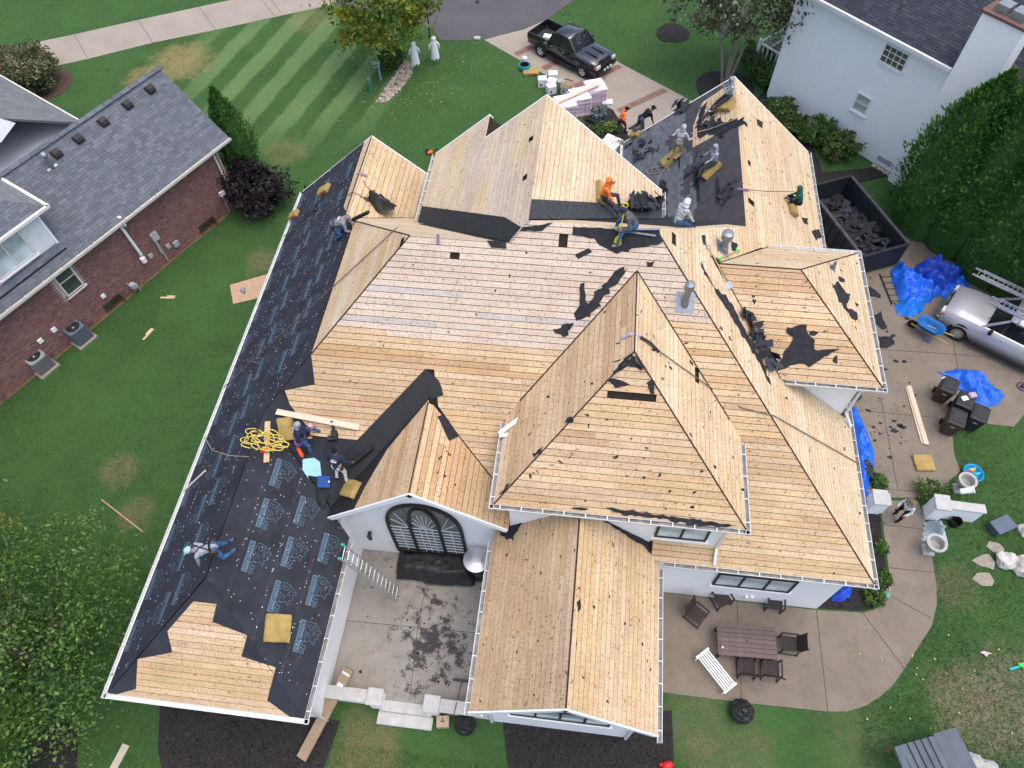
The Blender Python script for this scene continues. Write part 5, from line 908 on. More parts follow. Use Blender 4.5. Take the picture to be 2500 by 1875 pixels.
felt_px(PF, [(1190, 588), (1236, 590), (1236, 607), (1200, 604)], .015, .2); felt_px(PF, [(1266, 556), (1350, 544), (1322, 563), (1264, 562)], .03, .15)
MBK.sheet([MBK.to2(p) for p in ((-.5, 17.4), (3.2, 17.55), (5.2, 20.3), (2.85, 22.68), (2.85, 20.73))], .003, FELT, 'old_felt')
def debris(S, pts, n, smin, smax, z=.05, h=.25, name='torn_shingles', mat=None):
    q = [S.to2(tuple(S.px(*p)[:2])) for p in pts]; x0 = min(p[0] for p in q); x1 = max(p[0] for p in q); y0 = min(p[1] for p in q); y1 = max(p[1] for p in q); mb = MB(); k = 0; i = 0
    while k < n and i < n*20:
        i += 1; x, y = random.uniform(x0, x1), random.uniform(y0, y1)
        if not inpoly(q, x, y): continue
        k += 1; s = random.uniform(smin, smax); mb.mi = random.randrange(2); pg = jag([(-s, -s*.5), (s, -s*.6), (s*.9, s*.5), (-s*.8, s*.6)], s*.25, s*.7); zz = random.uniform(.01, h)
        rm = Matrix.Translation((x, y, z*0+zz)) @ Euler((random.gauss(0, .45), random.gauss(0, .45), random.uniform(0, 6.3))).to_matrix().to_4x4(); mb.prism(pg, -.004, .004, rm)
    o = mb.build(name, [FELT, SH_DARK], S.obj); o['kind'] = 'stuff'; return o
felt_px(GAR, [(1698, 335), (1703, 300), (1730, 306), (1760, 300), (1790, 296), (1816, 286), (1818, 302), (1760, 330)], .10, .14, .02); felt_px(GAR, [(1700, 300), (1712, 262), (1730, 245), (1722, 270), (1712, 300)], .09, .14, .02)
debris(MBK, [(1490, 545), (1530, 540), (1640, 520), (1700, 525), (1760, 530), (1815, 535), (1810, 520), (1650, 500), (1560, 480), (1500, 500)], 150, .10, .28, h=.35)
debris(GR, [(1520, 500), (1540, 478), (1560, 480), (1610, 490), (1600, 505), (1560, 520)], 60, .10, .26, h=.35); debris(GAR, [(1590, 470), (1620, 440), (1630, 500), (1600, 530)], 45, .10, .24, h=.3); debris(GAR, [(1700, 300), (1740, 260), (1755, 310), (1730, 325)], 16, .08, .2, h=.15); debris(GAR, [(1520, 360), (1560, 330), (1620, 360), (1560, 400)], 30, .08, .2, h=.12); debris(GAR, [(1640, 250), (1680, 240), (1690, 265), (1650, 280)], 14, .15, .3, h=.2); debris(GAR, [(1750, 480), (1800, 430), (1810, 480), (1770, 500)], 18, .08, .22, h=.12)
debris(PR, [(1805, 760), (1860, 800), (1890, 850), (1880, 910), (1840, 850)], 40, .12, .32, h=.28, name='torn_felt_heap')
# ================================================================ people
SKIN = pm('skin', (.34, .18, .11), .6, .1, 6); SKIND = pm('skin_brown', (.20, .10, .065), .6, .1, 6)
def cloth(n, c, v=.16): return pm('cloth_'+n, c, .9, .28, 6, spec=.1, bmp=.4)
CL_ = dict(grey=cloth('grey', (.19, .20, .215)), lgrey=cloth('light_grey', (.36, .37, .38)), bgrey=cloth('blue_grey', (.25, .28, .33)), dgrey=cloth('dark_grey', (.085, .09, .095)), navy=cloth('navy', (.028, .032, .07)), orange=cloth('orange', (.85, .20, .05)), green=cloth('green', (.022, .095, .068)), black=cloth('black', (.014, .014, .018)), jeans=cloth('jeans', (.045, .10, .21)), jeansd=cloth('dark_jeans', (.05, .07, .10)), white=cloth('white', (.62, .63, .65)), khaki=cloth('khaki', (.22, .19, .14)), char=cloth('charcoal', (.05, .053, .058)), maroon=cloth('maroon', (.07, .016, .025)), cream=cloth('cream', (.50, .50, .47)), sky=cloth('cap_blue', (.30, .50, .56)), camo=pm('camo_cloth', (.13, .11, .075), .9, .75, 22))
def ik(a, t, l1, l2, pole):
    a, t = Vector(a), Vector(t); d = t-a; L = d.length; L2 = min(L, (l1+l2)*.995); t = a+d/L*L2; x = (l1*l1-l2*l2+L2*L2)/(2*L2); h = math.sqrt(max(0, l1*l1-x*x)); u = d/L; pl = Vector(pole); pl = (pl-u*pl.dot(u)).normalized(); return a+u*x+pl*h, t
def person(label, loc, face, ph=.9, lean=0, side=0, hands=((-.3, .3, .9), (.3, .3, .9)), feet=((-.12, 0, 0), (.12, 0, 0)), shirt='grey', pants='jeans', shoes='black', skin=SKIN, hood=None, hat=None, hair=None, gloves=None, head=(0, 0), knee=(0, 1, .2), cuff=True, extra=None, seatz=0):
    rz = math.atan2(face[1], face[0])-math.pi/2; t = thing('person', label, 'person', loc, rz, 'roofing crew')
    pel = Vector((0, 0, ph)); le = R(lean); si = R(side); up = Vector((math.sin(si), math.sin(le)*math.cos(si), math.cos(le)*math.cos(si))).normalized(); rt = Vector((math.cos(si), 0, -math.sin(si))); fw = up.cross(rt)*-1; fw = rt.cross(up)*-1 if fw.y < 0 and lean < 60 else up.cross(rt)*-1
    fw = (Vector((0, 1, 0))-up*up.y).normalized() if abs(up.y) < .97 else Vector((0, 0, -1))
    rt = fw.cross(up).normalized()
    if rt.x < 0: rt = -rt
    chest = pel+up*.34; neck = pel+up*.53; hp, hy = R(head[0]), R(head[1]); hd = (up*.55+Vector((0, 0, 1))*.6).normalized() if lean < 80 else (up*.8+Vector((0, 0, .5))).normalized(); hc = neck+hd*.155+fw*.02
    caps = [(pel-rt*.07, pel+rt*.07, .125, .125, 1), (pel, pel+up*.14, .13, .135, 0), (pel+up*.14, chest, .135, .15, 0), (chest-rt*.05, chest+rt*.05, .145, .145, 0), (chest+up*.06-rt*.10, chest+up*.06+rt*.10, .11, .11, 0), (pel+up*.44-rt*.15, pel+up*.44+rt*.15, .075, .075, 0), (neck-up*.05, neck+hd*.07, .062, .055, 2), (hc-hd*.035, hc+hd*.03, .078, .088, 2)]
    hf = (fw-hd*fw.dot(hd)).normalized(); caps += [(hc+hf*.085-hd*.02, hc+hf*.095-hd*.035, .014, .016, 2), (hc+hf*.055-hd*.085, hc+hf*.05-hd*.09, .034, .034, 2)]
    for s in (-1, 1): caps.append((hc+rt*s*.083-hd*.015, hc+rt*s*.088+hd*.015, .018, .018, 2))
    for i, s in enumerate((-1, 1)):
        sh = pel+up*.455+rt*s*.185; el, hn = ik(sh, hands[i], .285, .255, Vector((s*.5, -.5, -.8)))
        caps += [(sh, el, .062, .048, 0), (el, el+(hn-el)*.86, .048, .037, 0 if cuff else 2), (el+(hn-el)*.8, hn, .032, .028, 3)]
        fd = (hn-el).normalized(); sd = fd.cross(Vector((0, 0, 1))); sd = sd.normalized() if sd.length > .1 else Vector((1, 0, 0)); cu = sd.cross(fd).normalized(); cu = cu if cu.z < 0 else -cu
        caps.append((hn, hn+fd*.055, .030, .034, 3))
        for j, (o, L) in enumerate(((-.028, .062), (-.0095, .075), (.0095, .07), (.028, .052))): b0 = hn+fd*.07+sd*o; m0 = b0+fd*L*.5+cu*.012; caps += [(b0, m0, .0105, .010, 3), (m0, m0+fd*L*.25+cu*L*.45, .010, .009, 3)]
        th = hn+sd*(-s)*.03+fd*.01; caps += [(th, th+sd*(-s)*.028+fd*.03+cu*.01, .0125, .0115, 3), (th+sd*(-s)*.028+fd*.03+cu*.01, th+sd*(-s)*.02+fd*.06+cu*.025, .0115, .010, 3)]
        hpj = pel+rt*s*.095-Vector((0, 0, .02)); kn, an = ik(hpj, Vector(feet[i])+Vector((0, 0, .085)), .43, .43, Vector((s*.25, 0, 0))+Vector(knee)); caps += [(hpj, kn, .098, .066, 1), (kn, an, .064, .046, 1)]
        sf = Vector((0, 1, 0)) if abs(knee[1]) >= abs(knee[0]) else Vector((knee[0], .5, 0)).normalized(); a2 = Vector((an.x, an.y, an.z-.045)); caps += [(a2-sf*.04, a2+sf*.13, .042, .040, 4), (a2-sf*.05+Vector((0, 0, .03)), a2+Vector((0, 0, .03)), .045, .045, 4)]
    mb = MB()
    for p, q, r1, r2, _ in caps:
        d = q-p; n = max(2, int(d.length/.05)+1)
        mb.tube([p+d*k/(n-1) for k in range(n)] if d.length > 1e-4 else [p, p+Vector((0, 0, .01))], [r1+(r2-r1)*k/(n-1) for k in range(n)] if d.length > 1e-4 else [r1, r1], 10); mb.ball(p, r1, 10, 7); mb.ball(q, r2, 10, 7)
    me = mb.mesh('body_src', []); ob = bpy.data.objects.new('tmp', me); COL.objects.link(ob); md = ob.modifiers.new('r', 'REMESH'); md.mode = 'VOXEL'; md.voxel_size = .0125; sm = ob.modifiers.new('s', 'SMOOTH'); sm.factor = .5; sm.iterations = 2
    dg = bpy.context.evaluated_depsgraph_get(); bm_ = bpy.data.meshes.new_from_object(ob.evaluated_get(dg)); bpy.data.objects.remove(ob); bpy.data.meshes.remove(me)
    nv = len(bm_.vertices); co = np.empty(nv*3, 'f'); bm_.vertices.foreach_get('co', co); co = co.reshape(-1, 3)
    A = np.array([c[0] for c in caps]); B = np.array([c[1] for c in caps]); r = np.array([(c[2]+c[3])/2 for c in caps]); reg = np.array([c[4] for c in caps]); AB = B-A; ll = np.maximum((AB**2).sum(1), 1e-9)
    def region(X): tt = np.clip(((X[:, None]-A[None])*AB[None]).sum(2)/ll, 0, 1); dd = np.sqrt(((X[:, None]-(A[None]+tt[..., None]*AB[None]))**2).sum(2))-r; return reg[dd.argmin(1)]
    rv = region(co); nrm = np.empty(nv*3, 'f'); bm_.vertices.foreach_get('normal', nrm); nrm = nrm.reshape(-1, 3); w_ = np.sin(co[:, 2]*46+co[:, 0]*17+np.sin(co[:, 1]*29)*2)*np.sin(co[:, 0]*23-co[:, 1]*31+co[:, 2]*9)
    co += nrm*(w_*.012*np.isin(rv, (0, 1)))[:, None]; bm_.vertices.foreach_set('co', co.ravel())
    npg = len(bm_.polygons); cc = np.empty(npg*3, 'f'); bm_.polygons.foreach_get('center', cc); rp = region(cc.reshape(-1, 3)); bm_.materials.clear()
    for m_ in (CL_[shirt], CL_[pants], skin, CL_[gloves] if gloves else skin, CL_[shoes]): bm_.materials.append(m_)
    bm_.polygons.foreach_set('material_index', rp.astype('i')); bm_.polygons.foreach_set('use_smooth', np.ones(npg, bool)); bm_.update(); bm_.name = 'body'; link('body', bm_, t)
    HM = Matrix((hf.cross(hd), hf, hd)).transposed().to_4x4(); HM.translation = hc
    mbe = MB()
    for s in (-1, 1): mbe.ball((s*.032, .083, .005), .011, 6, 4)
    mbe.box((0, .083, -.062), (.045, .012, .008)); mbe.build('face_features', BLACKP, t, mw=HM)
    def shell(rx, ry, rz_, zc, cut, n=16, m=10, yoff=0, open_face=True):
        mb = MB(); mb.smooth = True; rs = []
        for i in range(m+1):
            th = math.pi*.02+(math.pi*cut)*(i/m); rs.append([Vector((rx*math.sin(th)*math.sin(6.283*k/n), yoff-ry*math.sin(th)*math.cos(6.283*k/n)*(1 if not open_face or i < m*.45 or math.cos(6.283*k/n) > -.55 else .55), zc+rz_*math.cos(th))) for k in range(n)])
        return mb.rings(rs, cap=False)
    if hood: h = shell(.115, .125, .145, .0, .78, yoff=-.012); h.tube([Vector((.10*math.sin(a), -.03-.09*math.cos(a), -.115)) for a in [k*.45-2.3 for k in range(11)]], .032, 8); h.build('hood', CL_[hood], t, mw=HM)
    if hair: shell(.094, .108, .118, .008, .56, yoff=-.01).build('hair', CL_[hair], t, mw=HM)
    if hat:
        h = shell(.106, .118, .112, .025, .5, yoff=-.006, open_face=False); kind, cm = hat
        if kind == 'cap': h.add([Vector((-.085, .07, .03)), Vector((.085, .07, .03)), Vector((.065, .20, .012)), Vector((-.065, .20, .012)), Vector((-.085, .07, .042)), Vector((.085, .07, .042)), Vector((.065, .20, .022)), Vector((-.065, .20, .022))], [(3, 2, 1, 0), (4, 5, 6, 7), (0, 1, 5, 4), (1, 2, 6, 5), (2, 3, 7, 6), (3, 0, 4, 7)])
        else: h.lathe([(.108, .02), (.20, -.005), (.205, .004), (.11, .04)], 18)
        h.build('hat', CL_[cm], t, mw=HM)
    if extra: extra(t, dict(pel=pel, up=up, fw=fw, rt=rt, chest=chest, neck=neck, HM=HM))
    return t
TOOLB = pm('tool_belt', (.05, .025, .018), .8, .3)
def belt(t, d):
    n = 18; X, Y = d['rt'], d['fw']; c = d['pel']+d['up']*.07; mb = MB(); mb.rings([[c+d['up']*z+X*.165*math.cos(6.283*k/n)+Y*.15*math.sin(6.283*k/n) for k in range(n)] for z in (-.03, .03)], cap=False)
    for s in (-1, 1): mb.box(c+X*s*.17-d['up']*.09, (.09, .15, .18))
    mb.build('tool_belt', TOOLB, t)
def logo(t, d):
    c = d['chest']-d['fw']*.165+d['up']*.02; X, Z = d['rt'], d['up']; mb = MB(); mb.mi = 0
    f = lambda x, z: c+X*x+Z*z-d['fw']*.004
    mb.beam(f(-.10, -.01), f(-.03, .045), .008, .018, d['fw']).beam(f(-.03, .045), f(.02, .005), .008, .018, d['fw']); mb.beam(f(-.10, -.035), f(.10, -.035), .008, .022, d['fw']).beam(f(-.08, -.065), f(.08, -.065), .008, .022, d['fw']); mb.mi = 1; mb.beam(f(-.02, .03), f(.05, .06), .008, .016, d['fw']).beam(f(.05, .06), f(.10, .01), .008, .016, d['fw']); mb.build('shirt_print', [CAP, CAPO], t)
def harness(t, d):
    X, Z, Y = d['rt'], d['up'], d['fw']; mb = MB(); c = d['pel']
    for s in (-1, 1):
        mb.tube([c+Z*.08+X*s*.12-Y*.14, c+Z*.3-Y*.165, c+Z*.47-X*s*.12-Y*.09, c+Z*.5-X*s*.12+Y*.03], .018, 6)
    n = 16; mb.rings([[c+Z*z+X*.17*math.cos(6.283*k/n)+Y*.16*math.sin(6.283*k/n) for k in range(n)] for z in (.03, .08)], cap=False); mb.build('harness', CL_['black'], t); belt(t, d)
def foam(S, px, d, rot, label, z=0, red=True, flat=None):
    if flat is None: p = S.px(*px); m_ = Matrix.Translation(p) @ Matrix((S.X, S.Y, S.Z)).transposed().to_4x4() @ Matrix.Rotation(R(rot), 4, 'Z') @ Matrix.Translation((0, 0, d[2]/2+.012))
    else: m_ = Matrix.Translation(P(*px, flat+d[2]/2)) @ Matrix.Rotation(R(rot), 4, 'Z')
    bm = bmesh.new(); bmesh.ops.create_cube(bm, size=1); bmesh.ops.scale(bm, vec=d, verts=bm.verts); bmesh.ops.bevel(bm, geom=list(bm.edges), offset=.025, segments=2, affect='EDGES'); bmesh.ops.subdivide_edges(bm, edges=[e for e in bm.edges if e.calc_length() > .12], cuts=4, use_grid_fill=True)
    for v in bm.verts: v.co += Vector((mn.noise(v.co*7+Vector(px+(0,))*.1), mn.noise(v.co*7+Vector((5, px[0], 1))), mn.noise(v.co*7+Vector((9, 2, px[1])))))*.016
    me = bpy.data.meshes.new('foam_pad'); bm.to_mesh(me); bm.free(); me.materials.append(FOAM); o = link('foam_pad', me, None, mw=m_); tag(o, label, 'foam pad', 'foam pads the crew sit on')
    if red: MB().box((d[0]*.1, -d[1]/2-.004, 0), (d[0]*.45, .012, d[2]*.5)).build('red_print', FOAMR, o)
    return o
FOAM = pm('yellow_foam', (.34, .245, .085), .95, .25, 4, fine=(30, (.17, .12, .04), .6), bmp=.4); FOAMR = pm('foam_red_mark', (.42, .045, .05), .9, .4, 12)
foam(PL, (795, 467), (.72, .45, .18), 80, 'yellow foam pad with red print on the black underlayment by the ridge'); foam(PL, (722, 527), (.62, .36, .18), 80, 'yellow foam pad against the gutter of the felted slope'); foam(PLR, (676, 1534), (.80, .80, .11), 12, 'square flat yellow foam slab among the printed marks', red=False); foam(SGL, (862, 1196), (.72, .58, .2), 70, 'brown yellow foam block beside the small gable', red=True)
foam(PF, (702, 1045), (.5, .75, .2), 10, 'foam pad behind the seated man in navy hood', red=False); foam(GR, (1464, 474), (.9, .42, .18), 5, 'worn foam pad under the man in orange hood', red=False); foam(GAR, (1642, 388), (.55, .95, .2), 20, 'foam pad with red edge under the kneeling man in light grey'); foam(GAR, (1738, 418), (.5, .85, .2), 30, 'foam pad with red edge under the man with a spade'); foam(GAR, (1558, 322), (.75, .5, .2), -30, 'foam pad under the kneeling man in black shirt'); foam(GAR, (1772, 262), (.95, .5, .22), 50, 'foam pad under the man eating by the garage ridge', red=False); foam(PR, (1932, 512), (.7, .42, .18), 5, 'foam pad under the man in green hood')
foam(None, (2255, 1130), (.75, .72, .12), 5, 'square foam pad lying on the driveway concrete', flat=.03, red=False); foam(None, (1296, 174), (.95, .7, .16), 10, 'brown foam slab on the front lawn by the hose', flat=0)
pr = person
pr('crouching worker in grey shirt and jeans pulling black plastic over ridge', PL.px(826, 582), (1, .1), .74, 68, 0, ((-.15, .72, .62), (.2, .68, .5)), ((-.14, .0, 0), (.15, -.12, -.06)), 'grey', 'jeans', hood=None, hair='grey', extra=lambda t, d: (belt(t, d), logo(t, d)))
pr('worker in navy hood seated with one leg out beside coiled yellow cord', PF.px(738, 1078), (1, .15), .42, 12, 0, ((.0, .42, .55), (.22, .38, .60)), ((-.22, .62, .15), (.30, .25, -.42)), 'navy', 'jeans', hood='bgrey', extra=lambda t, d: (belt(t, d), logo(t, d)))
pr('worker in navy shirt and pale trousers standing over a blue sheet', PF.px(836, 1166), (.15, 1), .86, 22, 0, ((-.42, .12, .72), (.42, .25, .85)), ((-.16, -.05, -.02), (.18, -.08, -.08)), 'navy', 'cream', hair='black', skin=SKIND, extra=lambda t, d: (belt(t, d), logo(t, d)))
pr('worker in blue grey shirt, harness and pale blue cap kneeling on underlayment', PL.px(535, 1350), (-1, -.42), .46, 76, 0, ((-.18, .62, -.12), (.2, .70, -.22)), ((-.15, -.52, .18), (.16, -.50, .22)), 'bgrey', 'jeans', hat=('cap', 'sky'), knee=(0, .6, -1), extra=harness)
pr('worker in bright orange hood seated with one arm raised', GR.px(1474, 496)+Vector((0, 0, .1)), (1, -.15), .26, 10, 0, ((.12, .25, .95), (.25, .36, .25)), ((-.15, .55, -.3), (.2, .62, -.42)), 'orange', 'char', hood='orange', shoes='khaki', skin=SKIND, gloves=None)
rp = PF.px(1546, 562)
pr('worker in dark grey jacket and purple bandana straddling ridge with yellow spade', rp, (-1, -.25), .30, 38, 0, ((-.25, .42, .30), (.15, .40, .55)), ((-.35, .55, -.25), (.35, .45, -.25)), 'dgrey', 'jeans', hair=None, hat=('cap', 'navy'), shoes='khaki', skin=SKIND)
pr('worker in white hood seated below the ridge among torn shingles', MBK.pt(2.9, 17.35), (.75, .6), .32, 22, 0, ((-.1, .45, .2), (.30, .42, .25)), ((-.42, .42, -.2), (.1, .65, -.4)), 'lgrey', 'jeans', hood='white', gloves='black')
pr('worker in light grey hood kneeling upright holding a rope tool', GAR.px(1650, 384)+Vector((0, 0, .16)), (.5, .8), .62, 15, 0, ((-.42, .1, .72), (.45, .38, .82)), ((-.12, -.42, -.05), (.14, -.36, .0)), 'lgrey', 'khaki', hood='lgrey', knee=(0, 1, -.3))
pr('worker in blue grey hood seated with a spade across his knees', GAR.px(1738, 412)+Vector((0, 0, .18)), (-1, -.25), .22, 8, 0, ((-.2, .45, .30), (.25, .40, .32)), ((-.2, .55, -.42), (.22, .55, -.48)), 'bgrey', 'char', hood='bgrey', gloves='black')
pr('worker in black shirt and dark jeans kneeling at the garage eave', GAR.px(1561, 318)+Vector((0, 0, .2)), (1, .45), .48, 58, 0, ((-.1, .68, .12), (.18, .62, .05)), ((-.14, -.42, -.15), (.15, -.35, -.05)), 'black', 'jeansd', hat=('cap', 'black'), shoes='maroon', cuff=False, knee=(0, .8, -.6), skin=SKIND)
pr('man in orange shirt and black cap striding through the front bed', P(1512, 322, .04), (1, .25), .86, 24, 0, ((-.15, .30, .75), (.25, .20, .85)), ((-.1, -.38, .06), (.12, .32, 0)), 'orange', 'maroon', hat=('cap', 'black'), skin=SKIND)
pr('worker in grey hood seated at the garage ridge eating', GAR.px(1775, 252)+Vector((0, 0, .2)), (-1, -.2), .22, 6, 0, ((-.05, .32, .62), (.16, .34, .55)), ((-.2, .75, -.52), (.12, .7, -.65)), 'bgrey', 'char', hood='bgrey', shoes='lgrey', skin=SKIND, head=(0, 0))
pr('worker in dark green hood crouching on the garage slope with a rope', PR.px(1944, 512), (-1, .1), .46, 18, 0, ((-.1, .55, .62), (.2, .42, .55)), ((-.12, .30, .12), (.16, .18, .05)), 'green', 'black', hood='green', gloves='black', shoes='lgrey')
pr('person in camouflage sun hat, white shawl and black trousers on the walk', P(2192, 1262, .034), (-.8, -.5), .88, 16, 0, ((-.2, .30, .85), (.2, .32, .9)), ((-.14, .12, 0), (.16, -.05, 0)), 'white', 'black', hat=('brim', 'camo'))
# ================================================================ vehicles
TYRE = pm('tyre', (.012, .012, .013), .85, .2); CHROME = pm('chrome', (.60, .62, .64), .18, .08, metal=.9, spec=.5); CARBLK = pm('paint_black', (.008, .009, .014), .16, .2, 1, spec=.5, coat=.8); CARSIL = pm('paint_silver', (.46, .47, .49), .35, .06, 1, metal=.35, spec=.5, coat=.5); CGLASS = glass('car_glass', (.018, .022, .024), .04); HEADL = pm('headlamp', (.55, .58, .60), .12, .1, spec=.6); LINER = pm('bed_liner', (.03, .031, .033), .8, .3, 9)
def wheel(par, loc, r=.40, w=.27, spokes=5, hubm=ALU):
    s = 1 if loc[1] > 0 else -1; rot = Matrix.Rotation(-math.pi/2*s, 4, 'X'); o = link('wheel', MB().lathe([(r*.62, -w/2), (r*.93, -w/2), (r, -w*.36), (r, w*.36), (r*.93, w/2), (r*.62, w/2), (r*.62, -w/2)], 28).mesh('wheel', TYRE), par, mw=Matrix.Translation(loc) @ rot)
    mb = MB(); mb.lathe([(r*.63, w*.30), (r*.63, w*.46), (r*.58, w*.46), (r*.55, w*.30)], 24); mb.lathe([(.06, w*.2), (.075, w*.44), (.03, w*.47)], 10)
    for k in range(spokes): a = 6.283*k/spokes; mb.beam((.05*math.cos(a), .05*math.sin(a), w*.38), (r*.58*math.cos(a), r*.58*math.sin(a), w*.40), .05 if spokes > 6 else .085, .03, (0, 0, 1))
    mb.build('rim', hubm, o); MB().lathe([(r*.56, w*.05), (r*.5, w*.12)], 18).build('brake_disc', DARKM, o); return o
def loft(st, n=8):    # stations: x, z0, zbelt, half width low/belt; closed ring body
    rs = []
    for x, z0, z1, w0, w1, crown in st:
        ring = [Vector((x, -w0, z0)), Vector((x, -w0*1.02, z0+(z1-z0)*.45)), Vector((x, -w1, z1-.05)), Vector((x, -w1*.93, z1)), Vector((x, -w1*.5, z1+crown*.8)), Vector((x, 0, z1+crown))]; ring += [Vector((p.x, -p.y, p.z)) for p in ring[::-1][1:]]; rs.append(ring)
    return rs
def vehicle(name, label, px_front, px_rear, wb, paint, pick):
    a, b = P(*px_front), P(*px_rear); d = (a-b).normalized(); side = Vector((-d.y, d.x, 0)); t = thing(name, label, 'truck' if pick else 'van', (0, 0, 0), math.atan2(d.y, d.x)); half = .86
    # the two photo points are the near-side wheel contacts; the near side is whichever flank faces the camera
    near = -1 if side.dot(-((a+b)/2)) < 0 else 1; t.location = (a+b)/2-side*near*half
    def prt(mb, nm, mat, par=t, bevel=0): return mb.build(nm, mat, par, bevel=bevel)
    xf, xr = wb/2, -wb/2; mb = MB(); mb.smooth = True
    if pick: mb.rings(loft([(xf+.98, .55, .92, .78, .74, .01), (xf+.93, .42, 1.08, .93, .88, .03), (xf+.3, .40, 1.16, .99, .93, .05), (xf-.55, .40, 1.20, 1.0, .95, .05), (xf-.75, .40, 1.21, 1.0, .96, .03), (xf-2.72, .42, 1.22, 1.0, .96, .02)]))
    else: mb.rings(loft([(xf+.95, .55, .95, .78, .76, .01), (xf+.90, .42, 1.10, .95, .90, .04), (xf+.3, .42, 1.18, 1.0, .94, .06), (xf-.5, .42, 1.22, 1.01, .96, .06), (xf-.7, .42, 1.24, 1.01, .97, .02), (xr-1.05, .45, 1.24, 1.0, .96, .02), (xr-1.12, .5, 1.15, .92, .9, .0)]))
    bo = prt(mb, 'body', paint); cab = MB(); cab.smooth = True
    x0, x1, x2, x3 = (xf-.62, xf-1.25, xf-2.45, xf-2.74) if pick else (xf-.60, xf-1.28, xr-.85, xr-1.08)
    zr = 1.86 if pick else 1.90
    sec = [(x0, 1.21, .90), (x1, zr-.05, .74), (x1-.25, zr, .735), (x2+.2, zr, .73), (x2, zr-.04, .73), (x3, 1.22, .88)]
    cab.rings([[Vector((x, -w_, z-.06)), Vector((x, -w_*.93, z)), Vector((x, 0, z+.03)), Vector((x, w_*.93, z)), Vector((x, w_, z-.06))] for x, z, w_ in sec[1:5]], cap=True); prt(cab, 'roof', paint)
    gl = MB(); gl.rings([[Vector((x, -w_, 1.2)), Vector((x, -w2, z-.055)), Vector((x, w2, z-.055)), Vector((x, w_, 1.2))] for x, z, w_, w2 in ((x0-.02, 1.24, .90, .885), (x1, zr, .91, .735), (x2, zr, .91, .73), (x3+.02, 1.25, .89, .875))]); prt(gl, 'glasshouse', CGLASS)
    for s in (-1, 1):
        for xa, za, wa_, xb, zb, wb2 in ((x0, 1.21, .905, x1, zr-.04, .745), (x2, zr-.04, .74, x3, 1.22, .89), ((x1+x2)/2-.05, 1.2, .925, (x1+x2)/2-.05, zr-.05, .745)): prt(MB().beam((xa, s*wa_, za), (xb, s*wb2, zb), .05, .09), 'pillar', paint)
        if not pick: prt(MB().beam((xr-.1, s*.925, 1.2), (xr-.1, s*.745, zr-.05), .05, .14), 'pillar', paint)
    for x, y in ((xf, -.86), (xf, .86), (xr, -.86), (xr, .86)):
        arch = MB(); arch.lathe([(.47, -.02), (.47, .02)], 22, mat=Matrix.Rotation(math.pi/2, 3, 'X')); arch.v = [(v[0]+x, v[1]+y*1.155, max(.36, v[2]+.44)) for v in arch.v]; prt(arch, 'wheel_arch', BLACKP); wheel(t, (x, y*1.05, .40), .40, .27, 5 if pick else 12, ALU if pick else CHROME)
    prt(MB().box((xf+1.0, 0, .60), (.16, 1.86, .24)), 'front_bumper', BLACKP if pick else CHROME, bevel=.04); prt(MB().box(((xr-1.2) if not pick else xr-1.12, 0, .6), (.14, 1.8, .2)), 'rear_bumper', CHROME, bevel=.04)
    g = prt(MB().box((xf+.95, 0, .88), (.06, 1.0, .34)), 'grille', BLACKP, bevel=.02); mb = MB(); mb.beam((xf+.985, -.48, .9), (xf+.985, .48, .9), .03, .03).beam((xf+.985, 0, .72), (xf+.985, 0, 1.04), .03, .03); mb.build('crossbar', DARKM if pick else CHROME, g)
    for s in (-1, 1):
        hl = prt(MB().box((xf+.95, s*.72, .93), (.15, .36, .22)), 'headlight', HEADL, bevel=.03); MB().box((xf+.88, s*.91, .92), (.14, .06, .14)).build('indicator', pm('amber_lens', (.55, .16, .04), .3), hl)
        m_ = prt(MB().box((x0-.35, s*1.10, 1.27), (.14, .22, .2)), 'mirror', BLACKP, bevel=.03)
        for k, xx in enumerate((xf-1.25, xf-2.2)): prt(MB().box((xx-.25, s*.985, 1.05), (.16, .03, .04)), 'door_handle', CHROME)
        for xx in (x0-.1, (x1+x2)/2-.05, x3 if pick else xr+.35): prt(MB().beam((xx, s*1.0, .5), (xx, s*.968, 1.19), .012, .014), 'door_seam', BLACKP)
        prt(MB().box((0, s*.98, .38), (wb-1.1, .2, .06)), 'running_board', DARKM, bevel=.01)
        prt(MB().box((xr-1.09, s*.86, .98), (.06, .16, .34)), 'tail_light', pm('red_lens', (.35, .02, .02), .3))
    for k in (-1, 1): prt(MB().beam((x0+.02, k*.35+.12, 1.24), (x0-.28, k*.35-.2, 1.42), .02, .015), 'wiper', BLACKP)
    if pick:
        for s in (-1, 1): prt(MB().bb((xf-2.76, s*.90-.06, .55), (xr-1.06, s*.90+.06, 1.24)), 'bed_side', paint, bevel=.03)
        prt(MB().bb((xf-2.78, -.84, .62), (xr-1.02, .84, .70)), 'bed_floor', LINER); prt(MB().bb((xf-2.78, -.84, .7), (xf-2.72, .84, 1.22)), 'bed_front', LINER); prt(MB().bb((xr-1.09, -.84, .62), (xr-1.03, .84, 1.22)), 'tailgate', paint, bevel=.02)
        for y in (-.28, 0, .28): prt(MB().lathe([(.075, -.02), (.085, .03), (.04, .05)], 12, (xf+1.13, y, .66), Matrix.Rotation(math.pi/2, 3, 'Y')), 'fog_lamp', HEADL)
        prt(MB().beam((xf+1.1, -.5, .60), (xf+1.1, .5, .60), .05, .05), 'light_bar', DARKM); prt(MB().box((xf+.1, .3, 1.245), (1.0, .10, .05), (0, 0, 0)).box((xf+.1, -.3, 1.245), (1.0, .10, .05)), 'hood_bulge', paint, bevel=.02)
    return t
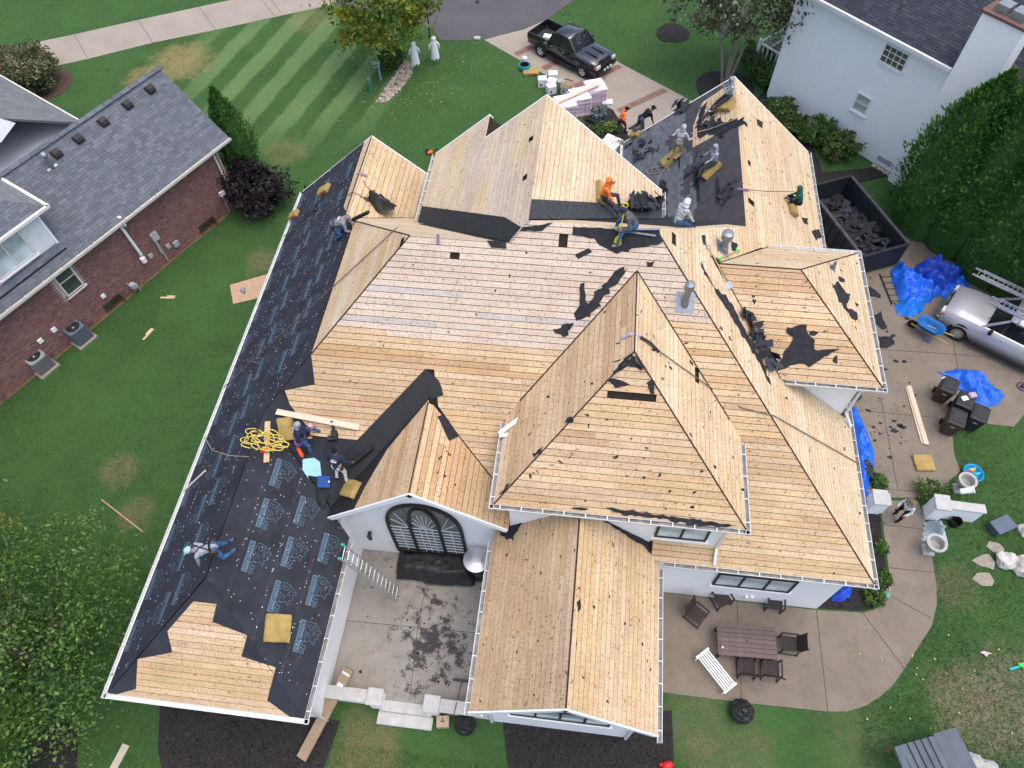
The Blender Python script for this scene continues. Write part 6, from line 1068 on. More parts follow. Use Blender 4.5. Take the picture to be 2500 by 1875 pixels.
tk = vehicle('pickup_truck', 'black crew cab pickup parked on the front drive', (1421, 186), (1325, 138), 3.3, CARBLK, True)
va = vehicle('van', 'silver utility van with ladders on the roof', (2341, 828), (2520, 918), 3.5, CARSIL, False)
va.scale = (1.06, 1.06, 1.14)
def on_vehicle(t, p): return (Matrix.Translation(t.location) @ Matrix.Rotation(t.rotation_euler.z, 4, 'Z')) @ (Vector(p)*t.scale)
for lab, p, d in (('white carton lying in the pickup bed', (-1.75, -.2, .85), (.5, .4, .3)), ('black tool case lying in the pickup bed', (-1.3, .35, .83), (.6, .35, .26))):
    tag(MB().box((0, 0, 0), d).build('cargo_box', WHITE if 'white' in lab else BLACKP, None, loc=on_vehicle(tk, p), rot=(0, 0, tk.rotation_euler.z+.4), bevel=.015), lab, 'box')
def ladder(label, a, b, w, n, mat=ALU, up=(0, 0, 1), double=False, tips=None, group=None, dx=None):
    a, b = Vector(a), Vector(b); L = (b-a).length; x = (b-a).normalized(); M_ = frame(a, x, up); t = thing('ladder', label, 'ladder'); t.matrix_world = M_
    if group: t['group'] = group
    for s in (-1, 1): MB().beam((0, s*w/2, 0), (L, s*w/2, 0), .03, .08).build('rail', mat, t)
    me = MB().tube([(0, -w/2, 0), (0, w/2, 0)], .016, 6).mesh('rung', mat)
    for i in range(n): link('rung', me, t, loc=(L*(i+.5)/n, 0, 0))
    if double:
        for s in (-1, 1): MB().beam((.3, s*(w/2-.04), .09), (L*.95, s*(w/2-.04), .09), .03, .08).build('rail', mat, t)
        for i in range(n-1): link('rung', me, t, loc=(L*(i+1)/n, 0, .09))
    if tips:
        for s in (-1, 1): MB().ball((L, s*w/2, 0), (.10, .05, .07)).build('tip_cover', tips, t)
    return t
ladder('long aluminium extension ladder on the hedge side of the van roof', on_vehicle(va, (2.6, -.55, 2.22)), on_vehicle(va, (-3.6, -.55, 2.16)), .42, 16, double=True); ladder('aluminium ladder on the driveway side of the van roof', on_vehicle(va, (1.55, .48, 2.16)), on_vehicle(va, (-3.2, .48, 2.16)), .40, 13, double=True)
rk_ = MB()
for x in (.2, -1.5): rk_.beam((x, -.8, 2.02), (x, .8, 2.02), .06, .05).beam((x, -.75, 1.85), (x, -.75, 2.02), .05, .05).beam((x, .75, 1.85), (x, .75, 2.02), .05, .05)
rk_.build('roof_rack', ALU, va)
lb, lt = P(972, 1452, .37), P(833, 1347, 4.75); ladder('aluminium extension ladder with green tips leaning on the courtyard gutter', lb, lt, .46, 14, double=True, tips=pm('green_tip', (.04, .38, .18), .6), up=(0.6, 0, 1))
DGRN = pm('dark_green_metal', (.02, .035, .03), .6, .3); ladder('dark green ladder flat on the driveway beside the tarps', P(2162, 668, .09), P(2192, 742, .09), .55, 5, DGRN)
# ================================================================ dumpster
ra, rb2 = P(2078, 430, 1.5), P(2219, 596, 1.5); dd_ = (rb2-ra).normalized(); dl_ = (rb2-ra).length; sd_ = Vector((dd_.y, -dd_.x, 0)); sd_ = sd_ if sd_.x < 0 else -sd_; dw_ = 2.45; cen = (ra+rb2)/2+sd_*dw_/2
du = thing('dumpster', 'long black roll-off dumpster holding torn shingles', 'dumpster', (cen.x, cen.y, .03), math.atan2(dd_.y, dd_.x)); DUMP = pm('dumpster_paint', (.017, .020, .026), .7, .4, 2, bmp=.2)
MB().bb((-dl_/2, -dw_/2, .14), (dl_/2, dw_/2, .22)).build('floor', DUMP, du); L2_, W2_ = dl_/2, dw_/2
for s in (-1, 1):
    o = MB().bb((-L2_, s*W2_-.04, .2), (L2_, s*W2_+.04, 1.42)).build('side_wall', DUMP, du); me = MB().box((0, 0, 0), (.1, .1, 1.2)).mesh('rib', DUMP)
    for k in range(9): link('rib', me, o, loc=(-L2_+.3+k*(dl_-.6)/8, s*(W2_+.07), .8))
    MB().beam((-L2_, s*W2_, 1.46), (L2_, s*W2_, 1.46), .14, .1).build('top_rail', pm('rail_worn', (.05, .055, .06), .6, .3), o)
for s in (-1, 1): e = MB().bb((s*L2_-.04, -W2_+.05, .2), (s*L2_+.04, W2_-.05, 1.42)).build('end_wall', DUMP, du); MB().beam((s*L2_, -W2_, 1.46), (s*L2_, W2_, 1.46), .12, .1).build('top_rail', DUMP, e)
for s in (-1, 1): MB().lathe([(.14, -.1), (.14, .1)], 12, (L2_-.3, s*.7, .13), Matrix.Rotation(math.pi/2, 3, 'X')).build('roller', DARKM, du)
mb = MB()
for i in range(420):
    x = random.uniform(-L2_+.2, L2_-.2); y = random.uniform(-W2_+.15, W2_-.15); zz = .25+.75*math.exp(-((x-.6)/2.2)**2)*random.random()**.6*(1-abs(y)/W2_*.4); s = random.uniform(.1, .38); mb.mi = random.randrange(3)
    mb.prism(jag([(-s, -s*.45), (s, -s*.5), (s*.9, s*.5), (-s*.9, s*.45)], s*.12, s*.8), -.005, .005, Matrix.Translation((x, y, zz)) @ Euler((random.gauss(0, .35), random.gauss(0, .35), random.uniform(0, 6.3))).to_matrix().to_4x4())
tag(mb.build('torn_shingles', [FELT, SH_DARK, FELT], None, mw=du.matrix_basis.copy()), 'heap of torn off shingles and felt inside the dumpster', 'debris', kind='stuff')
# ================================================================ tarps and crumpled sheets
def tarp(name, label, pts, h, mat, z=0.04, seed=1, res=.06, freq=1.6, fold=1.15, cat='tarp', pfn=None, puff=1.0):
    poly = [tuple((pfn(*p) if pfn else P(*p, z))[:2]) for p in pts]; x0 = min(p[0] for p in poly); x1 = max(p[0] for p in poly); y0 = min(p[1] for p in poly); y1 = max(p[1] for p in poly); nx, ny = int((x1-x0)/res)+2, int((y1-y0)/res)+2; mb = MB(); idx = {}
    def edge(x, y): 
        d = 9
        for i in range(len(poly)):
            a, b = Vector(poly[i]), Vector(poly[(i+1) % len(poly)]); ab = b-a; t = max(0, min(1, (Vector((x, y))-a).dot(ab)/ab.length_squared)); d = min(d, (a+ab*t-Vector((x, y))).length)
        return d
    for i in range(nx):
        for j in range(ny):
            x, y = x0+i*res, y0+j*res; e = edge(x, y); ins = inpoly(poly, x, y)
            if not ins and e > res*.6: continue
            k = min(1, e/.35) if ins else 0; q = Vector(((x*.94+y*.34)*freq*1.25, (y*.94-x*.34)*freq*.6, seed)); n1 = 1-abs(mn.noise(q)*2); n2 = 1-abs(mn.noise(q*2.7+Vector((3, 1, 0)))*2); n3 = mn.noise(q*6)
            zz = z+(1.25*h*(.25*puff+.55*fold*n1*n1+.28*fold*n2*n2)+.02*n3*fold)*k+.012; idx[(i, j)] = len(mb.v); mb.v.append((x+mn.noise(q*2)*.06, y+mn.noise(q*2+Vector((7, 0, 0)))*.06, zz))
    for (i, j) in list(idx):
        if all(k in idx for k in ((i+1, j), (i+1, j+1), (i, j+1))): mb.f.append([idx[(i, j)], idx[(i+1, j)], idx[(i+1, j+1)], idx[(i, j+1)]]); mb.m.append(0); mb.sm.append(True)
    o = mb.build(name, mat); return tag(o, label, cat)
TB1 = pm('tarp_blue', (.010, .115, .62), .45, .2, 2, spec=.4); TB2 = pm('tarp_deep_blue', (.012, .055, .42), .5, .25, 2, spec=.4); TB3 = pm('tarp_light_blue', (.012, .17, .68), .42, .2, 2, spec=.4); BPL = pm('black_sheet', (.010, .010, .011), .55, .3, 3, spec=.5); GPL = pm('grey_sheet', (.33, .41, .46), .5, .15, 3)
tarp('tarp', 'bright blue tarp bunched beside the dark green ladder', [(2172, 660), (2200, 636), (2222, 668), (2250, 690), (2285, 705), (2275, 735), (2240, 750), (2205, 750), (2186, 712)], .55, TB1, seed=2); tarp('tarp', 'deep blue tarp heaped against the arborvitae hedge', [(2222, 668), (2240, 645), (2285, 638), (2320, 662), (2350, 668), (2340, 705), (2290, 722), (2245, 705)], .75, TB2, seed=5)
tarp('tarp', 'large blue tarp spread in front of the silver van', [(2262, 700), (2300, 690), (2348, 664), (2372, 706), (2345, 735), (2318, 750), (2300, 722), (2262, 728)], .55, TB1, seed=8, fold=.6); tarp('tarp', 'light blue tarp lobe nearest the wheelbarrow', [(2182, 745), (2215, 725), (2258, 720), (2256, 760), (2225, 775), (2190, 768)], .5, TB3, seed=11); tarp('tarp', 'blue tarp lying behind the wheeled bins', [(2280, 902), (2300, 910), (2330, 902), (2390, 905), (2420, 940), (2452, 965), (2435, 990), (2400, 995), (2350, 960), (2320, 930)], .5, TB1, seed=14, fold=.8)
tarp('tarp', 'narrow blue tarp along the wall under the right eave', [(2075, 1000), (2088, 990), (2135, 1100), (2132, 1150), (2115, 1200), (2135, 1215), (2120, 1250), (2085, 1250), (2070, 1100)], .45, TB1, seed=17, freq=.9); tarp('tarp', 'dark blue tarp bundle around a box at the house corner', [(2030, 1455), (2050, 1430), (2080, 1432), (2078, 1455), (2055, 1470), (2030, 1468)], .6, TB2, seed=21); tarp('felt_heap', 'black felt heap on the blue tarp by the wall', [(2098, 1120), (2122, 1118), (2135, 1150), (2118, 1165), (2100, 1150)], .5, BPL, seed=25, z=.4, cat='debris')
tarp('covered_table', 'low table under a black plastic sheet in the courtyard', [(975, 1343), (1060, 1340), (1142, 1350), (1164, 1385), (1158, 1432), (1080, 1430), (968, 1412), (970, 1370)], .55, BPL, seed=30, z=.55, fold=.16, puff=2.8, cat='covered table'); tarp('plastic_sheet', 'crumpled black plastic piled on the front gable', [(868, 508), (895, 488), (930, 480), (968, 503), (955, 520), (900, 518)], .6, BPL, z=6.55, seed=33, cat='plastic sheet', freq=2)
for lab, pts, z, s in (('dark felt sheet on the driveway below the dormer eave', [(2145, 822), (2175, 820), (2185, 838), (2165, 850), (2146, 850)], .04, 41), ('strip of black felt twisted on the driveway near the wheelbarrow', [(2135, 770), (2150, 760), (2158, 785), (2168, 802), (2155, 805), (2138, 790)], .04, 43), ('flat torn felt on the driveway beside the eave', [(2110, 690), (2150, 720), (2150, 728), (2120, 722)], .04, 46)): tarp('felt_sheet', lab, pts, .22, FELT, z=z, seed=s, cat='felt sheet')
mb = MB()
for i in range(240):
    x, y = random.choice(((2130, 1000), (2160, 1080), (2150, 870), (2140, 1120), (2200, 1020), (2170, 1220), (2200, 740), (2140, 720))); p = P(x+random.gauss(0, 30), y+random.gauss(0, 40), .034); s = .02+.17*random.random()**6; a0 = random.uniform(0, 6); mb.prism(jag([(p.x+s*math.cos(a0+k*1.25)*random.uniform(.5, 1.2), p.y+s*.7*math.sin(a0+k*1.25)*random.uniform(.5, 1.2)) for k in range(5)], s*.2, s*.5), .032, .042)
mb.build('felt_litter', FELT)['kind'] = 'stuff'
# ================================================================ courtyard
CST = pm('coping_stone', (.40, .40, .39), .8, .15, 4); CYD = aggregate('courtyard_concrete', (.25, .24, .215), (.36, .345, .31), (.4, .38, .35), .5)
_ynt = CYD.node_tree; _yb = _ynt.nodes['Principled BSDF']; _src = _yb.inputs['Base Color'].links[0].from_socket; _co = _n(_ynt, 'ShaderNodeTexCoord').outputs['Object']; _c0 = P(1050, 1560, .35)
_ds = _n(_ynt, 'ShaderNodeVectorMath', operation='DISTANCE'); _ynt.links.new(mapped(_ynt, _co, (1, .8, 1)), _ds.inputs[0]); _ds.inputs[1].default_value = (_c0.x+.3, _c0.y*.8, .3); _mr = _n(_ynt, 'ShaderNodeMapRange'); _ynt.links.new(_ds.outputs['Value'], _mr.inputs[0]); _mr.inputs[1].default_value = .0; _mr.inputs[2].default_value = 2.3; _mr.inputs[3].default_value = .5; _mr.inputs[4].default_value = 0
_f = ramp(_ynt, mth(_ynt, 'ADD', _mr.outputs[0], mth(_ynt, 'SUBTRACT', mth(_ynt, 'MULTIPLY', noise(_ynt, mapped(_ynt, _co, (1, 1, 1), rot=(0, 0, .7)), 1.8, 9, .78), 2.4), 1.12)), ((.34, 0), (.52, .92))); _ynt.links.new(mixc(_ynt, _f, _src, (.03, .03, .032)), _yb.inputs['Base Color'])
cy = MB().bb((-7.38, 3.75, -.05), (-1.67, 8.92, .35)).build('courtyard', CYD); cy['kind'] = 'structure'
for a, b in (((790, 1510), (1160, 1545)), ((1000, 1710), (1020, 1530)), ((1020, 1530), (1040, 1430))): MB().beam(P(*a, .352), P(*b, .352), .02, .005).build('joint', JOINT, cy)
def lowwall(u0, u1, lab, pill):
    t = thing('garden_wall', lab, 'wall', (0, 0, 0)); MB().bb((u0, 3.58, -.05), (u1, 3.84, .82)).build('wall', PBRICK, t); MB().bb((u0-.02, 3.50, .825), (u1+.02, 3.92, .90)).build('coping', CST, t, bevel=.01); MB().bb((pill-.22, 3.48, -.05), (pill+.22, 3.93, .95)).build('pillar', PBRICK, t); MB().bb((pill-.27, 3.43, .955), (pill+.27, 3.98, 1.04)).build('pillar_cap', CST, t, bevel=.015)
lowwall(-7.6, -5.75, 'low white wall closing the courtyard beside the felted wing', -5.65); lowwall(-3.6, -1.7, 'low white wall closing the courtyard beside the bare plank wing', -3.72)
stp = thing('steps', 'two concrete steps from the courtyard down to the lawn', 'steps', (-4.65, 3.5, 0)); MB().bb((-.9, -.1, -.05), (.9, .25, .33)).build('step', CST, stp, bevel=.01); MB().bb((-.95, -.5, -.05), (.95, -.1, .17)).build('step', CST, stp, bevel=.01)
for i in range(1):
    mb = MB()
    for k in range(170): p = P(1050+random.gauss(0, 90), 1560+random.gauss(0, 80), .355); s = .01+.07*random.random()**4; a0 = random.uniform(0, 6); (-7.3 < p.x < -1.8 and 4 < p.y < 8.8) and mb.prism([(p.x+s*math.cos(a0+k2*1.25)*random.uniform(.4, 1.2), p.y+s*math.sin(a0+k2*1.25)*random.uniform(.4, 1.2)) for k2 in range(5)], .35, .36)
    mb.build('felt_litter', FELT)['kind'] = 'stuff'
hp_ = P(1163, 1366, 2.2); ht = thing('patio_heater', 'patio heater with round aluminium reflector in the courtyard corner', 'patio heater', (hp_.x, hp_.y, .35)); MB().lathe([(.02, 1.93), (.16, 1.92), (.46, 1.84), (.47, 1.83), (.15, 1.88)], 28).build('reflector', ALU, ht); MB().lathe([(.09, 1.55), (.11, 1.6), (.11, 1.85), (.05, 1.9)], 14).build('burner', DARKM, ht); MB().tube([(0, 0, .4), (0, 0, 1.56)], .035, 8).build('pole', ALU, ht); MB().lathe([(.23, 0), (.23, .04), (.2, .06), (.2, .5), (.1, .55)], 18).build('base', DARKM, ht)
WOODH = pm('handle_wood', (.42, .29, .14), .7, .15); BRH = pm('handle_brown', (.16, .07, .035), .7, .2)
br_ = thing('push_broom', 'push broom leaning in the courtyard by the wing gutter', 'broom', P(1128, 1662, .36)); q_ = P(1108, 1745, 1.15)-P(1128, 1662, .36); MB().tube([(0, 0, .06), q_], .016, 6).build('handle', BRH, br_); MB().box((0, 0, .07), (.62, .08, .06)).build('head', DARKM, br_); MB().box((0, 0, .025), (.60, .07, .05)).build('bristles', BLACKP, br_)
CARD = pm('cardboard', (.27, .20, .135), .85, .1, 3)
def lean(name, label, cat, a, b, w, h, mat, grp=None): o = MB().beam(a, b, w, h).build(name, mat); return tag(o, label, cat, grp)
o = lean('long_carton', 'long flat cardboard carton leaning on the low courtyard wall', 'carton', P(853, 1632, 1.03), P(736, 1852, .10), .36, .09, CARD); a_, b_2 = P(853, 1632, 1.03), P(736, 1852, .10); dv_ = (b_2-a_).normalized(); c_ = a_+dv_*.55; MB().beam(c_+Vector((0, 0, .054)), c_+dv_*.22+Vector((0, 0, .054)), .2, .004).build('label', CAP, o); c_ = a_+dv_*.18; MB().beam(c_+Vector((0, 0, .054)), c_+dv_*.06+Vector((0, 0, .054)), .28, .004).build('tape', CAP, o)
bx_ = tag(MB().box((0, 0, .18), (.42, .36, .36)).build('carton', pm('carton_tan', (.36, .27, .2), .85, .1), None, loc=P(1083, 1765), rot=(0, 0, .15), bevel=.008), 'small tan carton with a black T mark below the steps', 'carton'); MB().box((0, 0, .365), (.14, .03, .006)).box((.0, .06, .365), (.03, .12, .006)).build('printed_mark', BLACKP, bx_)
def bag(label, px, r, h, z=0, mat=BPL): 
    bm = bmesh.new(); bmesh.ops.create_icosphere(bm, subdivisions=4, radius=1)
    for v in bm.verts: n_ = v.co.normalized(); k = 1+.16*(1-abs(mn.noise(n_*2.2+Vector((px[0], 0, 0))))*2)+.06*mn.noise(n_*7); v.co = Vector((n_.x*r*k, n_.y*r*k, h*.5+n_.z*h*.5*k+(.25*h*max(0, n_.z)**8)))
    me = bpy.data.meshes.new('rubbish_bag'); bm.to_mesh(me); bm.free(); me.materials.append(mat); return tag(link('rubbish_bag', me, None, loc=P(*px, z)), label, 'bag')
bag('full black rubbish bag on the grass at the patio edge', (1806, 1740), .36, .6); bag('black bag slumped against the wing wall by the carton', (1138, 1772), .32, .75)
# ================================================================ patio furniture
TBL = pm('table_brown', (.105, .078, .075), .6, .18, 6, rnd=.12); RAT = pm('rattan_dark', (.035, .027, .027), .7, .35, 30, bmp=.6); tc4 = [P(x, y, .75) for x, y in ((1749, 1518), (1893, 1532), (1897, 1609), (1755, 1600))]
c_ = sum(tc4, Vector())/4; dx_ = (tc4[1]-tc4[0]+tc4[2]-tc4[3])/2; rzt = math.atan2(dx_.y, dx_.x); tl_ = dx_.length; tw_ = ((tc4[3]-tc4[0]).length+(tc4[2]-tc4[1]).length)/2
tb = thing('dining_table', 'brown slatted outdoor dining table on the patio', 'table', (c_.x, c_.y, .034), rzt); n = 7; bw_ = tw_/n; me = MB().box((0, 0, .70), (tl_, bw_-.012, .03)).mesh('slat', TBL)
for i in range(n): link('slat', me, tb, loc=(0, -tw_/2+bw_*(i+.5), 0))
MB().box((0, 0, .67), (tl_-.1, tw_-.1, .025)).build('apron', RAT, tb)
for x in (-1, 1):
    for y in (-1, 1): MB().box((x*(tl_/2-.1), y*(tw_/2-.1), .33), (.08, .08, .66)).build('leg', RAT, tb)
MB().lathe([(.04, .715), (.04, .719)], 12).build('umbrella_hole', BLACKP, tb); tag(MB().lathe([(.035, 0), (.035, .1), (.02, .12)], 10).build('cup', WHITE, None, loc=P(1763, 1581, .755)), 'small white cup on the brown table', 'cup')
def chair(label, px, rz, back=18):
    t = thing('patio_chair', label, 'chair', P(*px, .034), R(rz), 'rattan patio chairs'); 
    seat = MB(); 
    for i in range(7): seat.box((0, -.24+i*.08, .42-.004*i*(6-i)*0), (.5, .07, .025))
    seat.build('seat', RAT, t); bk = MB(); a = R(back)
    for i in range(8): bk.box((0, -.28-math.sin(a)*i*.075, .46+math.cos(a)*i*.075), (.5, .02, .066), (a, 0, 0))
    bk.build('backrest', RAT, t)
    for s in (-1, 1):
        MB().beam((s*.29, -.30, .63), (s*.29, .27, .61), .06, .03).build('armrest', RAT, t); MB().beam((s*.28, .24, 0.02), (s*.29, .26, .61), .04, .04).build('leg', RAT, t); MB().beam((s*.28, -.34, 0.02), (s*.28, -.28, .63), .04, .04).build('leg', RAT, t); MB().beam((s*.28, -.40, .02), (s*.28, .30, .02), .035, .035).build('runner', RAT, t); MB().beam((s*.27, -.28, .45), (s*.27, -.28-math.sin(a)*.62, .45+math.cos(a)*.62), .035, .04).build('back_post', RAT, t)
    return t
chair('rattan chair turned aside near the wing gutter', (1698, 1508), -125); chair('rattan chair turned toward the wall below the triple window', (1758, 1468), -150, 20); chair('rattan chair backing onto the white wall at the table corner', (1885, 1478), 175); chair('rattan chair at the head of the table with its back to the lawn', (1918, 1578), 88); chair('rattan chair pushed under the table near the white bench', (1818, 1632), 0); chair('rattan chair pushed under the table corner away from the bench', (1876, 1636), -3)
bc4 = [P(x, y, .45) for x, y in ((1701, 1602), (1729, 1585), (1797, 1670), (1769, 1692))]; bl_ = (bc4[2]-bc4[1]); bcen = sum(bc4, Vector())/4; bn = thing('bench', 'white slatted bench standing askew on the patio', 'bench', (bcen.x, bcen.y, .034), math.atan2(bl_.y, bl_.x)); bL = bl_.length; bW = (bc4[1]-bc4[0]).length; me = MB().box((0, 0, .42), (bL, .045, .025)).mesh('slat', WHITE)
for i in range(6): link('slat', me, bn, loc=(0, -bW/2+.03+i*(bW-.06)/5, 0))
for s in (-1, 1): 
    MB().box((s*bL/2, 0, .42), (.07, bW+.08, .04)).build('end_bar', WHITE, bn)
    for y in (-1, 1): MB().beam((s*(bL/2-.02), y*(bW/2), .0), (s*(bL/2-.02), y*(bW/2), .42), .05, .05).build('leg', WHITE, bn)
# ================================================================ driveway things
def bin_(label, px, rz, body, lid, z=.03):
    t = thing('wheeled_bin', label, 'bin', P(*px, z), R(rz), 'wheeled rubbish bins'); mb = MB(); mb.rings([[Vector((sx*w_, sy*d_, zz)) for sx, sy in ((-1, -1), (1, -1), (1, 1), (-1, 1))] for w_, d_, zz in ((.24, .27, .06), (.27, .31, .5), (.30, .36, .98), (.32, .38, 1.0), (.32, .38, 1.04))]); mb.build('body', body, t, bevel=.015); l = MB(); l.rings([[Vector((sx*w_, sy*d_+.02, zz)) for sx, sy in ((-1, -1), (1, -1), (1, 1), (-1, 1))] for w_, d_, zz in ((.33, .40, 1.045), (.33, .40, 1.08), (.27, .33, 1.12))]); lo = l.build('lid', lid, t, bevel=.012); MB().box((0, .02, 1.13), (.42, .5, .015)).build('lid_panel', lid, lo)
    MB().tube([(-.26, -.36, .98), (-.26, -.47, .99), (.26, -.47, .99), (.26, -.36, .98)], .018, 6).build('handle', lid, t)
    for s in (-1, 1): MB().lathe([(.13, -.035), (.13, .035)], 14, (s*.28, -.28, .13), Matrix.Rotation(math.pi/2, 3, 'Y')).build('wheel', TYRE, t)
    MB().box((0, .335, .75), (.16, .012, .03), (-.12, 0, 0)).build('bar', CAP, t); return t
BRN = pm('bin_brown', (.055, .032, .022), .6, .15); LIDB = pm('lid_black', (.022, .024, .026), .5, .15); GRN = pm('bin_green', (.012, .03, .020), .6, .15)
bin_('brown wheeled bin with a bottle on its lid', (2290, 972), 155, BRN, LIDB); bB = bin_('dark green wheeled bin with papers on its lid', (2328, 1008), 155, GRN, LIDB); bin_('brown wheeled bin standing forward of the green one', (2308, 1050), 158, BRN, LIDB); bin_('small dark grey wheeled bin at the lawn edge', (2362, 1040), 155, LIDB, LIDB)
lp = bB.location; tag(MB().box((0, 0, 0), (.26, .2, .006)).build('paper_notice', CAP, None, loc=(lp.x-.08, lp.y+.02, 1.178), rot=(0, 0, .4)), 'white and red paper notice on the green bin lid', 'paper'); tag(MB().box((0, 0, 0), (.30, .24, .12)).build('clear_tub', pm('nail_tub', (.38, .30, .38), .4, .7, 30), None, loc=(lp.x+.22, lp.y+.16, 1.235), rot=(0, 0, .3), bevel=.02), 'clear tub of cap nails on the green bin lid', 'tub')
tag(MB().lathe([(.035, 0), (.035, .16), (.015, .2), (.015, .23)], 10).build('water_bottle', GPL, None, loc=P(2298, 925, 1.2), rot=(0, 1.5, .6)), 'empty water bottle on the brown bin lid', 'bottle')
wb_o = thing('wheelbarrow', 'blue wheelbarrow with wooden handles standing on the driveway', 'wheelbarrow', P(2258, 818, .03), R(-38)); BLUE = pm('barrow_blue', (.012, .12, .36), .4, .15)
mb = MB(); mb.smooth = True; mb.rings([[Vector((x0_+hx*sx, hy*sy, zz)) for sx, sy in ((-.6, -1), (.6, -1), (1, -.6), (1, .6), (.6, 1), (-.6, 1), (-1, .6), (-1, -.6))] for x0_, hx, hy, zz in ((-.05, .62, .38, .74), (-.05, .60, .36, .735), (-.08, .48, .28, .52), (-.1, .36, .22, .40))], cap=False); n0 = len(mb.v); mb.f.append([n0-8+k for k in range(8)]); mb.m.append(0); mb.sm.append(False); mb.build('tray', BLUE, wb_o)
for s in (-1, 1): MB().beam((-.75, s*.12, .30), (.95, s*.30, .52), .045, .05).build('handle', WOODH, wb_o); MB().tube([(.25, s*.27, .44), (.35, s*.30, .02), (.10, s*.30, .02), (-.1, s*.22, .36)], .02, 6).build('leg', BLUE, wb_o)
wl = MB().lathe([(.10, -.05), (.20, -.05), (.20, .05), (.10, .05)], 18, (-.72, 0, .2), Matrix.Rotation(math.pi/2, 3, 'X')).build('wheel', TYRE, wb_o)
for i, (a, b, z, lab) in enumerate((((2216, 945), (2255, 1083), .06, 'long pale plank on the driveway, lower of two'), ((2219, 942), (2262, 1085), .10, 'long pale plank on the driveway lying on top of another'))): lean('plank', lab, 'plank', P(*a, z), P(*b, z), .20, .04, W_NEW, 'loose planks')
lean('plank', 'pale plank on the bare deck above the seated man in navy hood', 'plank', PF.pt(*PF.px(677, 1003)[:2], .05), PF.pt(*PF.px(878, 1042)[:2], .05), .24, .03, W_NEW, 'loose planks')
lean('plank', 'grey weathered plank on the grass near the dark mulch', 'plank', P(308, 1818, .03), P(262, 1905, .03), .26, .03, pm('plank_grey', (.40, .37, .30), .8, .12), 'loose planks'); lean('plank', 'thin reddish stick on the side lawn', 'plank', P(247, 1219, .03), P(350, 1299, .03), .05, .03, pm('stick_red', (.36, .22, .16), .8, .15), 'loose planks'); lean('plank', 'thin wooden stick lying across the gutter of the felted slope', 'plank', PL.pt(*PL.px(448, 1202)[:2], .03), PL.pt(*PL.px(504, 1149)[:2], .03), .05, .03, W_NEW, 'loose planks')
OSB = pm('osb_board', (.42, .29, .20), .85, .3, 14, fine=(25, (.25, .15, .09), .6)); op = [P(x, y, .06) for x, y in ((561, 695), (655, 668), (640, 725), (569, 742))]; tag(MB().prism([tuple(p[:2]) for p in op], .03, .05).build('plywood_sheet', OSB), 'sheet of strand board lying on the side lawn', 'board'); v_ = tag(MB().lathe([(.14, 0), (.09, .12), (.05, .3)], 10).build('vent_boot', pm('lead_grey', (.22, .27, .33), .5, .2), None, loc=P(592, 708, .06), rot=(1.2, 0, .8)), 'grey metal vent boot lying on the strand board', 'vent')
for px, rz, lab in (((410, 726), 5, 'notched plank scrap on the side lawn nearer the brick house'), ((361, 816), 70, 'notched plank scrap on the side lawn nearer the air conditioners')): tag(MB().prism([(-.35, -.08), (.35, -.08), (.35, .1), (-.05, .1), (-.05, .02), (-.35, .02)], 0, .025).build('wood_scrap', W_YEL, None, loc=P(*px, .02), rot=(0, 0, R(rz))), lab, 'plank')
# garden ornaments right of the patio
STONE = pm('cast_stone', (.33, .33, .31), .85, .2, 7, bmp=.3); LIMES = pm('limestone', (.48, .47, .44), .85, .25, 4, bmp=.5)
def urn(label, px, sc=1.0, z=.0): t = thing('urn', label, 'urn', P(*px, z)); MB().box((0, 0, .06), (.42*sc, .42*sc, .14)).build('plinth', STONE, t, bevel=.01); MB().lathe([(.17*sc, .13), (.10*sc, .2), (.08*sc, .32), (.2*sc, .42), (.30*sc, .62), (.31*sc, .78), (.37*sc, .84), (.37*sc, .88), (.27*sc, .87), (.22*sc, .6), (.05, .5)], 26).build('bowl', STONE, t); return t
urn('stone urn on the lawn by the toy tub', (2337, 1195), .95); urn('stone urn on the walkway edge beside a grey tarp', (2262, 1345), 1.0)
def gwall(label, ends, w, h, pil=True):
    a, b = P(*ends[0], 0), P(*ends[1], 0); d = (b-a); t = thing('garden_wall', label, 'wall', (a.x, a.y, 0), math.atan2(d.y, d.x)); L = d.length; MB().bb((0, -w/2, -.05), (L, w/2, h)).build('wall', PBRICK, t); MB().bb((-.03, -w/2-.05, h+.003), (L+.03, w/2+.05, h+.08)).build('coping', CST, t, bevel=.01)
    if pil: MB().bb((-.28, -.27, -.05), (.2, .27, h+.1)).build('pillar', PBRICK, t); MB().bb((-.33, -.32, h+.103), (.25, .32, h+.19)).build('pillar_cap', CST, t, bevel=.015)
gwall('white garden wall with stone coping on the lawn side of the walk', ((2272, 1255), (2372, 1268)), .26, .95); gwall('short white gate pier with stone cap against the blue tarp', ((2128, 1240), (2150, 1242)), .4, .85)
tub = thing('toy_tub', 'round blue tub of toys on the lawn edge', 'tub', P(2370, 1160, 0)); TUBB = pm('tub_blue', (.02, .30, .55), .4, .1); MB().lathe([(.30, 0), (.36, .22), (.40, .24), (.38, .26), (.34, .22), (.28, .03)], 24).build('tub', TUBB, tub)
for lab, c, p in (('yellow toy in the blue tub', (.6, .42, .08), (-.05, .12, .25)), ('red toy in the blue tub', (.5, .03, .04), (-.2, -.02, .25)), ('light blue toy in the blue tub', (.05, .4, .6), (.1, -.05, .25))):
    q = tub.location+Vector(p); tag(MB().ball((0, 0, 0), (.12, .07, .06), 10, 6).box((.08, .03, .03), (.16, .05, .05), (0, .3, .5)).build('toy', pm('toy_'+lab[:3], c, .4, .1), None, loc=q), lab, 'toy')
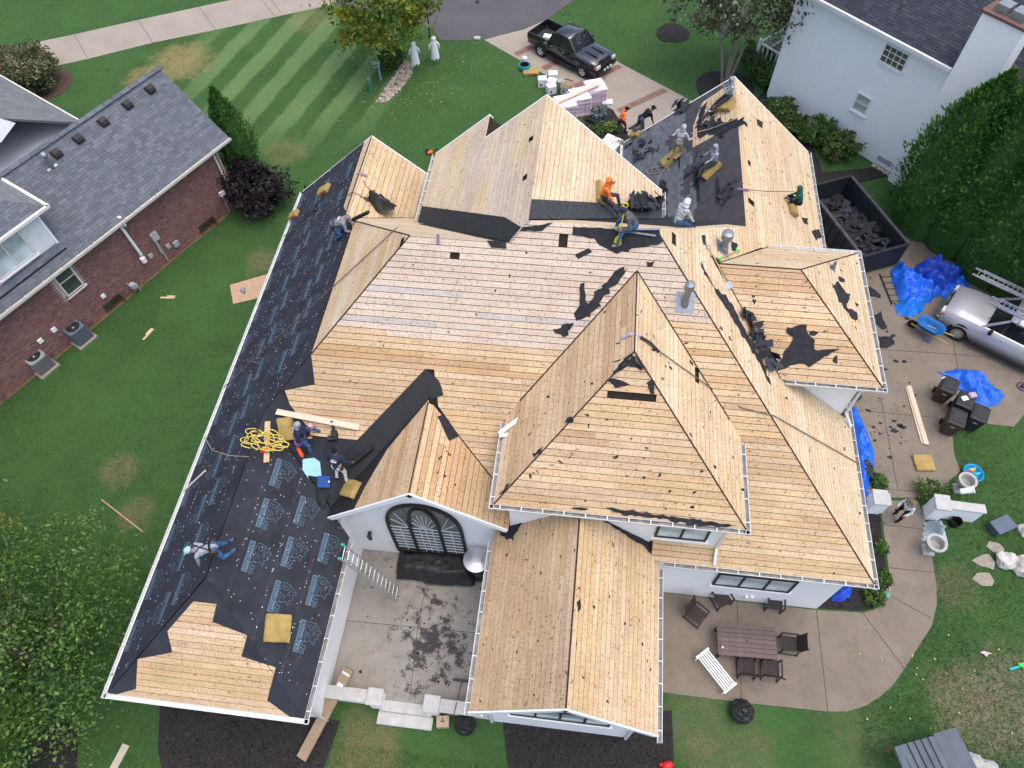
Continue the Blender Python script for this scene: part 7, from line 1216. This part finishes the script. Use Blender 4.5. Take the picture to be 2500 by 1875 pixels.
tag(MB().lathe([(.10, 0), (.11, .02), (.13, .42), (.15, .44), (.15, .46), (.12, .45)], 20, mat=Matrix.Rotation(.9, 3, 'Y')).build('white_planter', WHITE, None, loc=P(2345, 1200, .75)), 'white cylinder planter tipped over the stone urn', 'planter')
tarp('grey_tarp', 'light grey tarp bundled behind the stone urn', [(2255, 1278), (2285, 1268), (2310, 1310), (2315, 1335), (2295, 1335), (2250, 1318)], .75, GPL, seed=51, cat='tarp'); tag(MB().lathe([(.17, 0), (.20, .36), (.21, .37), (.19, .36), (.16, .02)], 20).build('bucket', BLACKP, None, loc=P(2326, 1280)), 'black bucket on the grass below the garden wall', 'bucket')
sb_ = tag(MB().box((0, 0, .2), (.8, .5, .38)).build('storage_box', pm('tote_grey', (.07, .09, .12), .6, .15), None, loc=P(2436, 1290), rot=(0, 0, .5), bevel=.03), 'dark grey plastic storage box on the lawn', 'box'); MB().box((0, 0, .41), (.86, .56, .05)).build('lid', pm('tote_lid', (.085, .11, .15), .6, .1), sb_, bevel=.015)
def rock(label, px, r, seed, mat=LIMES, flat=.7):
    bm = bmesh.new(); bmesh.ops.create_icosphere(bm, subdivisions=3, radius=1)
    for v in bm.verts: n_ = v.co.normalized(); k = 1+.35*mn.noise(n_*1.3+Vector((seed, 0, 0)))+.12*mn.noise(n_*4+Vector((seed, 3, 0))); v.co = Vector((n_.x*r[0]*k, n_.y*r[1]*k, r[2]*flat+n_.z*r[2]*k))
    me = bpy.data.meshes.new('boulder'); bm.to_mesh(me); bm.free(); me.materials.append(mat); return tag(link('boulder', me, None, loc=P(*px, -.05)), label, 'rock')
rock('pale boulder beside the stepping stones', (2452, 1373), (.40, .34, .28), 3); rock('whiter boulder at the lawn edge beyond the pale one', (2492, 1388), (.42, .40, .34), 8); rock('small white rock behind the boulders', (2497, 1300), (.25, .3, .2), 12); rock('grey boulder beside the play roof', (2360, 1868), (.5, .4, .25), 15, STONE); rock('flat grey boulder at the bare patch beside the play roof', (2395, 1880), (.45, .35, .2), 19, STONE)
for k, (px, r, lab) in enumerate((((2432, 1338), .42, 'narrow stepping stone above the boulders'), ((2405, 1372), .5, 'broad stepping stone left of the boulders'), ((2403, 1415), .45, 'stepping stone below the boulders'))):
    p = P(*px); tag(MB().prism(jag([(r*math.cos(a*1.05)*random.uniform(.6, 1.05), r*.75*math.sin(a*1.05)*random.uniform(.6, 1.05)) for a in range(6)], .03, .2), -.03, .03).build('stepping_stone', pm('flagstone', (.26, .23, .19), .85, .15, 5), None, loc=p), lab, 'stone')
ps = thing('play_roof', 'grey boarded roof of a small play structure on the lawn', 'play structure', P(2265, 1862, 1.2), .35); PG = pm('play_grey', (.085, .10, .125), .7, .15, rnd=.1)
for i in range(5): MB().box((-.5+i*.24, -.1, .05), (.23, 1.5, .03), (0, .25, 0)).build('roof_board', PG, ps)
MB().box((.95, -.1, .08), (.75, 1.6, .05), (0, -.15, 0)).build('roof_panel', PG, ps); MB().box((-.75, .2, .1), (.35, .9, .06), (.1, .4, 0)).build('roof_panel', PG, ps)
for x in (-.6, 1.2):
    for y in (-.6, .6): MB().box((x, y, -.6), (.09, .09, 1.25)).build('post', pm('post_wood', (.24, .12, .06), .8), ps)
tgun = thing('toy_blaster', 'green and teal toy blaster lying on the lawn', 'toy', P(2485, 1628), .3); MB().tube([(-.38, -.03, .06), (-.02, 0, .06)], .045, 10).build('barrel', pm('toy_teal', (.02, .40, .36), .4), tgun); MB().box((.15, .03, .07), (.36, .13, .15)).box((.12, -.08, .07), (.07, .14, .08)).build('toy_body', pm('toy_green', (.03, .45, .06), .4), tgun, bevel=.02)
tag(MB().prism([(-.2, .02), (-.05, .08), (.2, .03), (.05, -.03), (.0, -.12), (-.08, -.03)], 0, .04).build('toy_plane', pm('toy_pink', (.55, .35, .38), .5, .3, 9), None, loc=P(2406, 1596, .03)), 'small pink and white toy on the lawn', 'toy'); tr = thing('toy_tractor', 'red toy at the mulch bed edge', 'toy', P(1628, 1870), .4); RED = pm('toy_red', (.5, .015, .02), .4, .1); MB().ball((0, 0, .18), (.2, .14, .13), 12, 8).build('toy_body', RED, tr); MB().ball((-.18, .08, .16), (.09, .07, .07)).build('nose', RED, tr); MB().lathe([(.08, -.03), (.08, .03)], 12, (.02, -.14, .08), Matrix.Rotation(math.pi/2, 3, 'X')).build('wheel', TYRE, tr)
tag(MB().lathe([(.12, 0), (.12, .03), (.03, .04)], 16).build('drain_cap', pm('drain_green', (.08, .25, .16), .6), None, loc=P(2166, 1451, .034)), 'round green drain cap at the patio corner', 'drain cap')
tag(MB().tube([(.22*math.cos(k*.3), .22*math.sin(k*.3), .04+k*.001) for k in range(24)], .02, 5).ball((0, 0, .06), .1).build('hose_coil', pm('toy_purple', (.06, .03, .1), .5), None, loc=P(2496, 945, .03)), 'coiled green and dark toy at the driveway edge', 'toy'); bag('black sheet bunched against the wall foot of the patio', (2078, 965), .35, .3)
# pebbles
PEB = base('pebble', .85, 0, .2); _nt = PEB[1]; gi = _n(_nt, 'ShaderNodeNewGeometry'); _nt.links.new(ramp(_nt, gi.outputs['Random Per Island'], ((0, (.16, .12, .09)), (.5, (.32, .27, .22)), (1, (.45, .41, .36)))), PEB[2].inputs['Base Color']); PEB = PEB[0]
def pebbles(poly_px, n, r0, r1):
    q = [tuple(P(*p)[:2]) for p in poly_px]; x0 = min(p[0] for p in q); x1 = max(p[0] for p in q); y0 = min(p[1] for p in q); y1 = max(p[1] for p in q); mb = MB(); k = 0
    while k < n:
        x, y = random.uniform(x0, x1), random.uniform(y0, y1)
        if inpoly(q, x, y): k += 1; r = random.uniform(r0, r1); mb.ball((x, y, r*.4), (r, r*random.uniform(.6, 1), r*.6), 6, 4)
    mb.build('river_rocks', PEB)['kind'] = 'stuff'
pebbles([(1010, 155), (985, 152), (950, 205), (918, 250), (940, 252), (978, 220), (1005, 180)], 700, .05, .11); pebbles([(2128, 405), (2145, 395), (2182, 418), (2178, 436)], 260, .05, .1); pebbles([(2152, 1440), (2174, 1432), (2170, 1460), (2150, 1468)], 110, .025, .05)
# ================================================================ front yard
PINKW = pm('wrapper_pink', (.62, .50, .60), .5, .22, 5, fine=(6, (.10, .07, .09), .8)); PINKT = pm('wrapper_top', (.68, .58, .66), .5, .2, 3)
def pallet(label, px, rz, n, w=1.0, d=1.0):
    t = thing('shingle_stack', label, 'shingle stack', P(*px), R(rz), 'stacks of wrapped shingle bundles'); MB().box((0, 0, .06), (w+.1, d+.1, .12)).build('pallet', pm('pallet_wood', (.24, .18, .12), .85, .2), t); me = MB().box((0, 0, 0), (w, d*.32, .078)).mesh('bundle', [PINKW]); me2 = MB().box((0, 0, 0), (w, d*.32, .078)).mesh('bundle', [PINKT])
    for i in range(n):
        for j in (-1, 0, 1): link('bundle', me if i < n-1 else me2, t, loc=(random.gauss(0, .025), j*d*.335+random.gauss(0, .012), .165+i*.082), rot=(0, 0, random.gauss(0, .03)))
    return t
sx_, sy_ = P(1370, 285), P(1450, 240)
for px, n, lab in (((1378, 290), 13, 'stack of pink wrapped shingle bundles against the peaked gable'), ((1412, 272), 13, 'middle stack of pink wrapped shingle bundles under a long board'), ((1450, 248), 12, 'stack of pink wrapped shingle bundles nearest the driveway')): pallet(lab, px, 22, n, 1.1, 1.15)
pallet('low stack of pink wrapped bundles beside the garage eave', (1490, 365), -30, 5)
lean('plank', 'long board laid across the shingle stacks', 'plank', P(1355, 252, 1.28), P(1462, 205, 1.28), .22, .05, W_NEW, 'loose planks')
WBX = pm('carton_white', (.70, .71, .73), .7, .08)
def wbox_(label, px, rz, s=(.52, .46, .5), z=0, op=False):
    o = tag(MB().box((0, 0, s[2]/2), s).build('white_carton', WBX, None, loc=P(*px, z), rot=(0, 0, R(rz)), bevel=.008), label, 'carton', 'white cartons on the lawn'); MB().box((-.1, -s[1]/2-.003, s[2]*.35), (.14, .006, .16)).build('printed_mark', pm('print_grey', (.16, .16, .2), .8), o); MB().box((.14, -s[1]/2-.003, s[2]*.7), (.05, .006, .06)).build('printed_mark', CAPO, o)
    if op:
        for sx, sy, r in ((0, 1, (.9, 0, 0)), (0, -1, (-.9, 0, 0)), (1, 0, (0, -.9, 0)), (-1, 0, (0, .9, 0))): MB().box((sx*(s[0]/2+.08), sy*(s[1]/2+.08), s[2]+.06), (s[0] if sx == 0 else .22, s[1] if sy == 0 else .22, .008), (r[0]*-1, r[1]*-1, 0)).build('flap', CARD, o)
        MB().box((0, 0, s[2]+.002), (s[0]-.03, s[1]-.03, .004)).build('inside', CARD, o)
    return o
wbox_('white carton standing nearest the lawn foam slab', (1324, 208), 10); wbox_('white carton at the driveway end of the group', (1350, 195), 5); wbox_('white carton tucked in the middle of the group', (1347, 213), -5); wbox_('white carton in front with a slanted lid', (1345, 225), 30); wbox_('white carton standing open with brown flaps', (1383, 226), -18, (.55, .5, .58), op=True); wbox_('single white carton beside the front bed', (1482, 258), 8, (.6, .42, .3)); tag(MB().box((0, 0, .03), (.4, .28, .05)).build('paper_bag', GPL, None, loc=P(1368, 198), rot=(0, 0, .5)), 'flattened pale blue wrapper between the white cartons', 'wrapper')
TEAL = pm('hose_teal', (.02, .30, .33), .5, .1); hz_ = thing('hose_pot', 'black pot with a coiled teal hose on the lawn', 'hose', P(1281, 168)); MB().lathe([(.22, 0), (.27, .3), (.29, .31), (.25, .3), (.2, .05)], 20).build('pot', BLACKP, hz_); MB().tube([((.34+.012*math.sin(k))*math.cos(k*.31), (.34+.012*math.cos(k*1.7))*math.sin(k*.31), .08+k*.004) for k in range(63)], .028, 6).build('hose', TEAL, hz_)
tag(MB().lathe([(.14, 0), (.16, .26), (.08, .33), (.03, .36)], 14).build('white_jug', WBX, None, loc=P(1281, 150)), 'white jug standing behind the hose pot', 'jug')
pv = thing('pipe', 'dark drain pipe lying in the front bed', 'pipe', (0, 0, 0)); MB().tube([P(1435, 290, .14), P(1470, 306, .14)], .11, 10).build('pipe_body', BLACKP, pv); 
GHO = pm('ghost_cloth', (.74, .76, .80), .8, .05)
def ghost(label, px, z):
    t = thing('ghost_decoration', label, 'decoration', P(*px, z), .4, 'hanging cloth ghosts'); mb = MB(); mb.smooth = True; n = 16; rs = []
    for r, zz in ((.03, 1.5), (.12, 1.46), (.15, 1.36), (.12, 1.22), (.17, 1.05), (.20, .75), (.22, .45), (.25, .2)): rs.append([Vector((r*math.cos(6.283*k/n)*(1+.2*math.sin(k*2.5)), r*.6*math.sin(6.283*k/n), zz-(.2*abs(math.sin(k*1.3)) if zz < .3 else 0))) for k in range(n)])
    mb.rings(rs, cap=False); mb.build('cloth', GHO, t)
    for s in (-1, 1): MB().tube([(s*.12, 0, 1.15), (s*.28, .03, .95), (s*.34, .05, .65)], [.06, .06, .02], 7).build('sleeve', GHO, t)
    MB().tube([(0, 0, 1.5), (0, 0, 2.1)], .008, 4).build('cord', DARKM, t)
ghost('white cloth ghost hanging over the rock bed', (1016, 158), .3); ghost('white cloth ghost hanging nearer the street kerb', (1064, 145), .3)
gp = tag(MB().lathe([(.16, 0), (.16, .75), (.13, .84), (.02, .86)], 16).build('utility_pedestal', pm('pedestal_green', (.06, .17, .10), .6, .1), None, loc=P(905, 221)), 'green utility pedestal on the lawn beside the rock bed', 'pedestal'); MB().lathe([(.175, .6), (.175, .64)], 16).build('collar', bpy.data.materials['pedestal_green'], gp)
bf = thing('mailbox', 'pale grey green mailbox on a post by the rock bed', 'mailbox', P(930, 195), .5); PGG = pm('mailbox_paint', (.22, .31, .31), .6, .15); MB().box((0, 0, .55), (.10, .10, 1.1)).build('post', PGG, bf); MB().box((-.1, 0, 1.18), (.5, .22, .2)).build('box', PGG, bf, bevel=.05); MB().box((0, 0, 1.36), (.14, .14, .16)).build('finial', PGG, bf, bevel=.03); MB().box((-.1, .0, .9), (.4, .06, .06)).build('arm', PGG, bf)
def lamp(label, px): t = thing('lamp_post', label, 'lamp post', P(*px)); MB().tube([(0, 0, 0), (0, 0, 1.9)], .045, 8).build('post', DARKM, t); MB().lathe([(.06, 1.88), (.13, 2.0), (.16, 2.28), (.05, 2.42), (.01, 2.5)], 8).build('lantern', DARKM, t); MB().lathe([(.1, 0), (.06, .15)], 8).build('foot', DARKM, t)
lamp('dark lamp post at the neighbour driveway entrance', (813, 32)); lamp('dark lamp post between the maple and the street', (1050, 90)); lamp('dark lamp post beside the pale leaved shrub', (27, 152))
tag(MB().box((0, 0, .06), (.42, .3, .12)).build('curb_box', pm('curb_box_green', (.30, .40, .38), .6), None, loc=P(1165, 95), bevel=.03), 'pale green cable box at the street edge', 'utility box')
mw_ = thing('string_trimmer', 'orange and black trimmer engine on the lawn by the gable', 'trimmer', P(1050, 376), .4); MB().ball((0, 0, .12), (.2, .14, .12), 10, 7).build('engine', pm('trimmer_orange', (.6, .12, .03), .4), mw_); MB().box((-.12, .08, .15), (.22, .18, .2)).tube([(.1, 0, .1), (.5, .25, .06)], .02, 6).build('housing', BLACKP, mw_, bevel=.0)
bdl = tag(MB().box((0, 0, .1), (.18, .5, .1), (.2, 0, 0)).build('bird_ornament', DARKM, None, loc=P(1166, 3)), 'dark cat shaped object on the street', 'ornament')
# ================================================================ tools and ropes on the roof
def rope(label, pts, r=.016, mat=None, cat='rope'): o = MB().tube(pts, r, 6).build('rope', mat or ROPE); return tag(o, label, cat, 'safety ropes')
ROPE = pm('rope_brown', (.12, .09, .065), .9, .2); ROPEL = pm('rope_tan', (.32, .27, .2), .9, .15); PURP = pm('strap_purple', (.17, .12, .22), .8, .2)
onS = lambda S, x, y, h=.03: S.px(x, y)+S.Z*h
def sline(S, a, b, n, h=.03): return [onS(S, a[0]+(b[0]-a[0])*k/n, a[1]+(b[1]-a[1])*k/n, h) for k in range(n+1)]
rope('brown rope from the hip across the felted slope to the gutter', sline(PL, (973, 557), (548, 948), 10, .05)); rope('brown rope over the front gable ridge and down the felted slope', [onS(FLR, 896, 493), onS(FLR, 880, 478)]+sline(PL, (864, 470), (695, 578), 5, .05)); rope('thin rope curving on the front gable boards', [onS(FLR, 885, 440), onS(FLR, 893, 455), onS(FLR, 915, 475), onS(FLR, 925, 485)], .012)
rope('rope from the centre ridge over the plank slope to the right eave', sline(CRt, (1562, 826), (1605, 858), 2, .05)+sline(CRt, (1620, 868), (1760, 968), 4, .05)+sline(PF, (1810, 995), (1878, 1012), 2, .05)+sline(PR, (1886, 1016), (2099, 1136), 5, .05), .017); rope('rope from the garage ridge to the man in green hood', [onS(PR, 1818, 463), onS(PR, 1860, 472, .15), onS(PR, 1912, 484, .5)], .014); rope('rope held by the man in light grey hood', [onS(GAR, 1702, 345, .5), onS(GAR, 1740, 320, .15), onS(GAR, 1800, 292, .06)], .016, ROPEL); rope('pale line on the felted slope from gutter to planks', [onS(PL, 498, 1062), onS(PL, 520, 1100), onS(PL, 560, 1113), onS(PL, 608, 1116)], .014, ROPEL)
rope('loose tan rope coil on the old shingles', [onS(GAR, 1590+18*math.cos(k*.7)+k*1.5, 420+7*math.sin(k*.7)-k*.3, .03+k*.002) for k in range(26)]+[onS(GAR, 1605, 440, .03)], .013, ROPEL)
tag(MB().tube([onS(CL, 1520, 827, .03), onS(CL, 1540, 818, .05), onS(CRt, 1560, 822, .05)], .05, 6).build('strap', pm('strap_lilac', (.40, .34, .42), .8, .3, 8), None), 'lilac strap anchored over the centre ridge', 'strap'); tag(MB().tube([onS(CRt, 1562, 825, .05), onS(CRt, 1585, 840, .06), onS(CRt, 1606, 860, .04)], .045, 6).build('rope_grab', DARKM, None), 'dark rope grab lanyard on the centre slope', 'rope grab'); tag(MB().tube([onS(PF, 1070, 572, .02), onS(PF, 1070, 597, .02)], .045, 5).build('strap', PURP, None), 'purple strap lying below the main ridge', 'strap'); tag(MB().tube([onS(PR, 1800, 462, .03), onS(PR, 1825, 465, .03)], .05, 5).build('strap', PURP, None), 'purple strap on the garage ridge', 'strap'); tag(MB().tube([onS(PL, 875, 425, .05), onS(FLR, 893, 430, .05)], .06, 6).build('strap', pm('strap_mauve', (.30, .2, .27), .8, .3, 9), None), 'mauve strap over the front gable ridge', 'strap')
def tool(name, label, a, b, head, hm, handle=WOODH, r=.02, grip=True):
    a, b = Vector(a), Vector(b); t = thing(name, label, 'spade'); t.matrix_world = frame(a, b-a, Vector((0, 0, 1))); L = (b-a).length; MB().tube([(0, 0, 0), (L, 0, 0)], r, 8).build('handle', handle, t); MB().prism(head, -.008, .008).build('blade', hm, t, loc=(L, 0, 0))
    if grip: MB().tube([(0, 0, 0), (-.1, -.08, 0), (-.16, -.08, 0), (-.16, .08, 0), (-.1, .08, 0), (0, 0, 0)], .016, 6).build('grip', hm, t)
    return t
YEL = pm('spade_yellow', (.62, .55, .02), .45, .1); tool('spade', 'yellow stripping spade held upright at the ridge', rp+Vector((-.35, -.1, .95)), rp+Vector((-.42, -.32, .06)), [(0, -.03), (.12, -.1), (.3, -.12), (.3, .12), (.12, .1), (0, .03)], YEL, YEL); tool('spade', 'wood handled spade lying on the right hip', onS(PR, 1730, 612, .06), onS(PR, 1770, 690, .06), [(0, -.05), (.05, -.14), (.26, -.14), (.26, .14), (.05, .14), (0, .05)], GALV); tool('spade', 'green gripped spade lying by the galvanised flue', onS(PR, 1795, 615, .06), onS(PR, 1757, 632, .06), [(0, -.03), (.12, -.09), (.2, -.05), (.2, .05), (.12, .09), (0, .03)], pm('spade_green', (.06, .6, .06), .5)); tool('spade', 'black bladed spade held by the man in blue grey hood', onS(GAR, 1716, 390, .45), onS(GAR, 1686, 425, .06), [(0, -.04), (.08, -.16), (.42, -.18), (.42, .18), (.08, .16), (0, .04)], BLACKP, DARKM)
for k, (a, b) in enumerate((((1500, 560), (1612, 560)), ((1505, 562), (1600, 576)))): lean('drip_edge', ('metal drip edge strip lying along the ridge', 'metal drip edge strip slanting below the ridge')[k], 'metal strip', onS(PF, *a, .05), onS(PF, *b, .06), .07, .02, GALV)
YCORD = pm('cord_yellow', (.60, .48, .10), .6, .12); pc_ = onS(PLR, 640, 1078, .06); cp = []
for k in range(300): a = k*.13; k = k*.31; rr = .42+.16*math.sin(k*1.3); cp.append(pc_+Vector((rr*math.cos(a)*1.1+.25*math.sin(k*.11), rr*.55*math.sin(a)+.1*math.cos(k*.17), .05+.05*math.sin(k*2.1)+rr*math.cos(a)*-.25)))
tag(MB().tube(cp, .016, 5).build('extension_cord', YCORD), 'coiled yellow air hose on the underlayment ridge', 'hose'); lean('plank', 'orange plank piece under the coiled yellow hose', 'plank', onS(PLR, 648, 1030, .03), onS(PLR, 645, 1130, .03), .3, .025, W_YEL, 'loose planks')
ng = thing('nail_gun', 'red nail gun on the plank by the yellow hose', 'nail gun', onS(PLR, 645, 1102, .12), .6); MB().box((0, 0, .02), (.34, .09, .11)).build('gun_body', pm('tool_red', (.5, .02, .05), .4), ng, bevel=.02); MB().box((.02, .12, .0), (.08, .2, .07)).build('grip', BLACKP, ng, bevel=.015); MB().lathe([(.075, -.05), (.075, .07)], 14, (-.12, .12, .03)).build('magazine', DARKM, ng)
ng2 = thing('nail_gun', 'orange nail gun beside the tub of cap nails', 'nail gun', onS(PF, 737, 1103, .12), -.9); MB().box((0, 0, .02), (.40, .12, .14)).build('gun_body', pm('tool_orange', (.62, .10, .02), .4), ng2, bevel=.03); MB().box((.05, .13, .0), (.08, .2, .07)).build('grip', BLACKP, ng2, bevel=.015)
tbx = thing('nail_tub', 'purple tub of coloured cap nails beside the seated man', 'tub', onS(PF, 737, 1078, .02), .5); MB().box((0, 0, .1), (.36, .30, .2), taper=1.1).build('tub', pm('tub_purple', (.16, .13, .38), .5, .1), tbx); MB().box((0, 0, .205), (.33, .27, .01)).build('nails', pm('nails_mix', (.22, .06, .07), .6, .9, 45), tbx)
tag(MB().lathe([(.07, 0), (.075, .02), (.075, .15), (.07, .16)], 16).build('cap_jar', pm('jar_pink', (.55, .30, .34), .3, .3, 12), None, loc=onS(PF, 767, 1040, .25)), 'clear jar of pink caps held beside the seated man', 'jar')
tag(MB().box((0, 0, .08), (.26, .34, .14), taper=.7).box((-.05, -.12, .06), (.3, .16, .1)).tube([(0, .12, .12), (-.04, .36, .34)], .05, 8).build('tool_pouch', BPL, None, loc=onS(PF, 817, 1063, .02), rot=(0, 0, .2)), 'black tool pouch with a flask below the pale plank', 'pouch')
SHEETB = pm('sheet_pale_blue', (.32, .58, .70), .6, .08)
def quad(name, label, cat, S, pts, h, mat, t=.01): q = [S.px2(*p) for p in pts]; return tag(MB().prism(q, h, h+t).build(name, mat, None, mw=S.M), label, cat)
quad('foam_sheet', 'pale blue plastic sheet on the underlayment', 'sheet', PF, [(740, 1120), (768, 1117), (782, 1127), (786, 1164), (752, 1160), (764, 1200), (739, 1198)], .03, SHEETB); tarp('felt_sheet', 'folded dark felt overlapping the pale blue sheet', [(752, 1160), (782, 1165), (795, 1195), (802, 1210), (790, 1240), (775, 1225), (765, 1195)], .22, FELT, z=5.0, seed=61, cat='felt sheet'); tag(MB().box((0, 0, .05), (.42, .38, .1)).build('blue_case', pm('case_blue', (.01, .06, .25), .5), None, loc=onS(PF, 793, 1175, .03), rot=(.5, 0, .1), bevel=.015), 'dark blue case with a white bottle on the felt', 'case'); tag(MB().lathe([(.04, 0), (.04, .14), (.02, .18)], 10).build('white_bottle', WHITE, None, loc=onS(PF, 806, 1174, .1), rot=(.4, .3, 0)), 'small white bottle on the dark blue case', 'bottle')
lean('felt_roll', 'black roll of membrane beside the valley', 'roll', onS(PF, 858, 1135, .12), onS(PF, 912, 1090, .12), .14, .12, BPL); lean('felt_roll', 'short black roll under the crouching man in grey', 'roll', onS(PL, 867, 540, .1), onS(PL, 905, 522, .1), .12, .1, BPL)
tag(MB().ball((0, 0, .1), (.12, .16, .1), 10, 6).ball((0, .12, .2), (.06, .07, .07), 8, 5).build('glove', BLACKP, None, loc=onS(PL, 773, 515, .02)), 'black glove with pale cuff on the felted slope', 'glove')
